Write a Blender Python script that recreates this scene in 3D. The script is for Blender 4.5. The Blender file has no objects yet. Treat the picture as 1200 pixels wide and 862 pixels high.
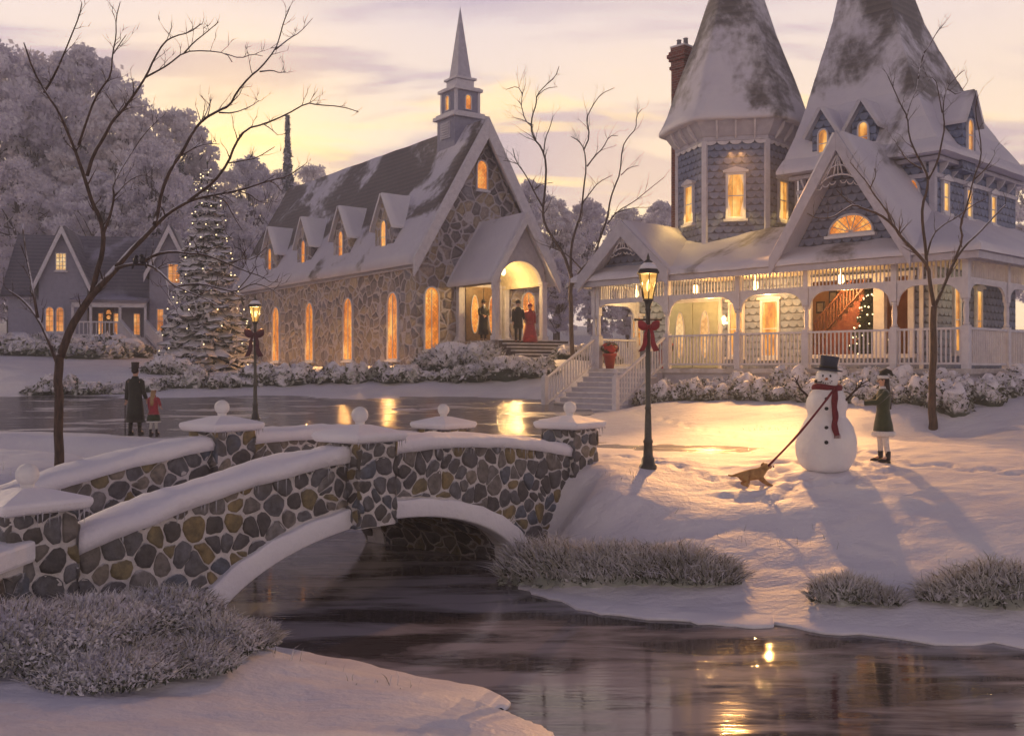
import bpy, bmesh, math, random
import numpy as np
from mathutils import Vector, Matrix, noise as mnoise

R = math.radians
random.seed(7)
rng = np.random.default_rng(7)
S = bpy.context.scene
COL = S.collection
EZ = 3.2            # eye height above the stream bed datum
F = 1200.0          # focal length in pixels of the 1200 px wide picture

# ---------------------------------------------------------------- camera
cam = bpy.data.cameras.new("camera")
camo = bpy.data.objects.new("camera", cam); COL.objects.link(camo)
camo.location = (0, 0, EZ); camo.rotation_euler = (R(90), 0, 0)
cam.lens = 36; cam.sensor_width = 36; cam.clip_start = .05; cam.clip_end = 2000
S.camera = camo

# ---------------------------------------------------------------- view
S.view_settings.view_transform = 'Standard'
S.view_settings.look = 'None'
S.view_settings.gamma = 1
S.view_settings.use_curve_mapping = False
S.view_settings.exposure = -0.06
S.render.engine = 'CYCLES'
S.cycles.max_bounces = 6
S.cycles.diffuse_bounces = 4
S.cycles.glossy_bounces = 3
S.cycles.transparent_max_bounces = 12
S.cycles.volume_bounces = 0
S.cycles.sample_clamp_indirect = 3.0
S.cycles.caustics_reflective = False
S.cycles.caustics_refractive = False
try:
    S.cycles.use_denoising = True
except Exception:
    pass

SUN_EL, SUN_ROT = R(17), R(-40)

# ---------------------------------------------------------------- node helper
class NT:
    def __init__(s, tree):
        s.t = tree; s.n = tree.nodes; s.l = tree.links
    def new(s, kind, **kw):
        n = s.n.new(kind)
        for k, v in kw.items(): setattr(n, k, v)
        return n
    def put(s, sock, v):
        if v is None: return
        if isinstance(v, bpy.types.NodeSocket): s.l.new(v, sock)
        elif isinstance(v, (tuple, list)):
            v = tuple(v)
            if len(sock.default_value) == 4 and len(v) == 3: v = v + (1,)
            sock.default_value = v
        else: sock.default_value = v
    def math(s, op, a, b=None, c=None, clamp=False):
        n = s.new('ShaderNodeMath', operation=op); n.use_clamp = clamp
        for i, v in enumerate((a, b, c)):
            if v is not None: s.put(n.inputs[i], v)
        return n.outputs[0]
    def vmath(s, op, a, b=None, scale=None):
        n = s.new('ShaderNodeVectorMath', operation=op)
        s.put(n.inputs[0], a)
        if b is not None: s.put(n.inputs[1], b)
        if scale is not None: s.put(n.inputs['Scale'], scale)
        return n.outputs['Value'] if op in ('DOT_PRODUCT', 'LENGTH', 'DISTANCE') else n.outputs[0]
    def mix(s, f, a, b, mode='MIX'):
        n = s.new('ShaderNodeMix', data_type='RGBA', blend_type=mode)
        s.put(n.inputs[0], f); s.put(n.inputs[6], a); s.put(n.inputs[7], b)
        return n.outputs[2]
    def ss(s, v, a, b, lo=0., hi=1.):
        n = s.new('ShaderNodeMapRange', interpolation_type='SMOOTHSTEP')
        s.put(n.inputs[0], v)
        for i, x in enumerate((a, b, lo, hi)): s.put(n.inputs[i + 1], x)
        return n.outputs[0]
    def noise(s, vec, scale, detail=3, rough=.55, dist=0., out=0):
        n = s.new('ShaderNodeTexNoise')
        if vec is not None: s.put(n.inputs['Vector'], vec)
        s.put(n.inputs['Scale'], scale); s.put(n.inputs['Detail'], detail)
        s.put(n.inputs['Roughness'], rough); s.put(n.inputs['Distortion'], dist)
        return n.outputs[out]
    def ramp(s, f, stops, const=False):
        n = s.new('ShaderNodeValToRGB'); cr = n.color_ramp
        if const: cr.interpolation = 'CONSTANT'
        while len(cr.elements) < len(stops): cr.elements.new(.5)
        for e, (p, c) in zip(cr.elements, stops):
            e.position = p; e.color = tuple(c) + (1,) if len(c) == 3 else c
        s.put(n.inputs[0], f); return n.outputs[0]
    def xyz(s, v):
        n = s.new('ShaderNodeSeparateXYZ'); s.put(n.inputs[0], v); return n.outputs
    def comb(s, x, y, z):
        n = s.new('ShaderNodeCombineXYZ')
        for i, v in enumerate((x, y, z)): s.put(n.inputs[i], v)
        return n.outputs[0]
    def bump(s, h, strength=.4, dist=.05, normal=None):
        n = s.new('ShaderNodeBump'); s.put(n.inputs['Strength'], strength); s.put(n.inputs['Distance'], dist)
        s.put(n.inputs['Height'], h)
        if normal is not None: s.put(n.inputs['Normal'], normal)
        return n.outputs[0]
    def coord(s, which='Object'):
        return s.new('ShaderNodeTexCoord').outputs[which]

# ---------------------------------------------------------------- world: sunset sky with soft clouds
W = bpy.data.worlds.new("World"); S.world = W; W.use_nodes = True
w = NT(W.node_tree); w.n.clear()
g = w.coord('Generated')
gx, gy, gz = w.xyz(g)
zc = w.math('MAXIMUM', gz, 0.0)
base = w.ramp(zc, [(0.0, (1.45, 1.12, .80)), (.10, (1.68, 1.30, .84)), (.20, (1.56, 1.24, .92)),
                   (.32, (1.16, .97, .92)), (.41, (.27, .26, .38)), (.54, (.070, .075, .15)), (1.0, (.020, .028, .085))])
inv = w.math('DIVIDE', 1.0, w.math('ADD', zc, .16))
cp = w.comb(w.math('MULTIPLY', gx, inv), w.math('MULTIPLY', w.math('MULTIPLY', gy, inv), 1.0), 0.3)
cp2 = w.vmath('MULTIPLY', cp, (0.55, 1.5, 1.0))
n1 = w.noise(cp2, 1.15, 6, .55, .6)
cl = w.ss(n1, .46, .57)
cloud = w.mix(w.math('MULTIPLY', cl, .9), base, w.mix(w.ss(zc, .34, .6), (.70, .56, .70), (.10, .10, .17)))
n2 = w.noise(w.vmath('ADD', cp2, (4.3, 1.7, 2.0)), 2.3, 5, .55, .4)
yl = w.math('MULTIPLY', w.ss(n2, .56, .66), w.ss(zc, .42, .12))
cloud = w.mix(w.math('MULTIPLY', yl, .8), cloud, (2.1, 1.45, .55))
d1 = Vector((-.27, 1, .19)).normalized(); d2 = Vector((.62, 1, .10)).normalized(); d3 = Vector((.13, 1, .15)).normalized()
def glow(col, dv, p, k, c):
    dt = w.math('MAXIMUM', w.vmath('DOT_PRODUCT', w.vmath('NORMALIZE', g), tuple(dv)), 0)
    return w.mix(w.math('MULTIPLY', w.math('POWER', dt, p), k), col, c)
cloud = glow(cloud, d1, 170, .60, (2.6, 1.75, .62))
cloud = glow(cloud, d3, 120, .45, (2.0, 1.4, .75))
cloud = glow(cloud, d2, 60, .30, (2.0, 1.35, .7))
sky = w.new('ShaderNodeTexSky', sky_type='NISHITA', sun_disc=False)
sky.sun_elevation = SUN_EL; sky.sun_rotation = SUN_ROT
bgA = w.new('ShaderNodeBackground'); w.put(bgA.inputs[0], sky.outputs[0]); bgA.inputs[1].default_value = .006
bgB = w.new('ShaderNodeBackground'); w.put(bgB.inputs[0], cloud); bgB.inputs[1].default_value = 1.06
ad = w.new('ShaderNodeAddShader'); w.l.new(bgA.outputs[0], ad.inputs[0]); w.l.new(bgB.outputs[0], ad.inputs[1])
wo = w.new('ShaderNodeOutputWorld'); w.l.new(ad.outputs[0], wo.inputs[0])

# ---------------------------------------------------------------- sun, low behind the trees on the left
sl = bpy.data.lights.new("sun", 'SUN'); sl.energy = 1.1; sl.angle = R(1.5); sl.color = (1, .70, .42)
so = bpy.data.objects.new("sun", sl); COL.objects.link(so)
sd = Vector((math.sin(SUN_ROT) * math.cos(SUN_EL), math.cos(SUN_ROT) * math.cos(SUN_EL), math.sin(SUN_EL)))
so.rotation_euler = sd.to_track_quat('Z', 'Y').to_euler(); so.location = sd * 200

# ---------------------------------------------------------------- materials
M = {}
def newmat(name):
    m = bpy.data.materials.new(name); m.use_nodes = True
    nt = NT(m.node_tree); nt.n.clear()
    out = nt.new('ShaderNodeOutputMaterial'); b = nt.new('ShaderNodeBsdfPrincipled')
    nt.l.new(b.outputs[0], out.inputs[0]); M[name] = m
    return m, nt, b, out
def simple(name, c1, c2=None, rough=.6, scale=6., bscale=None, bstr=.3, bdist=.02, metal=0., spec=.4, detail=4, coord='Object', emit=None, sheen=0):
    m, nt, b, out = newmat(name)
    co = nt.coord(coord)
    c2 = c2 or tuple(x * .75 for x in c1)
    f = nt.ss(nt.noise(co, scale, detail), .32, .68)
    nt.put(b.inputs['Base Color'], nt.mix(f, c1, c2))
    nt.put(b.inputs['Roughness'], rough); nt.put(b.inputs['Metallic'], metal)
    nt.put(b.inputs['Specular IOR Level'], spec)
    if bscale: nt.put(b.inputs['Normal'], nt.bump(nt.noise(co, bscale, 5), bstr, bdist))
    if emit:
        nt.put(b.inputs['Emission Color'], emit[:3]); nt.put(b.inputs['Emission Strength'], emit[3])
    if sheen: nt.put(b.inputs['Sheen Weight'], sheen)
    return m

def snow_mat(name, c=(.80, .78, .82), b1=1.6, b2=14., d1=.10, d2=.012, patch=None):
    m, nt, b, out = newmat(name)
    geo = nt.new('ShaderNodeNewGeometry').outputs['Position']
    f = nt.noise(geo, .9, 4)
    col = nt.mix(nt.ss(f, .3, .7), c, tuple(x * y for x, y in zip(c, (.92, .91, .95))))
    if patch: # bare roof showing where the snow has slid off: (bare colour, lo, hi, noise scale, z0, z1)
        bc, lo, hi, sc, z0, z1 = patch
        co = nt.coord('Object'); px = nt.xyz(co)
        st = nt.vmath('MULTIPLY', co, (1.0, .55, .45))
        nn = nt.noise(st, sc, 6, .6, .5)
        zz = nt.math('SUBTRACT', nt.ss(px[2], z0, z0 + 1.5), nt.ss(px[2], z1 - 1, z1 + 1.5))
        k = nt.ss(nt.math('ADD', nt.math('ADD', nn, nt.math('MULTIPLY', nt.math('SUBTRACT', nt.noise(co, 3.2, 5, .65), .5), .16)), nt.math('MULTIPLY', zz, .22)), lo, hi)
        rows = nt.math('ADD', nt.math('MULTIPLY', nt.math('FRACT', nt.math('MULTIPLY', px[2], 4.2)), .5), nt.math('MULTIPLY', nt.noise(nt.vmath('MULTIPLY', co, (5, 5, 4)), 1.0, 3), .6))
        bare = nt.mix(nt.ss(rows, .3, .7), bc, tuple(x * .55 for x in bc))
        col = nt.mix(nt.math('MULTIPLY', k, .9), col, bare)
    nt.put(b.inputs['Base Color'], col)
    nt.put(b.inputs['Roughness'], .55); nt.put(b.inputs['Specular IOR Level'], .35)
    h = nt.math('ADD', nt.math('MULTIPLY', nt.noise(nt.vmath('MULTIPLY', geo, (.7, 1.3, 1)), b1, 6, .6), 1.0), nt.math('MULTIPLY', nt.noise(geo, b2, 4), .15))
    nt.put(b.inputs['Normal'], nt.bump(h, .75, d1))
    return m
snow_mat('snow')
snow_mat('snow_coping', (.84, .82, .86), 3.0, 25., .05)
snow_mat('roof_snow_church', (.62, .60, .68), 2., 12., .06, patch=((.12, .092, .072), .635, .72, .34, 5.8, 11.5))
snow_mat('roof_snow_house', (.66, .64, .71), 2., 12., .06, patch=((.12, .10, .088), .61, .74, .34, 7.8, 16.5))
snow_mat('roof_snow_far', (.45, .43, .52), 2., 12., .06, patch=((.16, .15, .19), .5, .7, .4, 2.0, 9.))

def stone_mat(name, scale, stops, mortar, edge=.05, bumpd=.06, warp=.35, wet=.55):
    m, nt, b, out = newmat(name)
    co = nt.coord('Object')
    nz = nt.noise(co, scale * .55, 3, out=1)
    co2 = nt.vmath('ADD', co, nt.vmath('SCALE', nt.vmath('SUBTRACT', nz, (.5, .5, .5)), scale=warp))
    v1 = nt.new('ShaderNodeTexVoronoi', feature='F1'); nt.put(v1.inputs['Vector'], co2); nt.put(v1.inputs['Scale'], scale)
    v2 = nt.new('ShaderNodeTexVoronoi', feature='DISTANCE_TO_EDGE'); nt.put(v2.inputs['Vector'], co2); nt.put(v2.inputs['Scale'], scale)
    for v in (v1, v2): nt.put(v.inputs['Randomness'], .92)
    cx = nt.xyz(v1.outputs['Color'])
    stone = nt.ramp(cx[0], stops, True)
    stone = nt.mix(nt.math('MULTIPLY', cx[1], .5), stone, (.5, .5, .5), 'MULTIPLY')
    fine = nt.noise(co, scale * 5, 6, .65)
    stone = nt.mix(1.0, stone, nt.mix(nt.ss(fine, .25, .75), (.62, .62, .62), (1.45, 1.42, 1.4)), 'MULTIPLY')
    wob = nt.math('MULTIPLY', nt.math('SUBTRACT', nt.noise(co, scale * 3, 3), .5), .05)
    dd = nt.math('ADD', v2.outputs['Distance'], wob)
    k = nt.ss(dd, edge * .6, edge * 1.35)
    nt.put(b.inputs['Base Color'], nt.mix(k, nt.mix(nt.ss(fine, .3, .7), mortar, tuple(x * .8 for x in mortar)), stone))
    nt.put(b.inputs['Roughness'], nt.ss(fine, .2, .8, wet * .75, wet * 1.4))
    h = nt.math('ADD', nt.ss(dd, 0., .26), nt.math('MULTIPLY', fine, .30))
    nt.put(b.inputs['Normal'], nt.bump(h, 1.0, bumpd))
    return m
BR = [(0, (.105, .09, .085)), (.14, (.06, .058, .066)), (.28, (.15, .125, .10)), (.40, (.085, .085, .10)), (.52, (.135, .11, .055)),
      (.63, (.05, .047, .05)), (.74, (.115, .105, .105)), (.84, (.065, .075, .105)), (.93, (.16, .115, .05))]
stone_mat('bridge_stone', 3.5, BR, (.44, .40, .40), .048, .075, .3)
CH = [(0, (.34, .29, .28)), (.15, (.21, .19, .20)), (.3, (.42, .35, .29)), (.45, (.29, .28, .33)), (.6, (.37, .30, .22)), (.75, (.22, .20, .22)), (.88, (.44, .37, .29))]
stone_mat('church_stone', 2.05, CH, (.52, .48, .52), .06, .09, .35, .7)

def scallop_mat(name, c, w_=.30, h_=.23):
    m, nt, b, out = newmat(name)
    uv = nt.xyz(nt.new('ShaderNodeUVMap').outputs[0])
    v = nt.math('DIVIDE', uv[1], h_)
    row = nt.math('FLOOR', v)
    u = nt.math('ADD', nt.math('DIVIDE', uv[0], w_), nt.math('MULTIPLY', nt.math('FLOORED_MODULO', row, 2.0), .5))
    col_i = nt.math('FLOOR', u)
    fx = nt.math('SUBTRACT', nt.math('FRACT', u), .5)
    fy = nt.math('FRACT', v)
    arc = nt.math('SUBTRACT', .5, nt.math('SQRT', nt.math('MAXIMUM', nt.math('SUBTRACT', .25, nt.math('MULTIPLY', fx, fx)), 0.0)))
    d = nt.math('SUBTRACT', fy, nt.math('MULTIPLY', arc, 1.25))
    k = nt.ss(d, -.02, .13)
    wn = nt.new('ShaderNodeTexWhiteNoise'); nt.put(wn.inputs[0], nt.comb(col_i, row, 0))
    var = nt.mix(wn.outputs[0], tuple(x * .82 for x in c), tuple(x * 1.18 for x in c))
    n = nt.noise(nt.coord('Object'), 9, 4)
    var = nt.mix(nt.math('MULTIPLY', nt.ss(n, .4, .75), .35), var, (.42, .42, .50))
    nt.put(b.inputs['Base Color'], nt.mix(k, tuple(x * .38 for x in c), var))
    nt.put(b.inputs['Roughness'], .7)
    h = nt.math('SUBTRACT', k, nt.math('MULTIPLY', fy, .5))
    nt.put(b.inputs['Normal'], nt.bump(h, .8, .04))
    return m
scallop_mat('scallop', (.145, .185, .315))

m, nt, b, out = newmat('clapboard')
uv = nt.xyz(nt.new('ShaderNodeUVMap').outputs[0])
fy = nt.math('FRACT', nt.math('DIVIDE', uv[1], .16))
nn = nt.noise(nt.coord('Object'), 5, 4)
nt.put(b.inputs['Base Color'], nt.mix(nt.ss(nn, .3, .7), (.24, .24, .34), (.30, .30, .40)))
nt.put(b.inputs['Normal'], nt.bump(nt.math('SUBTRACT', 1.0, fy), .6, .03)); nt.put(b.inputs['Roughness'], .7)

m, nt, b, out = newmat('brick')
uvs = nt.new('ShaderNodeUVMap').outputs[0]
bt = nt.new('ShaderNodeTexBrick'); nt.put(bt.inputs['Vector'], uvs)
nt.put(bt.inputs['Color1'], (.26, .075, .05)); nt.put(bt.inputs['Color2'], (.15, .05, .04)); nt.put(bt.inputs['Mortar'], (.24, .2, .2))
bt.inputs['Scale'].default_value = 1.0; bt.inputs['Brick Width'].default_value = .24; bt.inputs['Row Height'].default_value = .09; bt.inputs['Mortar Size'].default_value = .012
nt.put(b.inputs['Base Color'], bt.outputs[0]); nt.put(b.inputs['Roughness'], .85)
nt.put(b.inputs['Normal'], nt.bump(bt.outputs['Fac'], -.6, .02))

simple('trim', (.50, .49, .58), (.42, .41, .50), .55, 5, 30, .25, .01)
simple('trim_white', (.66, .64, .70), (.56, .54, .61), .55, 5, 30, .2, .01)
simple('porch_ceiling', (.62, .55, .42), (.5, .44, .34), .6)
simple('porch_floor', (.42, .38, .38), (.6, .57, .6), .6, 3)
simple('door_green', (.40, .42, .34), (.33, .35, .28), .45, 6)
simple('door_wood', (.20, .13, .07), (.12, .075, .04), .45, 7)
simple('step_snow', (.76, .74, .78), (.6, .57, .6), .6, 4, 20, .4, .02)
simple('step_dark', (.12, .10, .09), (.07, .06, .06), .7, 6)
simple('iron', (.030, .030, .026), (.055, .05, .04), .38, 25, 60, .25, .004, spec=.6)
simple('ribbon_red', (.34, .018, .03), (.22, .012, .02), .5, 8, sheen=.3)
simple('ribbon_dark', (.10, .012, .03), (.06, .01, .02), .5, 8, sheen=.3)
simple('pot_red', (.36, .05, .04), (.28, .03, .03), .45, 5)
simple('bark_cold', (.085, .062, .055), (.045, .034, .032), .85, 14, 30, .8, .02)
simple('skin', (.55, .34, .25), (.50, .29, .21), .5, 6)
simple('coat_dark', (.028, .028, .018), (.016, .016, .012), .8, 18, sheen=.2)
simple('coat_green', (.045, .062, .030), (.028, .042, .020), .8, 14, sheen=.3)
simple('coat_red', (.36, .03, .05), (.24, .02, .035), .75, 14, sheen=.3)
simple('cloth_white', (.72, .70, .70), (.6, .58, .6), .85, 20, 60, .4, .01)
simple('hair_dark', (.035, .018, .012), (.02, .012, .009), .5, 30)
simple('hair_fair', (.38, .24, .12), (.28, .17, .08), .5, 30)
simple('boot', (.02, .014, .012), (.012, .01, .01), .35, 10)
simple('hat_felt', (.040, .050, .085), (.028, .035, .06), .8, 12)
simple('coal', (.012, .012, .014), (.02, .02, .02), .6, 12)
simple('carrot', (.62, .20, .04), (.5, .15, .03), .6, 12)
simple('twig', (.06, .04, .035), (.04, .028, .024), .85, 20)
simple('scarf_red', (.20, .022, .035), (.13, .015, .025), .85, 30, 90, .5, .01)
simple('fur_gold', (.50, .29, .11), (.34, .17, .06), .8, 18, 60, .6, .02)
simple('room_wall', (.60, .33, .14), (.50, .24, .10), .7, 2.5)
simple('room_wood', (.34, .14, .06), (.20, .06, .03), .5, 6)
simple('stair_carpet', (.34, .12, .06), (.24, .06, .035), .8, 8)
simple('fir_dark', (.022, .045, .026), (.012, .028, .018), .7, 5)
simple('bird', (.02, .016, .02), (.03, .024, .028), .5, 12)
simple('curtain', (.62, .42, .38), (.5, .32, .30), .8, 6)
simple('smoke_pot', (.30, .29, .33), (.22, .21, .25), .8, 6)
simple('wood_dark', (.05, .035, .028), (.03, .022, .018), .7, 10)
simple('frame_gold', (.45, .32, .14), (.36, .25, .1), .4, 8, metal=.3)
simple('picture_paper', (.65, .6, .5), (.5, .45, .38), .7, 6)
simple('leaf_red', (.42, .03, .03), (.3, .02, .02), .6, 6)
simple('ball_snow', (.80, .78, .78), (.70, .68, .70), .6, 6, 18, .5, .03)
simple('snowman_snow', (.84, .81, .80), (.78, .75, .77), .6, 3, 9, .5, .04)

def emis(name, c1, c2, k, scale=3.0, stretch=(1, 1, .35)):
    m, nt, b, out = newmat(name)
    co = nt.vmath('MULTIPLY', nt.coord('Object'), stretch)
    f = nt.ss(nt.noise(co, scale, 4), .32, .68)
    nt.put(b.inputs['Base Color'], (.25, .12, .04)); nt.put(b.inputs['Roughness'], .25)
    nt.put(b.inputs['Emission Color'], nt.mix(f, c1, c2)); nt.put(b.inputs['Emission Strength'], k)
    return m
def pane_mat(name, hot, mid, dark, k, gw, gh, lead=.05, diamond=False, sc=1.2):
    m, nt, b, out = newmat(name)
    uv = nt.xyz(nt.new('ShaderNodeUVMap').outputs[0]); co = nt.coord('Object')
    u, v = uv[0], uv[1]
    if diamond: u, v = nt.math('ADD', uv[0], uv[1]), nt.math('SUBTRACT', uv[0], uv[1])
    fu = nt.math('ABSOLUTE', nt.math('SUBTRACT', nt.math('FRACT', nt.math('DIVIDE', u, gw)), .5)); fv = nt.math('ABSOLUTE', nt.math('SUBTRACT', nt.math('FRACT', nt.math('DIVIDE', v, gh)), .5))
    line = nt.ss(nt.math('MAXIMUM', fu, fv), .5 - lead * 1.2, .5 - lead * .5)
    wn = nt.new('ShaderNodeTexWhiteNoise'); nt.put(wn.inputs[0], nt.comb(nt.math('FLOOR', nt.math('DIVIDE', u, gw)), nt.math('FLOOR', nt.math('DIVIDE', v, gh)), 0))
    n = nt.noise(nt.vmath('MULTIPLY', co, (1, 1, .55)), sc, 4, .6)
    col = nt.ramp(nt.math('ADD', nt.math('MULTIPLY', nt.math('SUBTRACT', wn.outputs[0], .5), .16), n), [(.28, dark), (.50, mid), (.68, hot)])
    fine = nt.noise(nt.vmath('MULTIPLY', co, (14, 14, 1.5)), 1.0, 3)
    col = nt.mix(nt.math('MULTIPLY', nt.ss(fine, .45, .7), .35), col, dark)
    col = nt.mix(nt.math('MULTIPLY', line, .75), col, (.05, .015, .004))
    nt.put(b.inputs['Base Color'], (.12, .06, .03)); nt.put(b.inputs['Roughness'], .15)
    nt.put(b.inputs['Emission Color'], col); nt.put(b.inputs['Emission Strength'], k)
pane_mat('pane_church', (1.0, .50, .11), (.80, .23, .025), (.30, .06, .006), 1.25, .16, .16, .055, True, 1.5)
pane_mat('pane_house', (1.0, .60, .18), (.80, .33, .05), (.24, .07, .015), 1.2, .34, 9, .03, False, 2.4)
pane_mat('pane_pale', (1.0, .72, .36), (.85, .50, .18), (.45, .20, .05), 1.1, .2, .2, .03, True, 2.4)
pane_mat('pane_far', (1.0, .50, .15), (.75, .25, .05), (.3, .07, .01), 1.1, .25, .3, .06, False, 1.5)
emis('pane_curtain', (1.0, .68, .40), (.55, .30, .14), .9, 3.0, (6, 6, .4))
emis('bulb_warm', (1.0, .80, .46), (1.0, .74, .38), 3.4)
emis('flame', (1.0, .68, .30), (1.0, .55, .18), 9.0)
m, nt, b, out = newmat('lamp_glass')
tr = nt.new('ShaderNodeBsdfTransparent'); nt.put(tr.inputs[0], (1, .88, .66))
em = nt.new('ShaderNodeEmission'); nt.put(em.inputs[0], nt.mix(nt.ss(nt.noise(nt.coord('Object'), 9, 3), .35, .65), (1, .60, .18), (.75, .34, .06))); nt.put(em.inputs[1], 1.3)
mx = nt.new('ShaderNodeMixShader'); mx.inputs[0].default_value = .55
nt.l.new(tr.outputs[0], mx.inputs[1]); nt.l.new(em.outputs[0], mx.inputs[2]); nt.l.new(mx.outputs[0], out.inputs[0])

# single stones of the bridge
STC = [(.165, .148, .14), (.098, .094, .104), (.22, .19, .16), (.125, .125, .14), (.19, .155, .085), (.08, .074, .076), (.175, .165, .165), (.10, .115, .15), (.21, .16, .08)]
for i_, c_ in enumerate(STC):
    m, nt, b, out = newmat('rock_%d' % i_); co = nt.coord('Object')
    f = nt.noise(co, 9, 7, .62); f2 = nt.noise(co, 2.2, 3)
    col = nt.mix(nt.ss(f, .3, .7), tuple(x * .6 for x in c_), tuple(x * 1.45 for x in c_)); col = nt.mix(nt.math('MULTIPLY', nt.ss(f2, .5, .75), .5), col, (.10, .085, .06))
    nzv = nt.xyz(nt.new('ShaderNodeNewGeometry').outputs['Normal'])[2]
    fr_ = nt.ss(nt.math('ADD', nzv, nt.math('MULTIPLY', nt.math('SUBTRACT', nt.noise(co, 16, 4), .5), 1.2)), .45, .95)
    nt.put(b.inputs['Base Color'], nt.mix(nt.math('MULTIPLY', fr_, .75), col, (.66, .64, .68)))
    nt.put(b.inputs['Roughness'], nt.ss(f, .25, .75, .45, .85)); nt.put(b.inputs['Normal'], nt.bump(nt.math('ADD', f, nt.math('MULTIPLY', nt.noise(co, 3.5, 3), 1.4)), .85, .03))
simple('mortar', (.72, .68, .68), (.58, .55, .55), .9, 7, 34, .9, .02)

# clear ice for icicles
m, nt, b, out = newmat('icicle_ice')
nt.put(b.inputs['Base Color'], (.62, .62, .68)); nt.put(b.inputs['Roughness'], .15); nt.put(b.inputs['Specular IOR Level'], .8); nt.put(b.inputs['Alpha'], .55)

# stream water
m, nt, b, out = newmat('water')
geo = nt.new('ShaderNodeNewGeometry').outputs['Position']
nt.put(b.inputs['Base Color'], (.030, .026, .026)); nt.put(b.inputs['Roughness'], .07); nt.put(b.inputs['IOR'], 1.33)
nt.put(b.inputs['Specular IOR Level'], 1.0)
wv = nt.noise(nt.vmath('MULTIPLY', geo, (.9, 5.0, 1)), 1.2, 4, .55)
wv2 = nt.noise(nt.vmath('MULTIPLY', geo, (2.0, 16.0, 1)), 1.0, 3, .5)
nt.put(b.inputs['Normal'], nt.bump(nt.math('ADD', wv, nt.math('MULTIPLY', wv2, .3)), .10, .03))
# thin frozen skin drifting over parts of the stream
ic = nt.noise(nt.vmath('MULTIPLY', geo, (.42, 1.5, 1)), 1.0, 6, .6, .4)
k = nt.ss(ic, .40, .60)
nt.put(b.inputs['Base Color'], nt.mix(nt.math('MULTIPLY', k, .6), (.060, .052, .054), (.50, .47, .52)))
nt.put(b.inputs['Roughness'], nt.math('ADD', .025, nt.math('MULTIPLY', k, .05)))
nt.put(b.inputs['Specular IOR Level'], nt.math('SUBTRACT', .75, nt.math('MULTIPLY', k, .5)))

# wet icy path
m, nt, b, out = newmat('icy_path')
geo = nt.new('ShaderNodeNewGeometry').outputs['Position']
p1 = nt.noise(nt.vmath('MULTIPLY', geo, (.30, .85, 1)), 1.0, 6, .6, .3)
k = nt.ss(p1, .52, .66)
nt.put(b.inputs['Base Color'], nt.mix(k, (.085, .075, .075), (.55, .53, .58)))
nt.put(b.inputs['Roughness'], nt.math('ADD', .12, nt.math('MULTIPLY', k, .45)))
nt.put(b.inputs['Specular IOR Level'], 1.0)
wv = nt.noise(nt.vmath('MULTIPLY', geo, (.8, 4.0, 1)), 1.0, 4, .55)
nt.put(b.inputs['Normal'], nt.bump(wv, .6, .10))

# bark with snow lying on the upper side of the limbs
def bark(name, c1, c2, snow_amt=(.35, .75), snow_c=(.72, .70, .76)):
    m, nt, b, out = newmat(name)
    co = nt.coord('Object')
    n = nt.noise(nt.vmath('MULTIPLY', co, (1, 1, .25)), 22, 5)
    bc = nt.mix(nt.ss(n, .3, .7), c1, c2)
    nz = nt.xyz(nt.new('ShaderNodeNewGeometry').outputs['Normal'])[2]
    k = nt.ss(nt.math('ADD', nz, nt.math('MULTIPLY', nt.math('SUBTRACT', nt.noise(co, 3.5, 4), .5), 1.1)), *snow_amt)
    nt.put(b.inputs['Base Color'], nt.mix(k, bc, snow_c)); nt.put(b.inputs['Roughness'], .85)
    nt.put(b.inputs['Normal'], nt.bump(n, .7, .02))
    return m
bark('bark_brown', (.115, .070, .050), (.040, .025, .020), (.55, .85))
bark('bark_snowy', (.105, .065, .048), (.036, .024, .020), (.38, .72))
bark('bark_grey', (.12, .09, .08), (.06, .045, .042), (.6, .9))
bark('bough_snow', (.070, .090, .070), (.04, .055, .045), (-.25, .15), (.78, .75, .81))
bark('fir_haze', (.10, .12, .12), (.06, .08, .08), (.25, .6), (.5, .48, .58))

# foliage: leaf colours
def leaf(name, c1, c2, sc=1.3, tl=0.):
    m, nt, b, out = newmat(name)
    if tl:
        n = nt.noise(nt.coord('Object'), sc, 4); col = nt.mix(nt.ss(n, .35, .65), c1, c2)
        df = nt.new('ShaderNodeBsdfDiffuse'); nt.put(df.inputs[0], col); tr = nt.new('ShaderNodeBsdfTranslucent'); nt.put(tr.inputs[0], col)
        mx_ = nt.new('ShaderNodeMixShader'); mx_.inputs[0].default_value = tl
        nt.l.new(df.outputs[0], mx_.inputs[1]); nt.l.new(tr.outputs[0], mx_.inputs[2]); nt.l.new(mx_.outputs[0], out.inputs[0]); return m
    n = nt.noise(nt.coord('Object'), sc, 4)
    nt.put(b.inputs['Base Color'], nt.mix(nt.ss(n, .35, .65), c1, c2)); nt.put(b.inputs['Roughness'], .8)
    nt.put(b.inputs['Specular IOR Level'], .2)
    return m
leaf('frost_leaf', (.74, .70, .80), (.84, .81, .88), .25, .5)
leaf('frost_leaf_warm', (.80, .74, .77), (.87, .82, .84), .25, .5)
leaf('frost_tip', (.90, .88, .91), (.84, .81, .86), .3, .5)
leaf('shrub_green', (.11, .125, .085), (.06, .072, .052), 2.)
leaf('shrub_frost', (.52, .52, .50), (.34, .36, .32), 2.)
leaf('shrub_snow', (.74, .72, .76), (.62, .60, .66), 2.)
leaf('grass_frost', (.66, .63, .60), (.42, .40, .34), 2.)
leaf('grass_olive', (.13, .12, .075), (.08, .08, .05), 2.)

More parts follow.
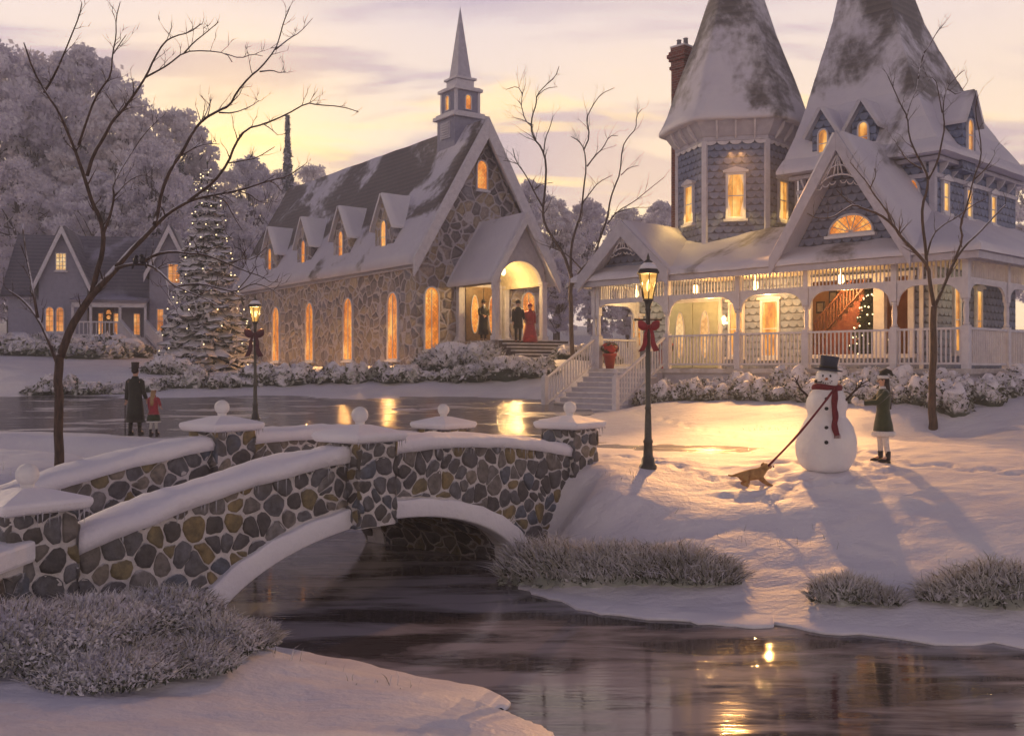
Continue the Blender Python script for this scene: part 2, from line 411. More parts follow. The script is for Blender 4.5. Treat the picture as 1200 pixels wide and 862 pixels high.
# ================================================================ mesh builder
class MB:
    def __init__(s, tf=None):
        s.v = []; s.f = []; s.m = []; s.tf = tf or Matrix.Identity(4); s.sm = []
    def add(s, vs, fs, mi=0, smooth=False):
        o = len(s.v)
        s.v += [tuple(s.tf @ Vector(p)) for p in vs]
        s.f += [tuple(o + i for i in f) for f in fs]; s.m += [mi] * len(fs); s.sm += [smooth] * len(fs)
        return s
    def box(s, x0, x1, y0, y1, z0, z1, mi=0):
        vs = [(x0, y0, z0), (x1, y0, z0), (x1, y1, z0), (x0, y1, z0), (x0, y0, z1), (x1, y0, z1), (x1, y1, z1), (x0, y1, z1)]
        return s.add(vs, [(0, 3, 2, 1), (4, 5, 6, 7), (0, 1, 5, 4), (1, 2, 6, 5), (2, 3, 7, 6), (3, 0, 4, 7)], mi)
    def prism(s, pts, y0, y1, mi=0):
        """pts (x,z) counter-clockwise seen from -y, extruded y0..y1"""
        n = len(pts)
        vs = [(p[0], y0, p[1]) for p in pts] + [(p[0], y1, p[1]) for p in pts]
        fs = [tuple(range(n)), tuple(range(2 * n - 1, n - 1, -1))] + [(i, i + n, (i + 1) % n + n, (i + 1) % n) for i in range(n)]
        return s.add(vs, fs, mi)
    def slab(s, quad, th, mi=0):
        """a sheet given by its corner points, thickened along its normal (th upward)"""
        q = [Vector(p) for p in quad]; n = (q[1] - q[0]).cross(q[2] - q[0]).normalized()
        k = len(q); vs = [p for p in q] + [p + n * th for p in q]
        fs = [tuple(range(k - 1, -1, -1)), tuple(range(k, 2 * k))] + [(i, (i + 1) % k, (i + 1) % k + k, i + k) for i in range(k)]
        return s.add(vs, fs, mi)
    def tube(s, pts, rad, n=6, mi=0, cap=True, smooth=True):
        pts = [Vector(p) for p in pts]
        if not isinstance(rad, (list, tuple)): rad = [rad] * len(pts)
        vs = []; up = None
        for i, p in enumerate(pts):
            t = (pts[min(i + 1, len(pts) - 1)] - pts[max(i - 1, 0)])
            if t.length < 1e-9: t = Vector((0, 0, 1))
            t.normalize()
            if up is None: up = Vector((1, 0, 0)) if abs(t.x) < .8 else Vector((0, 1, 0))
            up = (up - t * up.dot(t))
            if up.length < 1e-6: up = t.orthogonal()
            up.normalize(); b = t.cross(up)
            for k in range(n):
                a = 2 * math.pi * k / n
                vs.append(p + (up * math.cos(a) + b * math.sin(a)) * rad[i])
        fs = [(i * n + k, i * n + (k + 1) % n, (i + 1) * n + (k + 1) % n, (i + 1) * n + k) for i in range(len(pts) - 1) for k in range(n)]
        if cap: fs += [tuple(range(n - 1, -1, -1)), tuple(range((len(pts) - 1) * n, len(pts) * n))]
        return s.add(vs, fs, mi, smooth)
    def lathe(s, prof, c=(0, 0, 0), n=16, mi=0, smooth=True, sx=1, sy=1, rot=0):
        vs = []; 
        for r, z in prof:
            for k in range(n):
                a = 2 * math.pi * k / n + rot
                vs.append((c[0] + r * math.cos(a) * sx, c[1] + r * math.sin(a) * sy, c[2] + z))
        fs = [(i * n + k, i * n + (k + 1) % n, (i + 1) * n + (k + 1) % n, (i + 1) * n + k) for i in range(len(prof) - 1) for k in range(n)]
        fs += [tuple(range(n - 1, -1, -1)), tuple(range((len(prof) - 1) * n, len(prof) * n))]
        return s.add(vs, fs, mi, smooth)
    def ball(s, c, r, n=14, mi=0, noise=0., seed=0, squash=(1, 1, 1)):
        vs = []; m_ = n // 2 + 1
        for i in range(m_ + 1):
            th = math.pi * i / m_
            for k in range(n):
                a = 2 * math.pi * k / n
                d = Vector((math.sin(th) * math.cos(a), math.sin(th) * math.sin(a), math.cos(th)))
                q = 1 + (noise * mnoise.noise(d * 1.7 + Vector((seed * 7.1, seed * 3.3, c[0]))) if noise else 0)
                rr = r if not isinstance(r, (tuple, list)) else 1
                e = Vector((d.x * squash[0], d.y * squash[1], d.z * squash[2])) * rr * q
                if isinstance(r, (tuple, list)): e = Vector((e.x * r[0], e.y * r[1], e.z * r[2]))
                vs.append(Vector(c) + e)
        fs = [(i * n + k, (i + 1) * n + k, (i + 1) * n + (k + 1) % n, i * n + (k + 1) % n) for i in range(m_) for k in range(n)]
        return s.add(vs, fs, mi, True)
    def build(s, name, mats, parent=None, loc=None, rz=0, uv=False, smooth=None, bevel=0):
        me = bpy.data.meshes.new(name)
        me.from_pydata(s.v, [], s.f)
        if isinstance(mats, str): mats = [mats]
        for k in mats: me.materials.append(M[k])
        me.polygons.foreach_set('material_index', s.m)
        me.polygons.foreach_set('use_smooth', [smooth] * len(s.f) if smooth is not None else s.sm)
        me.update()
        if uv:
            ul = me.uv_layers.new(name='UVMap'); d = np.zeros(len(me.loops) * 2)
            Z = Vector((0, 0, 1))
            for p in me.polygons:
                nn = p.normal
                t = Z.cross(nn) if abs(nn.z) < .95 else Vector((1, 0, 0))
                t.normalize(); q = nn.cross(t)
                for li in p.loop_indices:
                    co = me.vertices[me.loops[li].vertex_index].co
                    d[li * 2] = co.dot(t) + 50; d[li * 2 + 1] = co.dot(q) + 50
            ul.data.foreach_set('uv', d)
        o = bpy.data.objects.new(name, me); COL.objects.link(o)
        if parent: o.parent = parent
        if loc is not None: o.location = loc
        if rz: o.rotation_euler.z = rz
        if bevel:
            b = o.modifiers.new('bevel', 'BEVEL'); b.width = bevel; b.segments = 2; b.limit_method = 'ANGLE'
        return o

def tag(o, label=None, cat=None, group=None, kind=None):
    if label: o['label'] = label
    if cat: o['category'] = cat
    if group: o['group'] = group
    if kind: o['kind'] = kind
    return o
def empty(name, loc=(0, 0, 0), rz=0, label=None, cat=None, group=None):
    o = bpy.data.objects.new(name, None); COL.objects.link(o)
    o.location = loc; o.rotation_euler.z = rz; o.empty_display_size = .2
    return tag(o, label, cat, group)
def copy_tree(o, parent=None):
    c = o.copy(); COL.objects.link(c)
    if parent is not None: c.parent = parent
    for ch in list(o.children): copy_tree(ch, c)
    return c
def lamp(name, kind, loc, power, col, parent=None, size=0., rot=None, spot=None):
    l = bpy.data.lights.new(name, kind); l.energy = power; l.color = col
    if kind in ('POINT', 'SPOT'): l.shadow_soft_size = size
    if spot: l.spot_size = R(spot); l.spot_blend = .8
    o = bpy.data.objects.new(name, l); COL.objects.link(o); o.location = loc
    if rot: o.rotation_euler = rot
    if parent: o.parent = parent
    return o
def fr(x, y, z, rz=0):
    return Matrix.Translation((x, y, z)) @ Matrix.Rotation(rz, 4, 'Z')
def at(px, py, Y):
    return Vector(((px - 600) / F * Y, Y, EZ + (431 - py) / F * Y))

def bulk_quads(name, cen, size, mats, mi, parent=None, nrm=None, aspect=1.6, jit=.35, seed=1):
    """many little leaf faces as one mesh; cen (N,3)"""
    rg = np.random.default_rng(seed); N = len(cen)
    a = rg.normal(size=(N, 3)); a /= np.linalg.norm(a, axis=1)[:, None]
    if nrm is not None:
        b = np.cross(nrm, a)
    else:
        b = np.cross(a, rg.normal(size=(N, 3)))
    b /= np.linalg.norm(b, axis=1)[:, None] + 1e-9
    if nrm is not None: a = np.cross(b, nrm); a /= np.linalg.norm(a, axis=1)[:, None] + 1e-9
    sz = size * (1 + jit * rg.normal(size=N)).clip(.4, 2.0)
    a = a * (sz * aspect * .5)[:, None]; b = b * (sz * .5)[:, None]
    v = np.stack([cen - a, cen - b * .9, cen + a, cen + b * .9], 1).reshape(-1, 3)
    me = bpy.data.meshes.new(name)
    me.vertices.add(N * 4); me.vertices.foreach_set('co', v.ravel())
    me.loops.add(N * 4); me.loops.foreach_set('vertex_index', np.arange(N * 4))
    me.polygons.add(N); me.polygons.foreach_set('loop_start', np.arange(N) * 4)
    try: me.polygons.foreach_set('loop_total', np.full(N, 4))
    except Exception: pass
    for k in mats: me.materials.append(M[k])
    me.polygons.foreach_set('material_index', np.asarray(mi, dtype=np.int32))
    me.update(calc_edges=True); me.validate()
    o = bpy.data.objects.new(name, me); COL.objects.link(o)
    if parent: o.parent = parent
    return o

# ================================================================ ground
def pz(Y): return -1.74 + .051 * max(0, Y - 24.0)
def rel(px, py, Y): return ((px - 600) / F * Y, Y, (431 - py) / F * Y)
WZ = -3.15    # stream, relative to the eye
PZ = -1.74    # icy path
pts = [(2.33, 17.6, -1.69), rel(1033, 538, 18.5), rel(965, 549, 17.6), rel(1093, 508, 24.9),
       (2.2, 35, -1.5), (3.2, 32.4, -1.45), (4.5, 31.5, -1.05), (6.5, 29.5, -.95), (8.6, 27.5, -.95), (10.3, 25.6, -.95), (13, 25, -.9), (20, 26, -.9),
       rel(820, 505, 24.5), (3.9, 21.8, -1.80), (4.6, 22.6, -1.79), (5.9, 22.6, -1.66), (2.6, 20.2, -1.67), (5.0, 20.3, -1.66), (3.2, 24.5, -1.66), (6.2, 26, -1.5), (8, 22, -1.55), (10, 19, -1.55), (14, 19, -1.5),
       (5, 36, -.9), (9, 33, -.7), (13, 31, -.7), (10, 40, -.4), (20, 40, 0),
       (-14, 55.5, .05), (-8.5, 47.5, .0), (-5.2, 42.8, .02), (-2, 42.8, .1), (.5, 40.5, .22), (2.2, 39.2, .30), (3.5, 42, .2), (5, 47, .3), (-8, 56, .3), (-2, 56, .5), (4, 56, .6),
       (-14, 39, -.88), (-20, 39, -.88), (-8, 39, -.86), (-4, 38.8, -.84), (-1, 38, -.85), (1.2, 36.6, -.90), (-30, 39, -.88),
       (-14, 41.8, -.35), (-9, 41.5, -.3), (-20, 41.8, -.3), (-30, 42, -.3),
       
       (-1, 23.5, -1.78), (0, 21.0, -1.69), (1.2, 19.6, -1.69),
       (-10, 24.6, -1.62), (-13, 24.6, -1.5), (-17, 25, -1.4), (-6, 24.0, -1.68), (-4, 22.8, -1.69),
       (-24, 55, .8), (-24, 62, 1.4), (-27, 68, 1.5), (-20, 70, 1.5), (-34, 62, 1.5), (-19, 50, .3),
       (-6.6, 15, -1.55), (-8, 15.5, -1.4), (-9, 13, -1.7), (-12, 17, -1.4), (-6.3, 12.2, -2.15), (-5.2, 11.4, -2.3), (-9, 10, -2.2), (-6, 9.0, -2.45), (-4, 8.4, -2.6), (-2.6, 9.3, -2.85), (-1.5, 9.2, -2.9), (-3, 7, -2.6),
       (-20, 14, -1.2), (-20, 8, -1.6),
       (1.6, 16.8, -1.80), (2.0, 15.8, -2.25), (4.2, 15.6, -2.15), (7, 15.6, -2.0), (10, 15, -2.0), (2.8, 17.2, -1.9), (6, 17.2, -1.75), (1.2, 15.0, -2.6), (16, 15, -1.9),
       (-60, 90, 4), (0, 90, 3), (60, 90, 3), (-60, 40, 1), (50, 40, .3), (50, 15, -1), (-50, 10, 0), (-60, 160, 9), (0, 170, 7), (60, 160, 6),
       (0, 420, 14), (-300, 300, 12), (300, 300, 12), (300, 0, 2), (-300, 0, 2), (0, -200, -1), (10, 80, 2), (25, 60, 1)]
pts += [(x, y, pz(y) - .045) for y in (26, 28.5, 31, 34, 36.6) for x in (-32, -24, -17, -12.5, -8.5, -5, -2, .6)]
PT = np.array(pts, float)
def _kern(d): return np.sqrt(d * d + .8)
def _fit():
    A = _kern(np.linalg.norm(PT[:, None, :2] - PT[None, :, :2], axis=2)) - np.eye(len(PT)) * .15
    Pm = np.c_[np.ones(len(PT)), PT[:, :2]]
    K = np.block([[A, Pm], [Pm.T, np.zeros((3, 3))]])
    return np.linalg.solve(K, np.r_[PT[:, 2], 0, 0, 0])
WG = _fit()
def land(x, y):
    x = np.asarray(x, float); y = np.asarray(y, float); o = np.full(x.shape, WG[-3]) + WG[-2] * x + WG[-1] * y
    for i in range(len(PT)):
        o = o + WG[i] * _kern(np.hypot(x - PT[i, 0], y - PT[i, 1]))
    return o
WATER_POLY = [(-3.5, 12), (-2.5, 11.15), (-1.5, 10.7), (-.35, 9.85), (.3, 9.0), (.8, 7.5), (1.4, 5), (2, -12), (60, -12), (60, 7), (14, 10.2), (8, 11.4), (5.6, 12.0), (4.1, 12.4),
              (2.8, 13.0), (1.66, 13.3), (.48, 14.3), (0.15, 15.3), (.5, 16.1), (.6, 16.9), (-1.75, 18.8), (-1.9, 20.6), (-3.4, 21.8), (-7, 22.8), (-14, 23.2), (-30, 24.6), (-60, 27), (-60, 24), (-30, 21.2), (-16, 20.3), (-10, 19.0), (-6.8, 17.3), (-5.5, 15.6), (-5.85, 13.87)]
def sdist(x, y, poly):
    x = np.asarray(x, float); y = np.asarray(y, float)
    d = np.full(x.shape, 1e9); ins = np.zeros(x.shape, bool)
    n = len(poly)
    for i in range(n):
        (ax, ay), (bx, by) = poly[i], poly[(i + 1) % n]
        ex, ey = bx - ax, by - ay
        t = np.clip(((x - ax) * ex + (y - ay) * ey) / (ex * ex + ey * ey), 0, 1)
        d = np.minimum(d, np.hypot(x - ax - t * ex, y - ay - t * ey))
        c = ((ay > y) != (by > y)) & (x < (bx - ax) * (y - ay) / (by - ay + 1e-12) + ax)
        ins ^= c
    return np.where(ins, -d, d)
def vnoise(x, y, sc, seed=0):
    rg = np.random.default_rng(100 + seed); o = np.zeros(np.shape(x))
    for k in range(7):
        a = rg.uniform(0, 6.28); f = sc * rg.uniform(.6, 1.8); p = rg.uniform(0, 6.28)
        o = o + np.sin((x * math.cos(a) + y * math.sin(a)) * f + p + 1.3 * np.sin((y * math.cos(a) - x * math.sin(a)) * f * .7 + p * 2))
    return o / 7 * 1.4
def ground(x, y):
    x = np.asarray(x, float); y = np.asarray(y, float)
    L = land(x, y)
    sd = sdist(x, y, WATER_POLY) + vnoise(x, y, 1.6, 5) * .13
    near_bridge = np.exp(-((x + 1.8) ** 2 + (y - 14.5) ** 2) / 30)
    bw = np.where(x > .3, 4.2, 1.9) * (1 - .5 * near_bridge)
    bw = bw * np.where(x < 5, 1 - .62 * np.clip((y - 15.3) / 1.2, 0, 1), 1)
    t = np.clip(sd / bw, 0, 1); s = 1 - (1 - t) ** 1.8
    z = np.where(sd < 0, WZ - .5 * np.clip(-sd / .6, 0, 1), WZ + .0 + (np.maximum(L, WZ + .1) - WZ) * s)
    amp = np.clip(sd, 0, 1)
    z = z + amp * (.055 * vnoise(x, y, 1.1, 1) + .026 * vnoise(x * .7, y * 1.5, 4.2, 2) + .012 * vnoise(x * .8, y * 1.4, 9, 3))
    # small ice shelves at the edge of the stream
    return z
def gz_(x, y): return float(ground(np.array([x]), np.array([y]))[0]) + EZ
def span(parts):
    out = []
    for a, b, st in parts: out += list(np.arange(a, b, st))
    return np.array(out + [parts[-1][1]])
XS = span([(-160, -80, 20), (-80, -24, 3), (-24, -10, .45), (-10, 12, .095), (12, 24, .45), (24, 80, 3), (80, 160, 20)])
YS = span([(-60, 2, 6), (2, 7, .5), (7, 22, .085), (22, 44, .28), (44, 75, .9), (75, 140, 5), (140, 165, 8)])
GX, GY = np.meshgrid(XS, YS)
GZ = ground(GX, GY) + EZ
# trodden footprints and the drag marks round the snowman
def trail(p, step=.33, seed=0):
    rg_ = random.Random(seed); out = []
    for (ax_, ay_), (bx_, by_) in zip(p[:-1], p[1:]):
        L = math.hypot(bx_ - ax_, by_ - ay_); n_ = max(1, int(L / step)); a_ = math.atan2(by_ - ay_, bx_ - ax_)
        for k in range(n_):
            t = k / n_; sd_ = .11 if k % 2 else -.11
            out.append((ax_ + (bx_ - ax_) * t - math.sin(a_) * sd_ + rg_.uniform(-.04, .04), ay_ + (by_ - ay_) * t + math.cos(a_) * sd_ + rg_.uniform(-.04, .04), a_ + rg_.uniform(-.2, .2)))
    return out
FP = trail([(3.0, 31.5), (4.6, 26), (6.4, 21), (6.9, 18.9)], seed=1) + trail([(6.2, 18.7), (6.3, 17.2), (5.4, 16.6), (4.5, 17.1), (4.6, 18.3), (5.6, 18.7)], .3, 2) + trail([(6.7, 18.4), (8.4, 17.2), (11, 16.4)], seed=3) \
    + trail([(4.1, 16.9), (3.2, 17.6), (2.5, 18.6), (1.2, 19.4)], .26, 4) + trail([(-9.8, 25.3), (-8.2, 22.6), (-8.8, 18), (-9.5, 15)], seed=5) + trail([(5.0, 17.0), (4.4, 16.3), (3.2, 16.2)], .24, 6)
for fx_, fy_, fa_ in FP:
    ix = np.abs(XS - fx_) < .5; iy = np.abs(YS - fy_) < .5
    sub = np.ix_(iy, ix); dx_ = GX[sub] - fx_; dy_ = GY[sub] - fy_
    u_ = dx_ * math.cos(fa_) + dy_ * math.sin(fa_); v_ = -dx_ * math.sin(fa_) + dy_ * math.cos(fa_)
    r_ = np.sqrt((u_ / .17) ** 2 + (v_ / .095) ** 2)
    GZ[sub] += -.075 * np.exp(-r_ ** 2 * .9) + .018 * np.exp(-(r_ - 1.6) ** 2 * 3)
nx, ny = len(XS), len(YS)
def grid_mesh(name, mat):
    me = bpy.data.meshes.new(name); N = nx * ny
    v = np.stack([GX, GY, GZ], 2).reshape(-1, 3)
    idx = np.arange(N).reshape(ny, nx)
    q = np.stack([idx[:-1, :-1], idx[:-1, 1:], idx[1:, 1:], idx[1:, :-1]], 2).reshape(-1, 4)
    me.vertices.add(N); me.vertices.foreach_set('co', v.ravel())
    me.loops.add(q.size); me.loops.foreach_set('vertex_index', q.ravel())
    me.polygons.add(len(q)); me.polygons.foreach_set('loop_start', np.arange(len(q)) * 4)
    me.materials.append(M[mat]); me.polygons.foreach_set('use_smooth', np.ones(len(q), bool))
    me.update(calc_edges=True); me.validate()
    o = bpy.data.objects.new(name, me); COL.objects.link(o); return o
g_o = grid_mesh('ground', 'snow'); tag(g_o, kind='structure')

def sheet(name, poly, z, mat):
    b = MB(); b.add([(x, y, z) for x, y in poly], [tuple(range(len(poly)))])
    o = b.build(name, mat); tag(o, kind='structure'); return o
sheet('stream_water', [(-80, -30), (90, -30), (90, 30), (-80, 30)], EZ + WZ + .0, 'water')
b = MB(); PXS = list(np.arange(-45, 6.6, .5)); PYS = list(np.arange(20.4, 38.4, .4)); vs = []
def in_path(x, y):
    return sdist(np.array([x]), np.array([y]), [(-45, 24.8), (-8, 24.8), (-3, 22.4), (1, 20.6), (3.0, 20.6), (5.0, 21.0), (6.5, 22.0), (6, 23.8), (3.4, 24.4), (3.0, 27), (2.4, 30), (1.6, 34), (1.0, 37.6), (-45, 38.2)])[0] < .3
vs = [(x, y, EZ + pz(y)) for y in PYS for x in PXS]; q = len(PXS)
b.add(vs, [(j * q + i, j * q + i + 1, (j + 1) * q + i + 1, (j + 1) * q + i) for j in range(len(PYS) - 1) for i in range(q - 1) if in_path(PXS[i] + .25, PYS[j] + .2)], 0, True)
po_ = b.build('path', 'icy_path'); tag(po_, kind='structure')

# thin snow-covered ice shelves along the banks
def shelf(line, w0, z, seed, th=.035):
    b = MB(); rg_ = random.Random(seed); L = [Vector((x, y, 0)) for x, y in line]; L = smooth_pts_(L, 3); n = len(L); vs = []
    for i, p in enumerate(L):
        t = (L[min(i + 1, n - 1)] - L[max(i - 1, 0)]).normalized(); nn = Vector((t.y, -t.x, 0)); e = math.sin(math.pi * i / (n - 1)) ** .5
        w_ = w0 * e * (.55 + .55 * mnoise.noise(Vector((p.x * 1.3, p.y * 1.3, seed))) + .25 * mnoise.noise(Vector((p.x * 4, p.y * 4, seed))))
        a, c = p - nn * .5, p + nn * max(.03, w_)
        vs += [(a.x, a.y, z + .03), (c.x - nn.x * .03, c.y - nn.y * .03, z + th), (c.x, c.y, z + th * .4), (c.x - nn.x * .02, c.y - nn.y * .02, z - .02)]
    b.add(vs, [(4 * i + j, 4 * i + j + 1, 4 * i + 5 + j, 4 * i + 4 + j) for i in range(n - 1) for j in range(3)], 0, True)
    o = b.build('bank_ice', 'snow_coping'); tag(o, kind='structure')
def smooth_pts_(p, k=2):
    for _ in range(k):
        q = [p[0]]
        for a, c in zip(p[:-1], p[1:]): q += [a * .75 + c * .25, a * .25 + c * .75]
        q.append(p[-1]); p = q
    return p
shelf([(.10, 15.6), (.48, 14.3), (1.66, 13.3), (2.8, 13.0), (4.1, 12.4), (5.6, 12.0), (8, 11.4)][::-1][::-1], .75, EZ + WZ, 3)
shelf([(1.2, 13.2), (2.2, 12.75), (3.2, 12.5)], .30, EZ + WZ + .002, 8)
shelf([(-.1, 9.4), (-.35, 9.85), (-1.5, 10.7), (-2.5, 11.15), (-3.4, 11.8)], .28, EZ + WZ, 5)

# ================================================================ stone bridge
BD = Vector((.622, .783, 0)).normalized()
brz = math.atan2(BD.y, BD.x)
BO = Vector((-4.57, 10.65, 0))
bridge = empty('stone_bridge', (BO.x, BO.y, EZ + WZ), brz, 'arched fieldstone footbridge with snowy copings crossing the stream', 'bridge')
zb = -WZ   # local z = rel z + zb  (local origin on the water)
def cz(s): return -1.75 + .2877 * s - .0269 * s * s + zb          # coping top
def dz_(s): return -2.38 + .22 * s - .0205 * s * s + zb           # deck
SL, SR = 1.55, 7.5
def arch_z(s, r0=1.12):
    c = (SL + SR) / 2; h = (SR - SL) / 2; t = (s - c) / h
    return r0 * math.sqrt(max(0, 1 - t * t)) ** 1.15 if abs(t) < 1 else 0.

def voronoi_stones(b, T, s0, s1, z0, z1, lo, hi, size=.27, seed=0, depth=.026, gap=.011):
    """fieldstones laid over a wall face: T has x along, -y out of the wall"""
    rg = random.Random(seed); P = []
    ny_ = int((z1 - z0) / size) + 2; nx_ = int((s1 - s0) / size) + 2
    for j in range(-1, ny_):
        for i in range(-1, nx_):
            if rg.random() < .13: continue
            if rg.random() < .12: P.append((s0 + (i + rg.uniform(-.6, .6)) * size * 1.08 + size * .5, z0 + (j + rg.uniform(0, 1)) * size * .92))
            P.append((s0 + (i + .5 * (j % 2) + rg.uniform(-.46, .46)) * size * 1.08 + size * .5, z0 + (j + .5 + rg.uniform(-.44, .44)) * size * .92))
    for (cx_, cy_) in P:
        if cx_ < s0 - size * .4 or cx_ > s1 + size * .4 or cy_ < lo(min(max(cx_, s0), s1)) - size * .4 or cy_ > hi(min(max(cx_, s0), s1)) + size * .4: continue
        poly = [(cx_ - size * 1.2, cy_ - size * 1.2), (cx_ + size * 1.2, cy_ - size * 1.2), (cx_ + size * 1.2, cy_ + size * 1.2), (cx_ - size * 1.2, cy_ + size * 1.2)]
        for (ax_, ay_) in P:
            dx_, dy_ = ax_ - cx_, ay_ - cy_
            if (dx_ == 0 and dy_ == 0) or abs(dx_) > size * 2.6 or abs(dy_) > size * 2.6: continue
            mx_, my_ = cx_ + dx_ / 2, cy_ + dy_ / 2; out_ = []
            for k in range(len(poly)):
                p, q = poly[k], poly[(k + 1) % len(poly)]
                dp = (p[0] - mx_) * dx_ + (p[1] - my_) * dy_; dq = (q[0] - mx_) * dx_ + (q[1] - my_) * dy_
                if dp <= 0: out_.append(p)
                if dp * dq < 0: t = dp / (dp - dq); out_.append((p[0] + (q[0] - p[0]) * t, p[1] + (q[1] - p[1]) * t))
            poly = out_
            if len(poly) < 3: break
        if len(poly) < 3: continue
        # split long edges so clamping follows the arch, then clamp to the wall outline
        pp = []
        for k in range(len(poly)):
            p, q = poly[k], poly[(k + 1) % len(poly)]; n_ = max(1, int(math.hypot(q[0] - p[0], q[1] - p[1]) / .07))
            for t in range(n_): pp.append((p[0] + (q[0] - p[0]) * t / n_, p[1] + (q[1] - p[1]) * t / n_))
        cl_ = []
        for x, z in pp:
            x = min(max(x, s0 + .004), s1 - .004); z = min(max(z, lo(x) + .004), hi(x) - .004); cl_.append(Vector((x, z)))
        c = sum(cl_, Vector((0, 0))) / len(cl_); area = abs(sum(cl_[k].x * cl_[(k + 1) % len(cl_)].y - cl_[(k + 1) % len(cl_)].x * cl_[k].y for k in range(len(cl_)))) / 2
        if area < size * size * .10: continue
        sm_ = [(cl_[k - 1] + cl_[k] * 2 + cl_[(k + 1) % len(cl_)]) / 4 for k in range(len(cl_))]; sm_ = [p + Vector((mnoise.noise(Vector((p.x * 14, p.y * 14, 1.3))), mnoise.noise(Vector((p.x * 14, p.y * 14, 7.7))))) * .022 for p in sm_]
        rad = math.sqrt(area / math.pi); tx, tz = rg.uniform(-.10, .10), rg.uniform(-.10, .10); dd_ = depth * rg.uniform(.6, 1.25); vs = []; n_ = len(sm_); g2 = gap * rg.uniform(.7, 1.4)
        for (ins, dep) in ((g2 * .6, .01), (g2, -.45), (g2 + rad * .07, -.82), (g2 + rad * .30, -.97)):
            for p in sm_:
                v_ = p - c; l_ = max(v_.length, .01); w_ = max(.0, 1 - ins / l_); q = c + v_ * w_
                y_ = dep * dd_ if dep < 0 else .01
                if dep < -.5: y_ += (q.x - c.x) * tx + (q.y - c.y) * tz + .022 * mnoise.noise(Vector((q.x * 9, q.y * 9, seed)))
                vs.append((q.x, y_, q.y))
        vs.append((c.x, -dd_ - .012, c.y))
        fs = [(r_ * n_ + k, r_ * n_ + (k + 1) % n_, (r_ + 1) * n_ + (k + 1) % n_, (r_ + 1) * n_ + k) for r_ in range(3) for k in range(n_)] + [(3 * n_ + k, 3 * n_ + (k + 1) % n_, 4 * n_) for k in range(n_)]
        old = b.tf; b.tf = T; b.add(vs, fs, rg.choice((0, 1, 1, 2, 3, 3, 4, 5, 5, 6, 7, 8)), True); b.tf = old
ROCKS = ['rock_%d' % i for i in range(9)]
BW = 3.0; WT = .42
def face_wall(y0, y1, name, s0=0., s1=9.25, arch=True):
    b = MB(); n = 60
    ss_ = [s0 + (s1 - s0) * i / n for i in range(n + 1)]
    lo = [(arch_z(s) + .02 if SL < s < SR else -.6) for s in ss_]
    hi = [cz(s) - .12 for s in ss_]
    vs = []
    for s, a, c in zip(ss_, lo, hi): vs += [(s, y0, a), (s, y0, c), (s, y1, c), (s, y1, a)]
    fs = []
    for i in range(n):
        k = i * 4; j = k + 4
        fs += [(k, j, j + 1, k + 1), (k + 3, k + 2, j + 2, j + 3), (k + 1, j + 1, j + 2, k + 2), (k, k + 3, j + 3, j)]
    fs += [(0, 1, 2, 3), (n * 4, n * 4 + 3, n * 4 + 2, n * 4 + 1)]
    b.add(vs, fs, 9)
    hiF = lambda s: cz(s) - .14
    loF = lambda s: max(arch_z(s) + .22, 0) if SL - .3 < s < SR + .3 else -.15
    if y0 == 0: voronoi_stones(b, fr(0, 0, 0), s0, s1, -.2, 2.2, loF, hiF, .245, 4)
    else: voronoi_stones(b, fr(0, y0, 0), s0, s1, .3, 2.2, lambda s: dz_(s) - .05, hiF, .245, 8)
    return b.build(name, ROCKS + ['mortar'], bridge)
face_wall(0, WT, 'parapet_wall'); face_wall(BW, BW + WT, 'parapet_wall')
# barrel under the deck + deck
b = MB(); n = 40; vs = []
ss_ = [SL - .0 + (SR - SL) * i / n for i in range(n + 1)]
for s in ss_: vs += [(s, WT - .02, arch_z(s) + .03), (s, BW + .02, arch_z(s) + .03)]
b.add(vs, [(2 * i, 2 * i + 1, 2 * i + 3, 2 * i + 2) for i in range(n)])
b.box(-.2, SL + .02, WT, BW, -.6, .4); b.box(SR - .02, 9.4, WT, BW, -.6, .4)
b.build('arch_vault', 'bridge_stone', bridge)
b = MB(); n = 40; vs = []
for i in range(n + 1):
    s = -1.2 + 11.6 * i / n; z = dz_(max(0, min(9.25, s))) + .02 * math.sin(s * 3)
    vs += [(s, WT, z), (s, BW * .5, z + .06), (s, BW, z), (s, BW, z - .3), (s, WT, z - .3)]
b.add(vs, [f for i in range(n) for f in ((5 * i, 5 * i + 5, 5 * i + 6, 5 * i + 1), (5 * i + 1, 5 * i + 6, 5 * i + 7, 5 * i + 2), (5 * i + 4, 5 * i + 3, 5 * i + 8, 5 * i + 9))], smooth=True)
b.build('deck', 'snow', bridge)
# snow-covered arch ring, proud of the face
for yy in (-.10, BW + WT - .16):
    b = MB(); n = 48; vs = []
    c = (SL + SR) / 2; h = (SR - SL) / 2
    for i in range(n + 1):
        a = math.pi * (1 - i / n); 
        si, so_ = c + (h - .02) * math.cos(a), c + (h + .34) * math.cos(a)
        zi = 1.10 * abs(math.sin(a)) ** 1.15 - .05; zo = 1.36 * abs(math.sin(a)) ** 1.05 - .05
        if i in (0, n): zi = zo = -.4
        w0 = .012 * math.sin(i * 1.9)
        vs += [(si, yy, zi), (so_, yy, zo + w0), (so_, yy + .26, zo + w0), (si, yy + .26, zi)]
    fs = []
    for i in range(n):
        k = 4 * i; j = k + 4
        fs += [(k, k + 1, j + 1, j), (k + 1, k + 2, j + 2, j + 1), (k + 2, k + 3, j + 3, j + 2), (k + 3, k, j, j + 3)]
    b.add(vs, fs, 0, True)
    b.build('arch_ring', 'snow_coping' if yy < 1 else 'bridge_stone', bridge, bevel=.03)
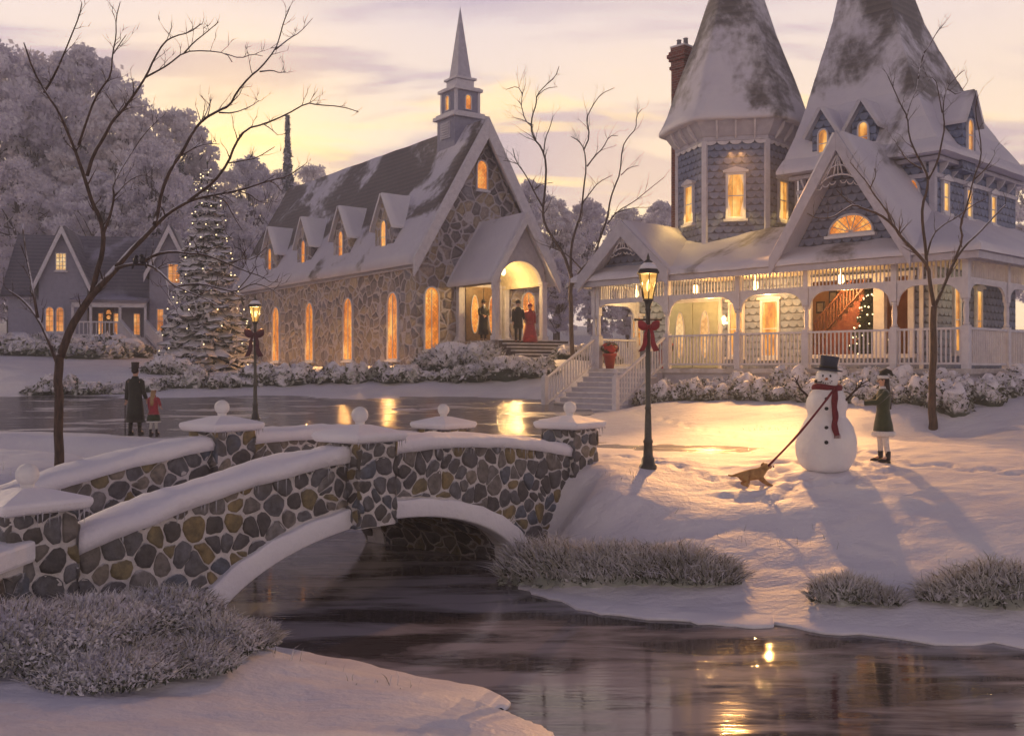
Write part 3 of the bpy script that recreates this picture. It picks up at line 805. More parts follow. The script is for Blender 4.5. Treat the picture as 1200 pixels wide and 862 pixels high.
# copings: rounded, slightly wavy snow beams
def coping(yc, s0, s1, wd=.30):
    b = MB(); n = int((s1 - s0) / .09); vs = []
    prof = [(-wd, -.15), (-wd - .015, -.02), (-wd + .04, .045), (-.1, .07), (.1, .075), (wd - .04, .045), (wd + .015, -.02), (wd, -.15)]
    kk = len(prof)
    for i in range(n + 1):
        s = s0 + (s1 - s0) * i / n
        for j, (a, z) in enumerate(prof):
            q = mnoise.noise(Vector((s * 1.6, j * .45, yc))) * .045 + mnoise.noise(Vector((s * 5, j * .8, yc))) * .022 + mnoise.noise(Vector((s * 13, j * 1.8, yc))) * .008
            vs.append((s, yc + a + q * (.6 if j in (0, 1, 6, 7) else 0), cz(s) + z - .05 + (q if 0 < j < 7 else q * .3)))
    fs = [(i * kk + j, (i + 1) * kk + j, (i + 1) * kk + j + 1, i * kk + j + 1) for i in range(n) for j in range(kk - 1)]
    fs += [(i * kk + kk - 1, (i + 1) * kk + kk - 1, (i + 1) * kk, i * kk) for i in range(n)]
    fs += [tuple(range(kk)), tuple(range((n + 1) * kk - 1, n * kk - 1, -1))]
    b.add(vs, [f[::-1] for f in fs], 0, True)
    return b.build('snow_coping', 'snow_coping', bridge)
for yc in (WT / 2, BW + WT / 2):
    coping(yc, .0, 3.84); coping(yc, 4.46, 8.92)
def icicles(segs, name='icicle_fringe', parent=bridge, mx=.22, dens=7, seed=3):
    rg = random.Random(seed); b = MB()
    for (p0, p1) in segs:
        p0, p1 = Vector(p0), Vector(p1); k = int((p1 - p0).length * dens)
        for i in range(k):
            p = p0.lerp(p1, rg.random()); l = rg.uniform(.04, mx) * rg.random() + .03; r = rg.uniform(.005, .011)
            b.tube([p + Vector((0, 0, .02)), p - Vector((0, 0, l * .5)), p - Vector((0, 0, l))], [r, r * .65, .001], 5)
    return tag(b.build(name, 'icicle_ice', parent), kind='stuff')
segs = []
for a_ in range(0, 18):
    s0 = .4 + a_ * .48
    segs.append(((s0, -.08, cz(s0) - .2), (s0 + .48, -.08, cz(s0 + .48) - .2)))
icicles(segs)
segs = [((s, -.06, arch_z(s) - .02), (s + .3, -.06, arch_z(s + .3) - .02)) for s in [2.6 + .3 * i for i in range(14)]]
icicles(segs, mx=.25, dens=5, seed=9)
# posts
def post(s, yc, capz, size=.74, low=-.6, p=bridge, ballr=.115):
    h = size / 2
    b = MB(); b.box(s - h + .03, s + h - .03, yc - h + .03, yc + h - .03, low, capz, 9)
    for (ox, oy, ang, sd_) in ((0, -h + .03, 0, 1), (-h + .03, 0, -90, 2), (h - .03, 0, 90, 3), (0, h - .03, 180, 4)):
        voronoi_stones(b, fr(s + ox, yc + oy, 0, R(ang)), -h, h, max(low, -.2), capz, lambda q: low if low > 0 else -.2, lambda q: capz - .02, .24, int(s * 7 + yc * 3) + sd_, .026)
    po = b.build('post', ROCKS + ['mortar'], p)
    c = h + .10
    b = MB()
    def ring(k, z): return [(s - k, yc - k, z), (s + k, yc - k, z), (s + k, yc + k, z), (s - k, yc + k, z)]
    vs = ring(c - .04, capz - .03) + ring(c, capz + .02) + ring(c, capz + .09) + ring(c * .55, capz + .155) + ring(.10, capz + .20)
    fs = [(3, 2, 1, 0), (16, 17, 18, 19)] + [(4 * i + k, 4 * i + (k + 1) % 4, 4 * i + 4 + (k + 1) % 4, 4 * i + 4 + k) for i in range(4) for k in range(4)]
    b.add(vs, fs); b.build('post_cap', 'snow_coping', po, bevel=.03)
    b = MB(); b.lathe([(.06, 0), (.07, .05)], (s, yc, capz + .185), 12); b.ball((s, yc, capz + .215 + ballr), ballr, 18, noise=.05, seed=s)
    b.build('ball_finial', 'ball_snow', po)
    sg = [((s - c, yc - c + .03, capz - .02), (s + c, yc - c + .03, capz - .02))]
    icicles(sg, parent=po, dens=11, mx=.2, seed=int(s * 10) + 5)
post(-.38, WT / 2 - .02, -1.42 + zb); post(4.15, WT / 2 - .10, -.97 + zb, low=1.02); post(9.25, WT / 2, -1.03 + zb)
post(0, BW + WT / 2, -1.40 + zb); post(4.15, BW + WT / 2, -.94 + zb, low=1.02); post(9.25, BW + WT / 2, -1.14 + zb)
# wing walls beyond the left posts
def wing(name, s, yc, ang, ln, z0, z1):
    b = MB(fr(s, yc, 0, ang)); b.prism([(.3, -.6), (ln, -.6), (ln, z1 - .12), (.3, z0 - .12)], -WT / 2, WT / 2, 9)
    for sd2, oy in ((0, -WT / 2), (180, WT / 2)):
        T2 = fr(s, yc, 0, ang) @ (fr(0, oy, 0) if sd2 == 0 else fr(ln + .3, oy, 0, R(180)))
        voronoi_stones(b, T2, .3, ln, -.3, 1.6, lambda q: -.3, lambda q: min(z0, z1) - .14, .29, int(ang * 10) + sd2)
    w_ = b.build(name, ROCKS + ['mortar'], bridge)
    b = MB(fr(s, yc, 0, ang)); b.prism([(.3, z0 - .2), (ln + .05, z1 - .2), (ln + .05, z1 + .02), (.3, z0 + .02)], -.3, .3); b.build('snow_coping', 'snow_coping', bridge, bevel=.04)
wing('wing_wall', -.38, WT / 2, R(180 + 32), 5, -1.72 + zb, -1.85 + zb)
wing('wing_wall', 0, BW + WT / 2, R(180 - 12), 7, -1.72 + zb, -1.85 + zb)

# ================================================================ windows and doors
def arch_pts(w, h, k=.5, n=10, z0=0., pointed=.25):
    """outline (x,z) ccw of an arched opening, base centred on x=0"""
    hw = w / 2; sp = h - hw * (1 + pointed)
    p = [(-hw, z0), (hw, z0)]
    for i in range(n + 1):
        a = math.pi * i / n
        p.append((hw * math.cos(a), z0 + sp + hw * (1 + pointed) * math.sin(a) ** (1 if pointed < .1 else .9)))
    return p
def scale_pts(p, d):
    cx = sum(q[0] for q in p) / len(p); cz_ = sum(q[1] for q in p) / len(p)
    out = []
    for x, z in p:
        v = Vector((x - cx, z - cz_)); l = v.length
        out.append((cx + v.x * (1 + d / max(l, .05)), cz_ + v.y * (1 + d / max(l, .05))))
    return out
def ringp(b, outer, inner, y0, y1, mi=0):
    n = len(outer)
    vs = [(p[0], y0, p[1]) for p in outer] + [(p[0], y0, p[1]) for p in inner] + [(p[0], y1, p[1]) for p in outer] + [(p[0], y1, p[1]) for p in inner]
    fs = []
    for i in range(n):
        j = (i + 1) % n
        fs += [(i, j, n + j, n + i), (i, 2 * n + i, 2 * n + j, j), (n + i, n + j, 3 * n + j, 3 * n + i)]
    b.add(vs, fs, mi)
def window(parent, tf, x, z, w, h, shape='rect', frame='trim', pane='pane_house', fw=.07, mull=(0, 1), proud=.09, hood=False, sill=True, name='window', shutters=False, curtain=None, deep=.0):
    """window centred on x, sill at z, in the wall frame tf (x along, +y into the wall)"""
    T = tf @ Matrix.Translation((x, 0, z))
    if shape == 'rect': o = [(-w / 2, 0), (w / 2, 0), (w / 2, h), (-w / 2, h)]; inn = [(-w / 2 + fw, fw), (w / 2 - fw, fw), (w / 2 - fw, h - fw), (-w / 2 + fw, h - fw)]
    elif shape == 'arch': o = arch_pts(w, h); inn = arch_pts(w - 2 * fw, h - 2 * fw, z0=fw)
    elif shape == 'oval':
        o = [(w / 2 * math.sin(a) * -1, h / 2 - h / 2 * math.cos(a)) for a in [-2 * math.pi * i / 20 for i in range(20)]]
        o = [(w / 2 * math.cos(a), h / 2 + h / 2 * math.sin(a)) for a in [2 * math.pi * i / 20 for i in range(20)]]
        inn = [((w / 2 - fw) * math.cos(a), h / 2 + (h / 2 - fw) * math.sin(a)) for a in [2 * math.pi * i / 20 for i in range(20)]]
    elif shape == 'fan':
        o = [(w / 2 * math.cos(a), h * math.sin(a)) for a in [math.pi * i / 16 for i in range(17)]]
        inn = [((w / 2 - fw) * math.cos(a), fw + (h - 2 * fw) * math.sin(a)) for a in [math.pi * i / 16 for i in range(17)]]
    b = MB(T); ringp(b, o, inn, -proud, 0)
    xin = [p[0] for p in inn]; zin = [p[1] for p in inn]
    y0, y1 = -proud + .02, -proud + .05
    for k in range(mull[0]):
        xx = min(xin) + (max(xin) - min(xin)) * (k + 1) / (mull[0] + 1)
        if shape != 'fan': b.box(xx - .014, xx + .014, y0, y1, min(zin), max(zin) - (.0 if shape == 'rect' else w * .08))
    for k in range(mull[1]):
        zz = min(zin) + (max(zin) - min(zin)) * (k + 1) / (mull[1] + 1)
        xw = max(xin) if shape in ('rect', 'arch') else w * .40
        b.box(-xw, xw, y0 + .004, y1 + .004, zz - .014, zz + .014)
    if shape == 'fan':
        for k in range(1, 7):
            a = math.pi * k / 7
            b.tube([(0, y0 + .02, fw), ((w / 2 - fw) * math.cos(a), y0 + .02, fw + (h - 2 * fw) * math.sin(a))], .016, 5)
    f = b.build(name, frame, parent)
    b = MB(T); n = len(inn); b.prism(inn, -.035, -.005)
    b.build('pane', pane, f, uv=True)
    if sill:
        b = MB(T); b.box(-w / 2 - .07, w / 2 + .07, -proud - .08, 0, -.09, -.003); b.build('sill', 'snow_coping' if sill == 'snow' else frame, f)
    if hood:
        b = MB(T); b.prism([(-w / 2 - .09, h), (w / 2 + .09, h), (w / 2 + .09, h + .07), (0, h + .07 + (.12 if hood == 'peak' else .06)), (-w / 2 - .09, h + .07)], -proud - .06, 0); b.build('hood', frame, f)
    return f

# ================================================================ church
CW = 6.6; CL = 20.5
CORN = Vector((-4.05, 43.4)); crz = math.atan2(.577, .817)
cz0 = EZ            # local z 0 = eye level
church = empty('church', (CORN.x, CORN.y, cz0), crz, 'fieldstone church with steep snowy roof, four dormers and lit arched windows', 'church')
EV, AP, OV = 4.35, 10.8, .38   # eave height, apex, overhang
sl_ = (AP - EV) / (CW / 2 + OV)
b = MB()
# side and back walls, solid body
b.prism([(0, -.6), (CW, -.6), (CW, EV + OV * sl_ * .9), (CW / 2, AP - .35), (0, EV + OV * sl_ * .9)], 0, CL)
b.build('stone_wall', 'church_stone', church)
# roof slabs with thick snow
def roof_slab(b, x0, z0, x1, z1, y0, y1, th=.2, mi=0, wav=.05, nn=40):
    """sloped sheet from eave (x0,z0) to ridge (x1,z1) with a soft uneven snow surface"""
    mm = 14; vs = []; d = Vector((x1 - x0, z1 - z0)).normalized(); nrm = Vector((-d.y, d.x)) if x1 > x0 else Vector((d.y, -d.x))
    for i in range(nn + 1):
        for j in range(mm + 1):
            t = j / mm; x = x0 + (x1 - x0) * t; z = z0 + (z1 - z0) * t; y = y0 + (y1 - y0) * i / nn
            e = th + wav * mnoise.noise(Vector((x * .9, y * .6, z * .6)))
            if j == 0: e *= .8
            vs.append((x + nrm.x * e, y, z + nrm.y * e))
    off = len(vs)
    for i in range(nn + 1): vs += [(x0, y0 + (y1 - y0) * i / nn, z0), (x1, y0 + (y1 - y0) * i / nn, z1)]
    q = mm + 1; fs = []
    for i in range(nn):
        for j in range(mm): fs.append((i * q + j, i * q + j + 1, (i + 1) * q + j + 1, (i + 1) * q + j))
        fs.append((off + 2 * i, off + 2 * i + 1, off + 2 * i + 3, off + 2 * i + 2))
        fs.append((i * q, (i + 1) * q, off + 2 * i + 2, off + 2 * i))
    fs.append(tuple([off, off + 1] + [mm - j for j in range(mm + 1)])); e0 = nn * q
    fs.append(tuple([off + 2 * nn, off + 2 * nn + 1] + [e0 + mm - j for j in range(mm + 1)]))
    b.add(vs, fs, mi, True)
b = MB()
roof_slab(b, -OV, EV, CW / 2 + .02, AP, -.45, CL + .5); roof_slab(b, CW + OV, EV, CW / 2 - .02, AP, -.45, CL + .5)
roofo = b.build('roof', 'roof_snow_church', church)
# white rake boards on the gable
for sgn in (-1, 1):
    b = MB(); xe = -OV - .06 if sgn < 0 else CW + OV + .06
    wv_ = .42
    pts_ = [(xe, EV - .12), (xe, EV - .12 - wv_), (CW / 2, AP - .12 - wv_ * 1.5), (CW / 2, AP + .22), (xe, EV + .32)]
    if sgn > 0: pts_ = pts_[::-1]
    b.prism(pts_, -.62, -.46); b.build('rake_board', 'trim_white', church, bevel=.02)
b = MB(); b.box(-.16, -.02, 0, CL, EV - .12, EV + .1); b.build('eave_board', 'trim', church)
# quoin-like corner
SIDE = fr(0, 0, 0, R(-90))
def side(y): return fr(0, y, 0, R(-90))
for y in (2.0, 6.4, 10.8, 15.2):
    f = window(church, side(y), 0, .35, 1.0, 3.0, 'arch', 'trim_white', 'pane_church', .06, (1, 0), sill='snow')
    lamp('window_fill', 'SPOT', (-.3, y, 1.9), 620, (1, .50, .16), church, 0, (0, R(50), 0), 150)  # unseen spot added outside each pane to spread its glow on the snow
FRONT = fr(0, 0, 0, 0)
for x in (.72, 5.85):
    window(church, FRONT, x, .75, .78, 2.75, 'arch', 'trim_white', 'pane_church', .06, (1, 0), sill='snow')
window(church, FRONT, CW / 2, 7.85, .62, 1.35, 'arch', 'trim_white', 'pane_church', .06, (0, 0))
# dormers
def dormer(parent, T, w, h, roofrun, rise, stone='church_stone', pane='pane_church', frame='trim', wallmat=None, winh=1.2, winw=.42, roofm='snow_coping', name='dormer', winz=.35):
    """front face in frame T at z=0..h, ridge running +y"""
    b = MB(T); b.prism([(-w / 2, -.5), (w / 2, -.5), (w / 2, h), (0, h + rise), (-w / 2, h)], 0, roofrun)
    d = b.build(name, stone, parent, uv=True)
    for sgn in (-1, 1):
        b = MB(T); ov = .16; m_ = rise / (w / 2)
        roof_slab(b, sgn * (w / 2 + ov), h - ov * m_, 0, h + .02, 0, 1) if False else None
        x0 = sgn * (w / 2 + ov); z0 = h - ov * m_
        roof_slab(b, x0, z0, -sgn * .01, h + rise, -.2, roofrun, th=.12, wav=.04, nn=8)
        b.build('dormer_roof', roofm, d)
    window(d, T, 0, winz, winw, winh, 'arch', frame, pane, .045, (0, 1), sill=False, proud=.07)
    return d
DX = .05
for y in (2.95, 7.3, 11.7, 16.2):
    T = fr(DX, y, 0, R(-90)) @ Matrix.Translation((0, 0, 4.85))
    dormer(church, T, 1.75, 1.55, 2.7, 1.35, winw=.52, winh=1.55, winz=.22)
# steeple
st = Vector((CW / 2, 1.75)); 
def sbox(b, r, z0, z1): b.box(st.x - r, st.x + r, st.y - r, st.y + r, z0, z1)
b = MB(); sbox(b, .76, 9.4, 11.25); stp = b.build('steeple', 'clapboard', church, uv=True)
b = MB(); sbox(b, .92, 11.25, 11.42); sbox(b, .82, 11.42, 11.52); b.build('cornice', 'trim_white', stp, bevel=.02)
b = MB(); sbox(b, .62, 11.52, 12.5); b.build('belfry', 'clapboard', stp, uv=True)
for r_ in (-1, 1):
    for sy in (-1, 1):
        b = MB()
        b.box(st.x + r_ * .60 - .06, st.x + r_ * .60 + .06, st.y + sy * .60 - .06, st.y + sy * .60 + .06, 11.52, 12.5)
        b.build('corner_board', 'trim_white', stp)
b = MB(); sbox(b, .76, 12.5, 12.64); sbox(b, .68, 12.64, 12.70); b.build('cornice', 'trim_white', stp, bevel=.02)
b = MB(); sbox(b, .46, 12.70, 13.05); sbox(b, .55, 13.05, 13.16); b.build('cornice', 'trim_white', stp, bevel=.02)
b = MB(); b.add([(st.x + sx * .37, st.y + sy * .37, 13.16) for sx, sy in ((-1, -1), (1, -1), (1, 1), (-1, 1))] + [(st.x, st.y, 16.5)], [(0, 1, 4), (1, 2, 4), (2, 3, 4), (3, 0, 4), (3, 2, 1, 0)])
b.build('spire', 'trim', stp)
window(stp, fr(st.x, st.y - .62, 11.62, 0), 0, 0, .36, .72, 'arch', 'trim_white', 'pane_church', .04, (0, 0), sill=False)
window(stp, fr(st.x - .62, st.y, 11.62, R(-90)), 0, 0, .36, .72, 'arch', 'trim_white', 'pane_church', .04, (0, 0), sill=False)
b = MB(fr(st.x - .76, st.y, 0, R(-90)))
b.box(-.40, .40, -.05, 0, 10.35, 11.1)
for k in range(6): b.box(-.33, .33, -.09, -.04, 10.42 + k * .11, 10.47 + k * .11)
b.build('louvre', 'trim', stp)
# entry porch
PX0, PX1, PY = 2.0, 4.6, -3.0; pc = (PX0 + PX1) / 2; FZ = 1.15; PE = 3.9
b = MB(); b.box(PX0 - .1, PX1 + .1, PY - .1, 0, -.4, FZ); b.build('porch_base', 'church_stone', church)
for (x, y) in ((PX0 + .08, PY + .08), (PX1 - .08, PY + .08), (PX0 + .08, -.14), (PX1 - .08, -.14)):
    b = MB(); b.box(x - .12, x + .12, y - .12, y + .12, FZ, PE - .25); b.box(x - .17, x + .17, y - .17, y + .17, FZ, FZ + .2); b.box(x - .16, x + .16, y - .16, y + .16, PE - .37, PE - .25)
    b.build('column', 'trim_white', church, bevel=.015)
b = MB()
for x in (PX0, PX1): b.box(x - .13 if x == PX0 else x - .13, x + .13, PY + .2, -.0, PE - .25, PE + .12)
b.build('porch_beam', 'trim_white', church)
# front arch panel
ax = [(PX1 - .2 - pc) * math.cos(math.pi * i / 18) for i in range(19)]; az = [PE - .45 + 1.02 * math.sin(math.pi * i / 18) for i in range(19)]
AE = 6.25
outer = [(PX1 + .1, PE - .25)] + [(PX1 + .1, PE)] + [(pc, AE)] + [(PX0 - .1, PE)] + [(PX0 - .1, PE - .25)]
b = MB(); vs = []; N_ = 19
def gz_at(x): return PE + (AE - PE) * (1 - abs(x - pc) / (PX1 + .1 - pc))
for yy in (PY, PY + .2):
    for i in range(N_): vs += [(pc + ax[i], yy, az[i]), (pc + ax[i] * 1.12, yy, max(gz_at(pc + ax[i] * 1.12), az[i] + .02))]
fs = []
for i in range(N_ - 1):
    k = 2 * i; o_ = 2 * N_
    fs += [(k, k + 2, k + 3, k + 1), (o_ + k, o_ + k + 1, o_ + k + 3, o_ + k + 2), (k, o_ + k, o_ + k + 2, k + 2)]
b.add(vs, [f[::-1] for f in fs]); b.build('arch_panel', 'trim', church)
# golden vault under the porch roof
b = MB(); vs = []
for yy in (PY + .2, -.01):
    for i in range(N_): vs.append((pc + ax[i] * 1.0, yy, az[i] + .03))
b.add(vs, [(i, i + 1, N_ + i + 1, N_ + i) for i in range(N_ - 1)], 0, True); b.build('vault', 'porch_ceiling', church)
for sgn in (-1, 1):
    b = MB(); roof_slab(b, pc + sgn * (PX1 - pc + .42), PE - .42, pc - sgn * .02, AE + .12, PY - .35, 0, th=.16, wav=.05, nn=12)
    b.build('porch_roof', 'roof_snow_church' if sgn < 0 else 'snow_coping', church)
for sgn in (-1, 1):
    xe = pc + sgn * (PX1 - pc + .45)
    p_ = [(xe, PE - .52), (xe, PE - .72), (pc, AE - .28), (pc, AE + .22), (xe, PE - .22)]
    if sgn > 0: p_ = p_[::-1]
    b = MB(); b.prism(p_, PY - .48, PY - .36); b.build('rake_board', 'trim_white', church)
# doors
b = MB(FRONT); b.box(pc - 1.05, pc + 1.05, -.10, 0, FZ, FZ + 2.55); b.build('door_frame', 'trim', church)
for sgn in (-1, 1):
    b = MB(); x0, x1 = (pc - .9, pc - .02) if sgn < 0 else (pc + .02, pc + .9)
    b.box(x0, x1, -.15, -.1, FZ + .02, FZ + 2.4); d_ = b.build('door', 'door_wood', church)
    window(d_, fr((x0 + x1) / 2, -.15, FZ + .35), 0, 0, .42, 1.7, 'oval', 'trim_white', 'pane_church', .04, (0, 0), sill=False, proud=.04)
    b = MB(); b.tube([(pc + sgn * .1, -.19, FZ + 1.0), (pc + sgn * .1, -.19, FZ + 1.2)], .018, 6); b.build('handle', 'frame_gold', d_)
# steps
NS = 6
for k in range(NS):
    z1 = FZ - k * .15; 
    b = MB(); y1 = PY - .1 - k * .30
    b.box(PX0 + .1, PX1 + .9, y1 - .30, y1 + .02, -.6, z1 - .15 + .13, 0)
    b.build('step', 'step_dark', church)
    b = MB(); b.box(PX0 + .06, PX1 + .94, y1 - .33, y1 - .02, z1 - .02, z1 + .025 - .0); b.tf = Matrix.Identity(4)
    b.build('step_snow', 'step_snow', church)
lamp('porch_light_and_fill', 'POINT', (pc, PY / 2 - .2, PE - .35), 170, (1, .62, .22), church, .06)
lamp('porch_light_and_fill', 'SPOT', (pc, PY + .3, PE - .3), 1500, (1, .56, .20), church, 0, (R(58), 0, R(180)), 95)
b = MB(); b.lathe([(.02, .22), (.09, .16), (.11, -.02), (.06, -.10), (.0, -.12)], (pc, PY / 2 - .2, PE + .18), 10); b.build('porch_lantern', 'bulb_warm', church)
b = MB(); b.tube([(pc, PY / 2 - .2, PE + .38), (pc, PY / 2 - .2, PE + .62)], .012, 5); b.build('lantern_chain', 'iron', church)

# ================================================================ far cottage on the left
HO = at(212, 400, 62); crot = R(8)
# local frame: x along the front to the right, y into the house
cot = empty('cottage', (at(150, 431, 62).x, 62, EZ + 1.45), R(12), 'pale blue wooden cottage with snowy steep roof and lit door beyond the frosted shrubs', 'house')
def rx(px, Y=62): return (px - 150) / F * Y
def rz(py, Y=62): return (431 - py) / F * Y - 1.45
# main body
mx0, mx1 = rx(20), rx(190)
b = MB(); b.box(mx0, mx1, 0, 7, -1.5, rz(352)); b.build('wall', 'clapboard', cot, uv=True)
b = MB(); roof_slab(b, -.6, rz(350), 3.5, rz(275), mx0 - .3, mx1 - .2, th=.18, nn=16)
b2 = MB()
for (vs_, q) in ((b.v, 0),):
    pass
def roof_along_x(parent, x0, x1, y0, z0, y1, z1, mat, name='roof', th=.16, nn=14):
    """slope rising from front eave (y0,z0) to ridge (y1,z1), running along x"""
    T = Matrix.Rotation(R(90), 4, 'Z')     # local (x,y)->( -y, x)
    b = MB(); mm = 10; vs = []; dv = Vector((y1 - y0, z1 - z0)).normalized(); nr = Vector((-dv.y, dv.x)) if y1 > y0 else Vector((dv.y, -dv.x))
    for i in range(nn + 1):
        for j in range(mm + 1):
            t = j / mm; y = y0 + (y1 - y0) * t; z = z0 + (z1 - z0) * t; x = x0 + (x1 - x0) * i / nn
            e = th + .05 * mnoise.noise(Vector((x * .9, y, z)))
            vs.append((x, y + nr.x * e, z + nr.y * e))
    off = len(vs); q = mm + 1
    for i in range(nn + 1): x = x0 + (x1 - x0) * i / nn; vs += [(x, y0, z0), (x, y1, z1)]
    fs = []
    for i in range(nn):
        for j in range(mm): fs.append((i * q + j, (i + 1) * q + j, (i + 1) * q + j + 1, i * q + j + 1))
        fs += [(off + 2 * i, off + 2 * i + 2, off + 2 * i + 3, off + 2 * i + 1), (i * q, (i + 1) * q, off + 2 * i + 2, off + 2 * i)]
    fs += [tuple([off, off + 1] + [mm - j for j in range(mm + 1)]), tuple([off + 2 * nn, off + 2 * nn + 1] + [nn * q + mm - j for j in range(mm + 1)])]
    b.add(vs, fs, 0, True); return b.build(name, mat, parent)
roof_along_x(cot, mx0 - .3, rx(188), -.5, rz(350), 3.5, rz(272), 'roof_snow_far')
roof_along_x(cot, mx0 - .3, rx(188), 7.5, rz(350), 3.5, rz(272), 'roof_snow_far')
# front gables: left one and right one
def gable(parent, xc, hw, y0, y1, zb_, ze, za, wallm, roofm, ov=.25, boards=True, name='gable', uvs=True):
    b = MB(); b.prism([(xc - hw, zb_), (xc + hw, zb_), (xc + hw, ze), (xc, za), (xc - hw, ze)], y0, y1)
    g_ = b.build(name, wallm, parent, uv=uvs)
    m_ = (za - ze) / hw
    for sgn in (-1, 1):
        b = MB(); roof_slab(b, xc + sgn * (hw + ov), ze - ov * m_ + .05, xc - sgn * .02, za + .07, y0 - .35, y1, th=.16, wav=.05, nn=10)
        b.build('roof', roofm, g_)
        xe = xc + sgn * (hw + ov + .03)
        if boards:
            p_ = [(xe, ze - ov * m_ - .02), (xe, ze - ov * m_ - .24), (xc, za - .32), (xc, za + .18), (xe, ze - ov * m_ + .22)]
            if sgn > 0: p_ = p_[::-1]
            b = MB(); b.prism(p_, y0 - .46, y0 - .36); b.build('rake_board', 'trim_white', g_)
    return g_
gl = gable(cot, rx(82), rx(108) - rx(82), -.8, 3.4, -1.5, rz(332), rz(272), 'clapboard', 'roof_snow_far')
window(gl, fr(rx(80), -.8, rz(320)), 0, 0, .62, 1.05, 'rect', 'trim_white', 'pane_pale', .05, (2, 3), sill=True)
window(gl, fr(rx(79), -.8, rz(390)), 0, 0, .5, 1.5, 'arch', 'trim_white', 'pane_far', .05, (0, 0))
window(gl, fr(rx(68), -.8, rz(390)), 0, 0, .5, 1.5, 'arch', 'trim_white', 'pane_far', .05, (0, 0))
gr_ = gable(cot, rx(200), rx(222) - rx(200), -1.6, 4, -1.5, rz(318), rz(270), 'clapboard', 'roof_snow_far')
window(gr_, fr(rx(205), -1.6, rz(334)), 0, 0, .75, 1.2, 'rect', 'trim_white', 'pane_far', .06, (1, 1))
window(gr_, fr(rx(190), -1.6, rz(391)), 0, 0, .42, 1.45, 'rect', 'trim_white', 'pane_far', .05, (0, 1))
# porch of the cottage
roof_along_x(cot, rx(96), rx(178), -2.7, rz(358), .1, rz(348), 'roof_snow_far', 'porch_roof', nn=8)
b = MB(); b.box(rx(98), rx(177), -2.6, -2.45, rz(363), rz(357)); b.build('porch_beam', 'trim_white', cot)
for px_ in (99, 118, 149, 176):
    b = MB(); b.box(rx(px_) - .07, rx(px_) + .07, -2.6, -2.46, -1.2, rz(360)); b.build('post', 'trim_white', cot)
b = MB(); b.box(rx(97), rx(178), -2.7, 0, -1.5, rz(396)); b.build('porch_floor', 'porch_floor', cot)
b = MB(fr(rx(129), 0, rz(395))); b.box(-.28, .28, -.06, -.01, 0, 1.75); dd = b.build('door', 'door_wood', cot)
window(dd, fr(rx(129), -.06, rz(395) + .95), 0, 0, .36, .72, 'arch', 'door_wood', 'pane_far', .04, (0, 0), sill=False, proud=.04)
for px_ in (120, 137):
    window(cot, fr(rx(px_), 0, rz(393)), 0, 0, .32, 1.35, 'rect', 'trim_white', 'pane_far', .04, (0, 1), sill=False)
window(cot, fr(rx(160), 0, rz(393)), 0, 0, .42, 1.35, 'rect', 'trim_white', 'pane_far', .05, (0, 1))
b = MB()
for i in range(20):
    a = 2 * math.pi * i / 20; a2 = 2 * math.pi * (i + 1) / 20
    b.tube([(rx(129) + .17 * math.cos(a), -.16, rz(372) + .17 * math.sin(a)), (rx(129) + .17 * math.cos(a2), -.16, rz(372) + .17 * math.sin(a2))], .05, 5)
wreath = b.build('wreath', 'fir_dark'); wreath.matrix_world = Matrix.Translation(cot.location) @ Matrix.Rotation(R(12), 4, 'Z')
tag(wreath, 'small dark round wreath hanging on the lit cottage door', 'wreath')
def rail_run(parent, p0, p1, h=.85, gap=.16, r=.022, mat='trim_white', name='railing', low=.1, topw=.05):
    p0, p1 = Vector(p0), Vector(p1); L = (p1 - p0).length; n = max(1, int(L / gap)); d = (p1 - p0)
    b = MB(); up = Vector((0, 0, 1))
    def bar(a, c, wd, ht):
        dd_ = (c - a).normalized(); sd_ = dd_.cross(up).normalized() * wd / 2; hh = Vector((0, 0, ht / 2))
        vs = [a - sd_ - hh, a + sd_ - hh, a + sd_ + hh, a - sd_ + hh, c - sd_ - hh, c + sd_ - hh, c + sd_ + hh, c - sd_ + hh]
        b.add(vs, [(0, 1, 2, 3), (7, 6, 5, 4), (0, 4, 5, 1), (1, 5, 6, 2), (2, 6, 7, 3), (3, 7, 4, 0)])
    bar(p0 + up * h, p1 + up * h, topw * 1.6, topw); bar(p0 + up * low, p1 + up * low, topw, topw)
    for i in range(n):
        q = p0 + d * ((i + .5) / n); bar2 = r
        b.box(q.x - r, q.x + r, q.y - r, q.y + r, q.z + low, q.z + h)
    o = b.build(name, mat, parent)
    return o
rail_run(cot, (rx(99), -2.53, rz(396)), (rx(149), -2.53, rz(396)), .85, .22, .03, topw=.09)
for x_ in (150, 177):
    rail_run(cot, (rx(x_), -2.6, rz(396)), (rx(x_ + 22), -5.2, rz(416)), .95, .25, .035, topw=.10)
    b = MB(); xx = rx(x_ + 22); b.box(xx - .09, xx + .09, -5.3, -5.12, -2.2, rz(416) + 1.1); b.build('newel', 'trim_white', cot)
for k in range(7):
    t = k / 7; 
    b = MB(); x0 = rx(151 + 22 * t); z_ = rz(397) - k * .17
    b.box(x0, x0 + rx(177) - rx(151), -2.7 - (k + 1) * .36, -2.7 - k * .36, -2.4, z_); b.build('step', 'step_snow', cot)

# ================================================================ Victorian house
MO = Vector((2.9, 36.0, EZ)); mrz = math.atan2(-.722, .691)
man = empty('victorian_house', MO, mrz, 'blue-grey Victorian house with conical turret, flared snowy roofs and a glowing wraparound porch', 'house')
def mx(px, y):
    k = (px - 600) / F
    return (k * (36 + .691 * y) - 2.9 - .722 * y) / (.691 + .722 * k)
def mw(x, y, z=0):     # local -> world
    return Vector((2.9 + .691 * x + .722 * y, 36 - .722 * x + .691 * y, EZ + z))
WY = 2.4; HX1 = 11.0; HY1 = 8.6
EVZ = 3.02
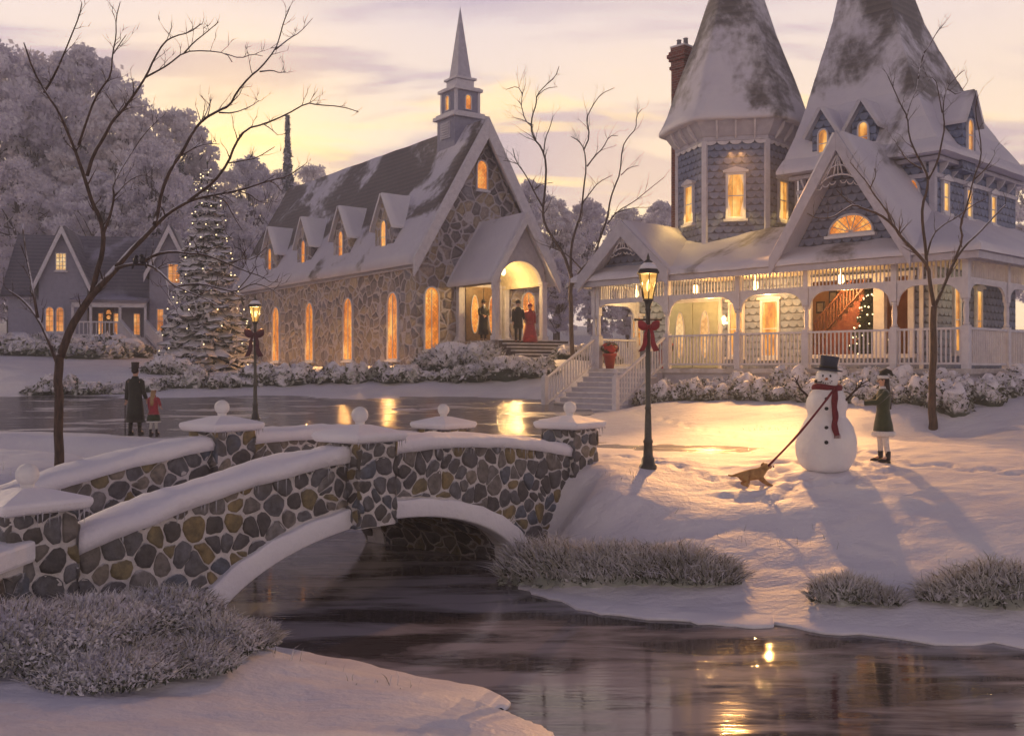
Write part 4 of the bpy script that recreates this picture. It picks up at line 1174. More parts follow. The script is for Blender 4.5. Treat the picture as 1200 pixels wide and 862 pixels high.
# --- lower walls (hollow shell with an opening for the parlour window)
b = MB()
def wb(x0, x1, y0, y1, z0, z1): b.box(x0, x1, y0, y1, z0, z1)
ox0, ox1, oz0, oz1 = 7.0, 10.35, .42, 2.72
wb(0, ox0, WY, WY + .2, -1.2, 3.3); wb(ox1, HX1, WY, WY + .2, -1.2, 3.3)
wb(ox0, ox1, WY, WY + .2, -1.2, oz0); wb(ox0, ox1, WY, WY + .2, oz1, 3.3)
wb(0, .2, WY + .2, HY1, -1.2, 3.3); wb(.2, HX1, HY1 - .2, HY1, -1.2, 6.1)
wb(HX1 - .2, HX1, WY + .2, HY1 - .2, -1.2, 6.1)
b.build('lower_wall', 'scallop', man, uv=True)
b = MB(); wb(6.6, HX1 - .0, WY, WY + .2, 3.3, 6.1); wb(6.6, 6.8, WY + .2, HY1, 3.3, 6.1)
b.build('upper_wall', 'scallop', man, uv=True)
for (x, y, z0, z1) in ((HX1, WY, -.1, 6.1), (.0, WY, -.1, 3.1)):
    b = MB(); b.box(x - .13, x + .05, y - .05, y + .13, z0, z1); b.build('corner_board', 'trim', man, bevel=.01)
# --- porch
b = MB(); b.box(-.15, 13.1, -.15, WY, -.16, -.02); b.box(HX1, 13.1, WY, 10, -.16, -.02); b.build('porch_floor', 'porch_floor', man)
b = MB(); b.box(-.05, 13.0, -.05, .05, -1.4, -.16); b.box(12.9, 13.0, .05, 10, -1.4, -.16); b.box(-.05, .05, .05, WY, -1.4, -.16)
b.build('porch_skirt', 'trim', man)
b = MB(); b.box(-.3, 13.2, -.3, WY, 2.96, 3.0); b.box(HX1, 13.2, WY, 10, 2.96, 3.0); b.build('porch_ceiling', 'porch_ceiling', man)
posts = [0.0, mx(782, 0), mx(865, 0), mx(945, 0), mx(1048, 0), mx(1132, 0)]
PXL = posts[-1]
sposts = [(PXL, 2.7), (PXL, 5.2), (PXL, 7.8), (0, WY - .1)]
def porch_post(x, y):
    b = MB(); r = .075
    b.box(x - .095, x + .095, y - .095, y + .095, -.02, 1.12)
    b.lathe([(.06, 1.12), (.085, 1.16), (.06, 1.22), (.075, 1.5), (.055, 1.72), (.085, 1.76), (.06, 1.82)], (x, y, 0), 12)
    b.box(x - .08, x + .08, y - .08, y + .08, 1.82, 2.94)
    return b.build('porch_post', 'trim_white', man)
for x in posts: porch_post(x, 0)
for x, y in sposts: porch_post(x, y)
porch_post(posts[0] + .2, .0)
def frieze(T, L):
    """spindle frieze and rounded arch between two posts, T at the left post, along +x"""
    b = MB(T)
    b.box(0, L, -.05, .05, 2.84, 2.96); b.box(0, L, -.045, .045, 2.30, 2.38)
    n = int(L / .115)
    for i in range(n):
        x = L * (i + .5) / n; b.box(x - .016, x + .016, -.016, .016, 2.38, 2.84)
    f = b.build('spindle_frieze', 'trim_white', man)
    b = MB(T); N = 26; r = min(.55, L * .3); low = []
    for i in range(N + 1):
        x = .09 + (L - .18) * i / N; e = min(x - .09, L - .09 - x)
        z = 2.22 - (r - math.sqrt(max(0, r * r - (r - e) ** 2)) if e < r else 0) * .95
        low.append((x, z))
    vs = []
    for yy in (-.035, .035):
        for x, z in low: vs += [(x, yy, z), (x, yy, 2.30)]
    o_ = 2 * (N + 1); fs = []
    for i in range(N):
        k = 2 * i
        fs += [(k, k + 2, k + 3, k + 1), (o_ + k, o_ + k + 1, o_ + k + 3, o_ + k + 2), (k, o_ + k, o_ + k + 2, k + 2)]
    b.add(vs, fs); b.build('arch_panel', 'trim_white', f)
for i in range(5):
    frieze(fr(posts[i], 0, 0), posts[i + 1] - posts[i])
frieze(fr(PXL, 0, 0, R(90)), 2.7); frieze(fr(PXL, 2.7, 0, R(90)), 2.5); frieze(fr(PXL, 5.2, 0, R(90)), 2.6)
frieze(fr(0, WY - .1, 0, R(-90)), WY - .1)
for i in range(1, 5):
    rail_run(man, (posts[i] + .09, 0, 0), (posts[i + 1] - .09, 0, 0), 1.04, .125, .018, topw=.06, low=.12)
rail_run(man, (PXL, .09, 0), (PXL, 2.6, 0), 1.04, .125, .018, topw=.06); rail_run(man, (PXL, 2.8, 0), (PXL, 5.1, 0), 1.04, .125, .018, topw=.06); rail_run(man, (PXL, 5.3, 0), (PXL, 7.7, 0), 1.04, .125, .018, topw=.06)
rail_run(man, (0, .1, 0), (0, WY - .2, 0), 1.0, .125, .018, topw=.06)
# --- stairs
sx0, sx1 = .12, posts[1] - .1
NS = 8; rise = 1.36 / NS; run = .29
for k in range(NS):
    z1 = -.02 - k * rise; y1 = -.15 - k * run
    b = MB(); b.box(sx0, sx1, y1 - run, y1 + .02, -1.6, z1 - rise + .05 - .03)
    st_ = b.build('step', 'trim', man)
    b = MB(); b.box(sx0 - .02, sx1 + .02, y1 - run - .04, y1 - .005, z1 - rise + .02, z1 - rise + .065); b.build('step_snow', 'step_snow', st_, bevel=.01)
yb = -.15 - NS * run
for x in (sx0 - .06, sx1 + .06):
    rail_run(man, (x, -.1, .0), (x, yb - .02, -1.36), 1.0, .16, .02, topw=.065, low=.16)
    b = MB(); b.box(x - .085, x + .085, yb - .17, yb, -1.6, -.30); b.lathe([(.11, -.30), (.11, -.26), (.05, -.24), (.05, -.20)], (x, yb - .085, 0), 12); b.ball((x, yb - .085, -.12), .085, 14)
    b.build('newel_post', 'trim_white', man)
# --- doors
dx0, dx1 = mx(786, WY), mx(843, WY); dc = (dx0 + dx1) / 2; dw = dx1 - dx0
b = MB(fr(0, WY, 0)); b.box(dx0 - .12, dx1 + .12, -.07, 0, -.02, 2.36); b.box(dx0 - .2, dx1 + .2, -.13, 0, 2.36, 2.46); dfr = b.build('door_frame', 'trim_white', man)
for s_ in (-1, 1):
    x0, x1 = (dx0, dc - .015) if s_ < 0 else (dc + .015, dx1)
    b = MB(fr(0, WY, 0)); b.box(x0, x1, -.12, -.07, 0, 2.28); d_ = b.build('door', 'door_green', man, bevel=.01)
    window(d_, fr((x0 + x1) / 2, WY - .12, .30), 0, 0, .40, 1.68, 'oval', 'trim', 'pane_pale', .035, (0, 0), sill=False, proud=.04)
    b = MB(); b.tube([(dc + s_ * .09, WY - .17, .92), (dc + s_ * .09, WY - .17, 1.16)], .016, 6); b.build('handle', 'iron', d_)
# --- ground floor windows
FW = fr(0, WY, 0)
def tree_window(x, z, w, h, T=FW, par=man, hood='flat', cur=True):
    f = window(par, T, x, z, w, h, 'rect', 'trim_white', 'pane_house', .075, (0, 1), hood=hood, proud=.08)
    if cur:
        for s_ in (-1, 1):
            b = MB(T @ Matrix.Translation((x, 0, z)))
            vs = []; n = 9
            for i in range(n + 1):
                zz = .08 + (h - .16) * i / n; q = w * (.18 + .10 * math.cos(i / n * 5.5))
                vs += [(s_ * (w / 2 - .075), -.045, zz), (s_ * (w / 2 - q), -.055, zz)]
            b.add(vs, [((2 * i, 2 * i + 1, 2 * i + 3, 2 * i + 2) if s_ < 0 else (2 * i + 1, 2 * i, 2 * i + 2, 2 * i + 3)) for i in range(n)])
            b.build('curtain', 'pane_curtain', f)
    return f
tree_window(mx(860, WY) + .12, .38, .62, 1.85)
tree_window(mx(903, WY), .34, .72, 1.9)
tree_window(mx(745, WY) + .1, .75, .5, 1.15, cur=False)
# parlour window frame
b = MB(FW)
for x in (ox0, ox1): b.box(x - .09, x + .09, -.09, .02, oz0 - .05, oz1 + .1)
b.box(mx(1031, WY) - .17, mx(1031, WY) + .17, -.09, .12, oz0, oz1)
b.box(ox0 - .16, ox1 + .16, -.12, .02, oz1, oz1 + .14); b.box(ox0 - .16, ox1 + .16, -.16, .02, oz0 - .12, oz0)
b.build('parlour_window_frame', 'trim_white', man)
# room behind it
ry1 = 6.3
b = MB(); b.box(4.4, 10.7, ry1, ry1 + .1, -.1, 3.1); b.box(4.3, 4.4, WY + .2, ry1, -.1, 3.1); b.box(10.7, 10.78, WY + .2, ry1, -.1, 3.1); b.box(4.4, 10.7, WY + .2, ry1, 2.95, 3.05)
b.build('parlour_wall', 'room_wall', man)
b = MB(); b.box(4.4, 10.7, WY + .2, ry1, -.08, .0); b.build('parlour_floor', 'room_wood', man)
stair = MB(); NS2 = 13
for k in range(NS2):
    stair.box(5.35 + k * .2, 5.35 + (k + 1) * .2 + .02, 4.6, 5.7, 0, (k + 1) * .2)
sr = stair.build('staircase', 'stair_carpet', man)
rail_run(sr, (5.3, 4.56, .1), (5.3 + 13 * .2, 4.56, 2.7), .8, .16, .022, 'room_wood', 'banister', topw=.07)
for (px_, z_, y_) in ((mx(962, ry1), 1.95, ry1), (mx(977, ry1), 2.3, ry1)):
    b = MB(fr(px_, y_ - .03, z_)); b.box(-.16, .16, -.03, .02, 0, .42); p_ = b.build('picture_frame', 'wood_dark', man)
    b = MB(fr(px_, y_ - .062, z_)); b.box(-.11, .11, -.005, 0, .06, .36); b.build('picture', 'picture_paper', p_)
lamp('parlour_light', 'POINT', (7.3, 3.9, 2.5), 85, (1, .60, .26), man, .12)
b = MB(); b.lathe([(.03, .12), (.12, .06), (.14, -.04), (.02, -.10)], (6.2, 3.6, 2.6), 12); b.tube([(6.2, 3.6, 2.7), (6.2, 3.6, 2.95)], .012, 5); b.build('ceiling_lamp', 'flame', man)
# --- porch lanterns and their light
for i, (px_, y_) in enumerate(((815, 1.1), (885, 1.2), (985, 1.1))):
    x = mx(px_, y_)
    b = MB(); b.lathe([(.02, .16), (.08, .12), (.10, -.06), (.05, -.12), (0.0, -.13)], (x, y_, 2.62), 10); b.tube([(x, y_, 2.76), (x, y_, 2.96)], .012, 5)
    b.build('porch_lantern', 'flame', man)
    lamp('porch_light_and_fill', 'POINT', (x, y_, 2.34), (100, 200, 90)[i], (1, .54, .17), man, .05)
x = mx(745, 1.2); lamp('porch_light_and_fill', 'POINT', (x, 1.25, 2.3), 50, (1, .66, .25), man, .05)
b = MB(); b.lathe([(.02, .14), (.07, .10), (.08, -.06), (0.0, -.12)], (x, 1.25, 2.62), 10); b.tube([(x, 1.25, 2.7), (x, 1.25, 2.96)], .012, 5); b.build('porch_lantern', 'flame', man)
lamp('porch_light_and_fill', 'POINT', (12.0, 3.6, 2.3), 30, (1, .66, .25), man, .05)
# added unseen spots, apart from the lanterns, light the lawn, between the posts and over the rail
def lawn_spot(px_, tgt, e, y_=.75, z_=2.02, ang=78):
    p = Vector((mx(px_, y_), y_, z_)); w_ = mw(*p); d = (Vector(tgt) - w_)
    o = lamp('porch_light_and_fill', 'SPOT', w_, e, (1, .50, .16), None, 0, None, ang)
    o.rotation_euler = d.to_track_quat('-Z', 'Y').to_euler(); return o
lawn_spot(832, (1.5, 16, 1.2), 700, ang=95); lawn_spot(900, (4.4, 15, 1.2), 1300, ang=100); lawn_spot(990, (8.0, 17, 1.3), 700, ang=95)
# wall sconce beside the door
sx = mx(843, WY) + .32
b = MB(); b.box(sx - .04, sx + .04, WY - .14, WY, 1.5, 1.56); b.lathe([(.0, -.16), (.05, -.12), (.085, .06), (.03, .14), (0, .16)], (sx, WY - .2, 1.62), 8, 0); sc = b.build('wall_sconce', 'flame', man)

# --- porch roof: bumpy snow frustum
def snow_frustum(b, outer, inner, zo, zi, n=46, m=12, th=.16, wav=.06, prof=lambda t: t):
    for e in range(4):
        o0, o1 = Vector(outer[e]), Vector(outer[(e + 1) % 4]); i0, i1 = Vector(inner[e]), Vector(inner[(e + 1) % 4])
        vs = []
        for j in range(m + 1):
            t = j / m
            for i in range(n + 1):
                u = i / n; p = (o0.lerp(o1, u)).lerp(i0.lerp(i1, u), t); z = zo + (zi - zo) * prof(t)
                q = th + wav * mnoise.noise(Vector((p.x * .8, p.y * .8, z * .5))) + .03 * mnoise.noise(Vector((p.x * 3, p.y * 3, z)))
                if j == 0: q *= .7
                vs.append((p.x, p.y, z + q))
        off = len(vs)
        for i in range(n + 1):
            p = o0.lerp(o1, i / n); vs.append((p.x, p.y, zo - .03 + .025 * mnoise.noise(Vector((p.x * 2.2, p.y * 2.2, 5)))))
        fs = [(j * (n + 1) + i, j * (n + 1) + i + 1, (j + 1) * (n + 1) + i + 1, (j + 1) * (n + 1) + i) for j in range(m) for i in range(n)]
        fs += [(off + i, off + i + 1, i + 1, i) for i in range(n)]
        b.add(vs, fs, 0, True)
b = MB()
outer = [(-.6, -.6), (PXL + .62, -.6), (PXL + .62, 9.5), (-.6, 9.5)]; inner = [(2.0, WY), (HX1, WY), (HX1, HY1), (2.0, HY1)]
snow_frustum(b, outer, inner, 3.02, 4.42)
b.add([(2.0, WY, 4.55), (HX1, WY, 4.55), (HX1, HY1, 4.55), (2.0, HY1, 4.55)], [(0, 1, 2, 3)])
b.add([(-.6, -.6, 3.0), (PXL + .62, -.6, 3.0), (PXL + .62, 9.5, 3.0), (-.6, 9.5, 3.0)], [(3, 2, 1, 0)])
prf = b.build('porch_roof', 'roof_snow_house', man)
b = MB(); b.box(-.5, PXL + .52, -.5, -.42, 2.80, 2.99); b.box(PXL + .44, PXL + .52, -.42, 9.4, 2.80, 2.99); b.box(-.5, -.42, -.42, 9.4, 2.80, 2.99); b.build('fascia', 'trim', man, bevel=.01)
icicles([((-.5 + i, -.5, 2.82), (.5 + i, -.5, 2.82)) for i in range(13)], parent=man, mx=.2, dens=4, seed=77)

# --- gables on the porch roof
def deep_gable(xc, hw, y0, y1, ze, za, fwd, ov=.32, name='gable'):
    b = MB(); b.prism([(xc - hw, ze - .3), (xc + hw, ze - .3), (xc + hw, ze), (xc, za), (xc - hw, ze)], y0, y1)
    g_ = b.build(name, 'scallop', man, uv=True); m_ = (za - ze) / hw
    for sgn in (-1, 1):
        b = MB(); roof_slab(b, xc + sgn * (hw + ov), ze - ov * m_ + .06, xc - sgn * .02, za + .08, y0 - fwd, y1, th=.17, wav=.06, nn=14)
        b.build('gable_roof', 'roof_snow_house', g_)
        xe = xc + sgn * (hw + ov + .03)
        p_ = [(xe, ze - ov * m_ - .02), (xe, ze - ov * m_ - .30), (xc, za - .36), (xc, za + .2), (xe, ze - ov * m_ + .26)]
        if sgn > 0: p_ = p_[::-1]
        b = MB(); b.prism(p_, y0 - fwd - .09, y0 - fwd - .002); b.build('rake_board', 'trim', g_, bevel=.015)
    return g_
def fan_truss(par, xc, y, za, s, m_):
    b = MB()
    def tb(p, q, r=.022): b.tube([(xc + p[0] * s, y, za + p[1] * s), (xc + q[0] * s, y, za + q[1] * s)], r, 6)
    hw_ = .95 / m_ * 1.0
    base = -1.0
    arcp = [(.62 * math.sin(a), base + .12 * math.cos(a) - .0 - .28 * (1 - math.cos(a))) for a in [R(-60 + 12 * i) for i in range(11)]]
    for i in range(10): tb(arcp[i], arcp[i + 1], .026)
    arc2 = [(x * .62, z + .26) for x, z in arcp]
    for i in range(10): tb(arc2[i], arc2[i + 1], .022)
    for i in (0, 2, 4, 5, 6, 8, 10): tb((0, -.28), arcp[i], .020)
    for s_ in (-1, 1):
        for q in range(3):
            c = (s_ * (.16 + .2 * q), base - .03 - .05 * q)
            pr = [(c[0] + .085 * math.cos(a), c[1] - .02 + .075 * math.sin(a)) for a in [math.pi * (1 + i / 6) for i in range(7)]]
            for i in range(6): tb(pr[i], pr[i + 1], .016)
    b.build('fan_ornament', 'trim_white', par)
GXC = (mx(908, -.4) + mx(1068, -.4)) / 2; GHW = (mx(1068, -.4) - mx(908, -.4)) / 2 - .28
bg = deep_gable(GXC, GHW, .30, 5.2, 3.50, 6.45, .85)
window(bg, fr(GXC, .30, 3.82), -.02, 0, 1.42, .60, 'fan', 'trim_white', 'pane_church', .06, (0, 0), sill='snow', proud=.07)
fan_truss(bg, GXC, -.50, 6.35, 1.05, 1.3)
sg_ = deep_gable(1.75, 1.62, .05, 3.6, 3.22, 4.75, .65)
fan_truss(sg_, 1.75, -.56, 4.72, .80, 1.0)

# --- main flared roof
rc = (7.55, 5.35); hx, hy = 3.95, 3.5
hl = 1.35
def rect(k): return [(rc[0] - hl * k ** .55, rc[1] - hy * k), (rc[0] + hx * k, rc[1] - hy * k), (rc[0] + hx * k, rc[1] + hy * k), (rc[0] - hl * k ** .55, rc[1] + hy * k)]
b = MB()
lv = [(1.03, 6.18), (.93, 6.55), (.80, 7.30), (.66, 8.3), (.54, 9.4), (.43, 10.4), (.34, 11.3), (.22, 12.9), (.12, 14.2), (.04, 15.4)]
for (k0, z0), (k1, z1) in zip(lv[:-1], lv[1:]):
    snow_frustum(b, rect(k0), rect(k1), z0, z1, n=26, m=4, th=.10, wav=.05)
b.add([(x, y, 6.15) for x, y in rect(1.03)], [(3, 2, 1, 0)])
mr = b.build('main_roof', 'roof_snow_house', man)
b = MB(); b.lathe([(.12, 15.3), (.05, 15.6), (.09, 15.8), (.02, 16.2)], (rc[0], rc[1], 0), 10); b.build('roof_finial', 'trim', man)
b = MB(); b.box(6.55, HX1 + .06, WY - .06, WY, 5.55, 5.68); b.box(HX1, HX1 + .06, WY, HY1, 5.55, 5.68); b.box(6.4, HX1 + .25, WY - .25, WY, 6.0, 6.12); b.box(HX1 + .0, HX1 + .25, WY, HY1, 6.0, 6.12)
b.build('cornice', 'trim', man, bevel=.01)
def bracket(T, d, h, par):
    b = MB(T); n = 6
    p = [(0, 0)] + [(d * (1 - math.cos(math.pi / 2 * i / n)), h * math.sin(math.pi / 2 * i / n)) for i in range(n + 1)] + [(d, h), (0, h)]
    p2 = [(0, 0)] + [(d * (math.sin(a)) ** 1.6, h * (1 - math.cos(a)) ** .8) for a in [math.pi / 2 * i / n for i in range(1, n + 1)]] + [(0, h)]
    # profile in (outward=-y, z)
    k = len(p2); vs = [(-.03, -q[0], q[1]) for q in p2] + [(.03, -q[0], q[1]) for q in p2]
    fs = [tuple(range(k)), tuple(range(2 * k - 1, k - 1, -1))] + [(i, i + k, (i + 1) % k + k, (i + 1) % k) for i in range(k)]
    b.add(vs, fs); return b.build('bracket', 'trim_white', par)
for i in range(6): bracket(fr(6.85 + i * .78, WY - .003, 5.68), .25, .32, man)
for i in range(7): bracket(fr(HX1 + .003, WY + .4 + i * .85, 5.68, R(90)), .25, .32, man)
# roof dormers
for (px_, yy, zz) in ((965, 2.2, 6.45), (1012, 2.2, 6.45)):
    T = fr(mx(px_, yy), yy, zz)
    dormer(man, T, .78, 1.0, 1.9, .62, 'scallop', 'pane_house', 'trim_white', winw=.38, winh=.95, winz=.08, roofm='roof_snow_house')
T = fr(HX1 + .35, 4.0, 6.35, R(90))
dormer(man, T, .95, 1.1, 2.0, .75, 'scallop', 'pane_house', 'trim_white', winw=.42, winh=.98, winz=.1, roofm='roof_snow_house')
window(man, FW, mx(1070, WY), 4.58, .46, .98, 'oval', 'trim_white', 'pane_church', .05, (0, 0), sill=False)
RS = lambda y, z: fr(HX1, y, z, R(90))
for y, z, w_, h_ in ((3.1, 4.55, .46, .95), (4.75, 4.55, .46, .95), (6.6, 4.55, .46, .95)): tree_window(0, 0, w_, h_, RS(y, z), man, 'peak', False)
for y, z, w_, h_ in ((3.9, .45, .5, 2.0), (5.5, .45, .5, 2.0)): tree_window(0, 0, w_, h_, RS(y, z), man, 'flat', False)
for x in (mx(1092, WY) - .30,):
    b = MB(); b.box(x - .06, x + .06, WY - .05, WY, -.02, 3.0); b.build('pilaster', 'trim_white', man)

# --- turret
tc = Vector((3.42, 3.6)); TR = 2.05
def hexa(r, a0=-26): return [(tc.x + r * math.cos(R(a0 + 60 * k)), tc.y + r * math.sin(R(a0 + 60 * k))) for k in range(6)]
def hexband(b, prof, cap=(True, True), a0=-26, smooth=False, mi=0):
    vs = []
    for r, z in prof: vs += [(x, y, z) for x, y in hexa(r, a0)]
    fs = [(i * 6 + k, i * 6 + (k + 1) % 6, (i + 1) * 6 + (k + 1) % 6, (i + 1) * 6 + k) for i in range(len(prof) - 1) for k in range(6)]
    if cap[0]: fs.append(tuple(range(5, -1, -1)))
    if cap[1]: fs.append(tuple(range((len(prof) - 1) * 6, len(prof) * 6)))
    b.add(vs, fs, mi, smooth)
b = MB(); hexband(b, [(TR, 3.1), (TR, 7.75)]); tw = b.build('turret', 'scallop', man, uv=True)
b = MB(); hexband(b, [(TR + .02, 7.6), (TR + .06, 7.62), (TR + .06, 7.74), (TR + .12, 7.78), (TR + .30, 8.02), (TR + .46, 8.24), (TR + .50, 8.32)]); b.build('cove', 'trim', tw)
for k in range(6):
    a = R(-26 + 60 * k); b = MB(fr(tc.x + (TR + .0) * math.cos(a), tc.y + (TR + .0) * math.sin(a), 0, a)); b.box(-.07, .05, -.09, .09, 3.2, 7.62); b.build('corner_board', 'trim_white', tw, bevel=.01)
for f_ in range(6):
    for q in range(-1, 2) if f_ in (5, 4, 0) else ():
        phi = R(-56 + 60 * ((f_ + 1) % 6)); ap = (TR + .1) * math.cos(R(30))
        T = fr(tc.x + ap * math.cos(phi), tc.y + ap * math.sin(phi), 7.66, phi + R(90)) @ Matrix.Translation((q * .62, 0, 0))
        bracket(T, .36, .56, tw)
    phi = R(-56 + 60 * f_); ap = (TR + .02) * math.cos(R(30))
    T = fr(tc.x + ap * math.cos(phi), tc.y + ap * math.sin(phi), 0, phi + R(90)); b = MB(T)
    for q in range(5):          # scalloped lace band under the cove
        xc_ = -TR / 2 + .2 + q * (TR - .4) / 4
        b.lathe([(0.001, 0), (.15, .0)], (0, 0, 0), 8) if False else None
        p_ = [(xc_ + .2 * math.cos(a), 7.60 - .13 * math.sin(a)) for a in [math.pi * i / 6 for i in range(7)]]
        b.prism([(x, z) for x, z in p_[::-1]], -.045, -.01)
    b.build('lace_trim', 'trim_white', tw)
# bell-curved hexagonal roof with softened hips
prof = [(2.72, 8.22), (2.74, 8.34), (2.58, 8.62), (2.42, 8.95), (2.24, 9.45), (2.00, 10.1), (1.72, 10.8), (1.42, 11.6), (1.08, 12.6), (.72, 13.7), (.36, 14.9), (.05, 15.9)]
b = MB(); n = 72; vs = []
for r, z in prof:
    for k in range(n):
        a = 2 * math.pi * k / n; loc = ((math.degrees(a) + 26) % 60) - 30
        hexr = math.cos(R(30)) / math.cos(R(loc)); t = .82; rr = r * (hexr * t + (1 - t) * .97)
        q = mnoise.noise(Vector((math.cos(a) * 2, math.sin(a) * 2, z * .7))) * .04
        vs.append((tc.x + (rr + q) * math.cos(a), tc.y + (rr + q) * math.sin(a), z + q * .6))
fs = [(i * n + k, i * n + (k + 1) % n, (i + 1) * n + (k + 1) % n, (i + 1) * n + k) for i in range(len(prof) - 1) for k in range(n)]
fs.append(tuple(range(n - 1, -1, -1))); b.add(vs, fs, 0, True); b.build('turret_roof', 'roof_snow_house', tw)
b = MB(); b.lathe([(.08, 15.8), (.04, 16.1), (.08, 16.25), (.015, 16.7)], (tc.x, tc.y, 0), 10); b.build('roof_finial', 'trim', tw)
for f_, (w_, h_) in {0: (.66, 1.55), 5: (.66, 1.35), 1: (.66, 1.4)}.items():
    phi = R(-56 + 60 * f_); ap = TR * math.cos(R(30))
    T = fr(tc.x + ap * math.cos(phi), tc.y + ap * math.sin(phi), 4.98, phi + R(90))
    tree_window(0, 0, w_, h_, T, tw, 'peak', f_ == 0)
    lamp('window_fill', 'SPOT', (tc.x + (ap + .35) * math.cos(phi), tc.y + (ap + .35) * math.sin(phi), 5.5), 45, (1, .62, .16), tw, 0, None, 150)  # unseen spot added before the pane, warming the roof below
# added unseen spots above the turret's front window, to light the lawn
for q_ in (-.16, .16):
    phi = R(-56); ap = TR * math.cos(R(30)) + .30; w_ = mw(tc.x + ap * math.cos(phi) - q_ * math.sin(phi), tc.y + ap * math.sin(phi) + q_ * math.cos(phi), 7.15)
    o = lamp('window_fill', 'SPOT', w_, 5600, (1, .47, .14), None, 0, None, 46); o.rotation_euler = (Vector((4.9, 17.6, 1.3)) - w_).to_track_quat('-Z', 'Y').to_euler()
# --- chimney
b = MB(); c = (1.0, 3.75)
def cb(r, z0, z1): b.box(c[0] - r, c[0] + r, c[1] - r, c[1] + r, z0, z1)
cb(.29, 3, 11.0); cb(.34, 11.0, 11.12); cb(.30, 11.12, 11.3); cb(.36, 11.3, 11.42); cb(.41, 11.42, 11.55); cb(.36, 11.55, 11.66); cb(.31, 11.66, 11.8)
ch = b.build('chimney', 'brick', man, uv=True)
b = MB(); b.box(c[0] - .34, c[0] + .34, c[1] - .34, c[1] + .34, 11.8, 11.88); b.build('chimney_snow', 'snow_coping', ch, bevel=.03)
for s_ in (-1, 1):
    b = MB(); b.lathe([(.10, 11.86), (.08, 12.1), (.10, 12.14), (.07, 12.15)], (c[0] + s_ * .15, c[1], 0), 10); b.build('chimney_pot', 'smoke_pot', ch)

# ================================================================ Christmas tree in the parlour
def world_of(x, y, z): return mw(x, y, z)
def light_string(b, H, rad, z0, nb, turns, r, seed):
    rg = random.Random(seed); n = nb * 3; pts = []
    for i in range(n):
        u = 1 - (1 - i / n) ** .62 if False else (i / n) ** 1.0
        z = H * (1 - (1 - u) ** .7) if False else H * u ** .85
        a = turns * 2 * math.pi * u * (1.15 - .15 * u) + rg.uniform(-.15, .15)
        q = rad(z) * rg.uniform(.93, 1.04); pts.append(Vector((q * math.cos(a), q * math.sin(a), z0 + z + rg.uniform(-.06, .06) * H / 3)))
    b.tube(pts, .006, 4, 1)
    for i in range(0, n, 3): b.ball(pts[i], r * rg.uniform(.8, 1.15), 6, 0)
def fir_in_room():
    p = mw(8.52, 3.4, 0.0)
    t = empty('christmas_tree', p, 0, 'lit dark green fir with white lights standing inside the parlour window', 'christmas tree')
    rg = np.random.default_rng(5); N = 9000
    h = rg.random(N) ** .8 * 2.6; r = (.78 * (1 - h / 2.65)) * np.sqrt(rg.random(N)) * (.8 + .25 * np.sin(h * 14)); a = rg.random(N) * 6.283
    c = np.stack([r * np.cos(a), r * np.sin(a), h + .15 - r * .12], 1)
    bulk_quads('crown', c, .07, ['fir_dark'], np.zeros(N), t, aspect=2.4)
    b = MB(); b.tube([(0, 0, 0), (0, 0, 2.4)], [.05, .01], 8); b.build('trunk', 'bark_cold', t)
    b = MB()
    light_string(b, 2.5, lambda hh: .80 * (1 - hh / 2.65), .15, 90, 8, .026, 3)
    l = b.build('light_string', ['bulb_warm', 'iron'], t)
fir_in_room()
# potted poinsettias
def poinsettia(x, y, label, s=1.0, sd=0):
    p = mw(x, y, -.02)
    t = empty('potted_poinsettia', p, 0, label, 'potted plant', 'red potted poinsettias at the top of the stairs')
    b = MB(); b.lathe([(.13 * s, 0), (.20 * s, .40 * s), (.23 * s, .42 * s), (.23 * s, .50 * s), (.19 * s, .50 * s), (.18 * s, .44 * s)], n=16); b.build('pot', 'pot_red', t)
    rg = np.random.default_rng(sd); N = 260
    v = rg.normal(size=(N, 3)); v /= np.linalg.norm(v, axis=1)[:, None]; c = v * np.array([.30, .30, .22]) * s * rg.random(N)[:, None] ** .3 + np.array([0, 0, .66 * s])
    bulk_quads('leaves', c, .10 * s, ['fir_dark', 'leaf_red', 'shrub_snow'], rg.choice([0, 1, 2], N, p=[.5, .38, .12]), t, nrm=v, aspect=1.7)
poinsettia(.62, .10, 'red pot of snow-dusted poinsettias at the left end of the porch stairs', 1.05, 3)
poinsettia(posts[1] - .35, .3, 'red pot of poinsettias beside the porch post right of the stairs', 1.1, 4)

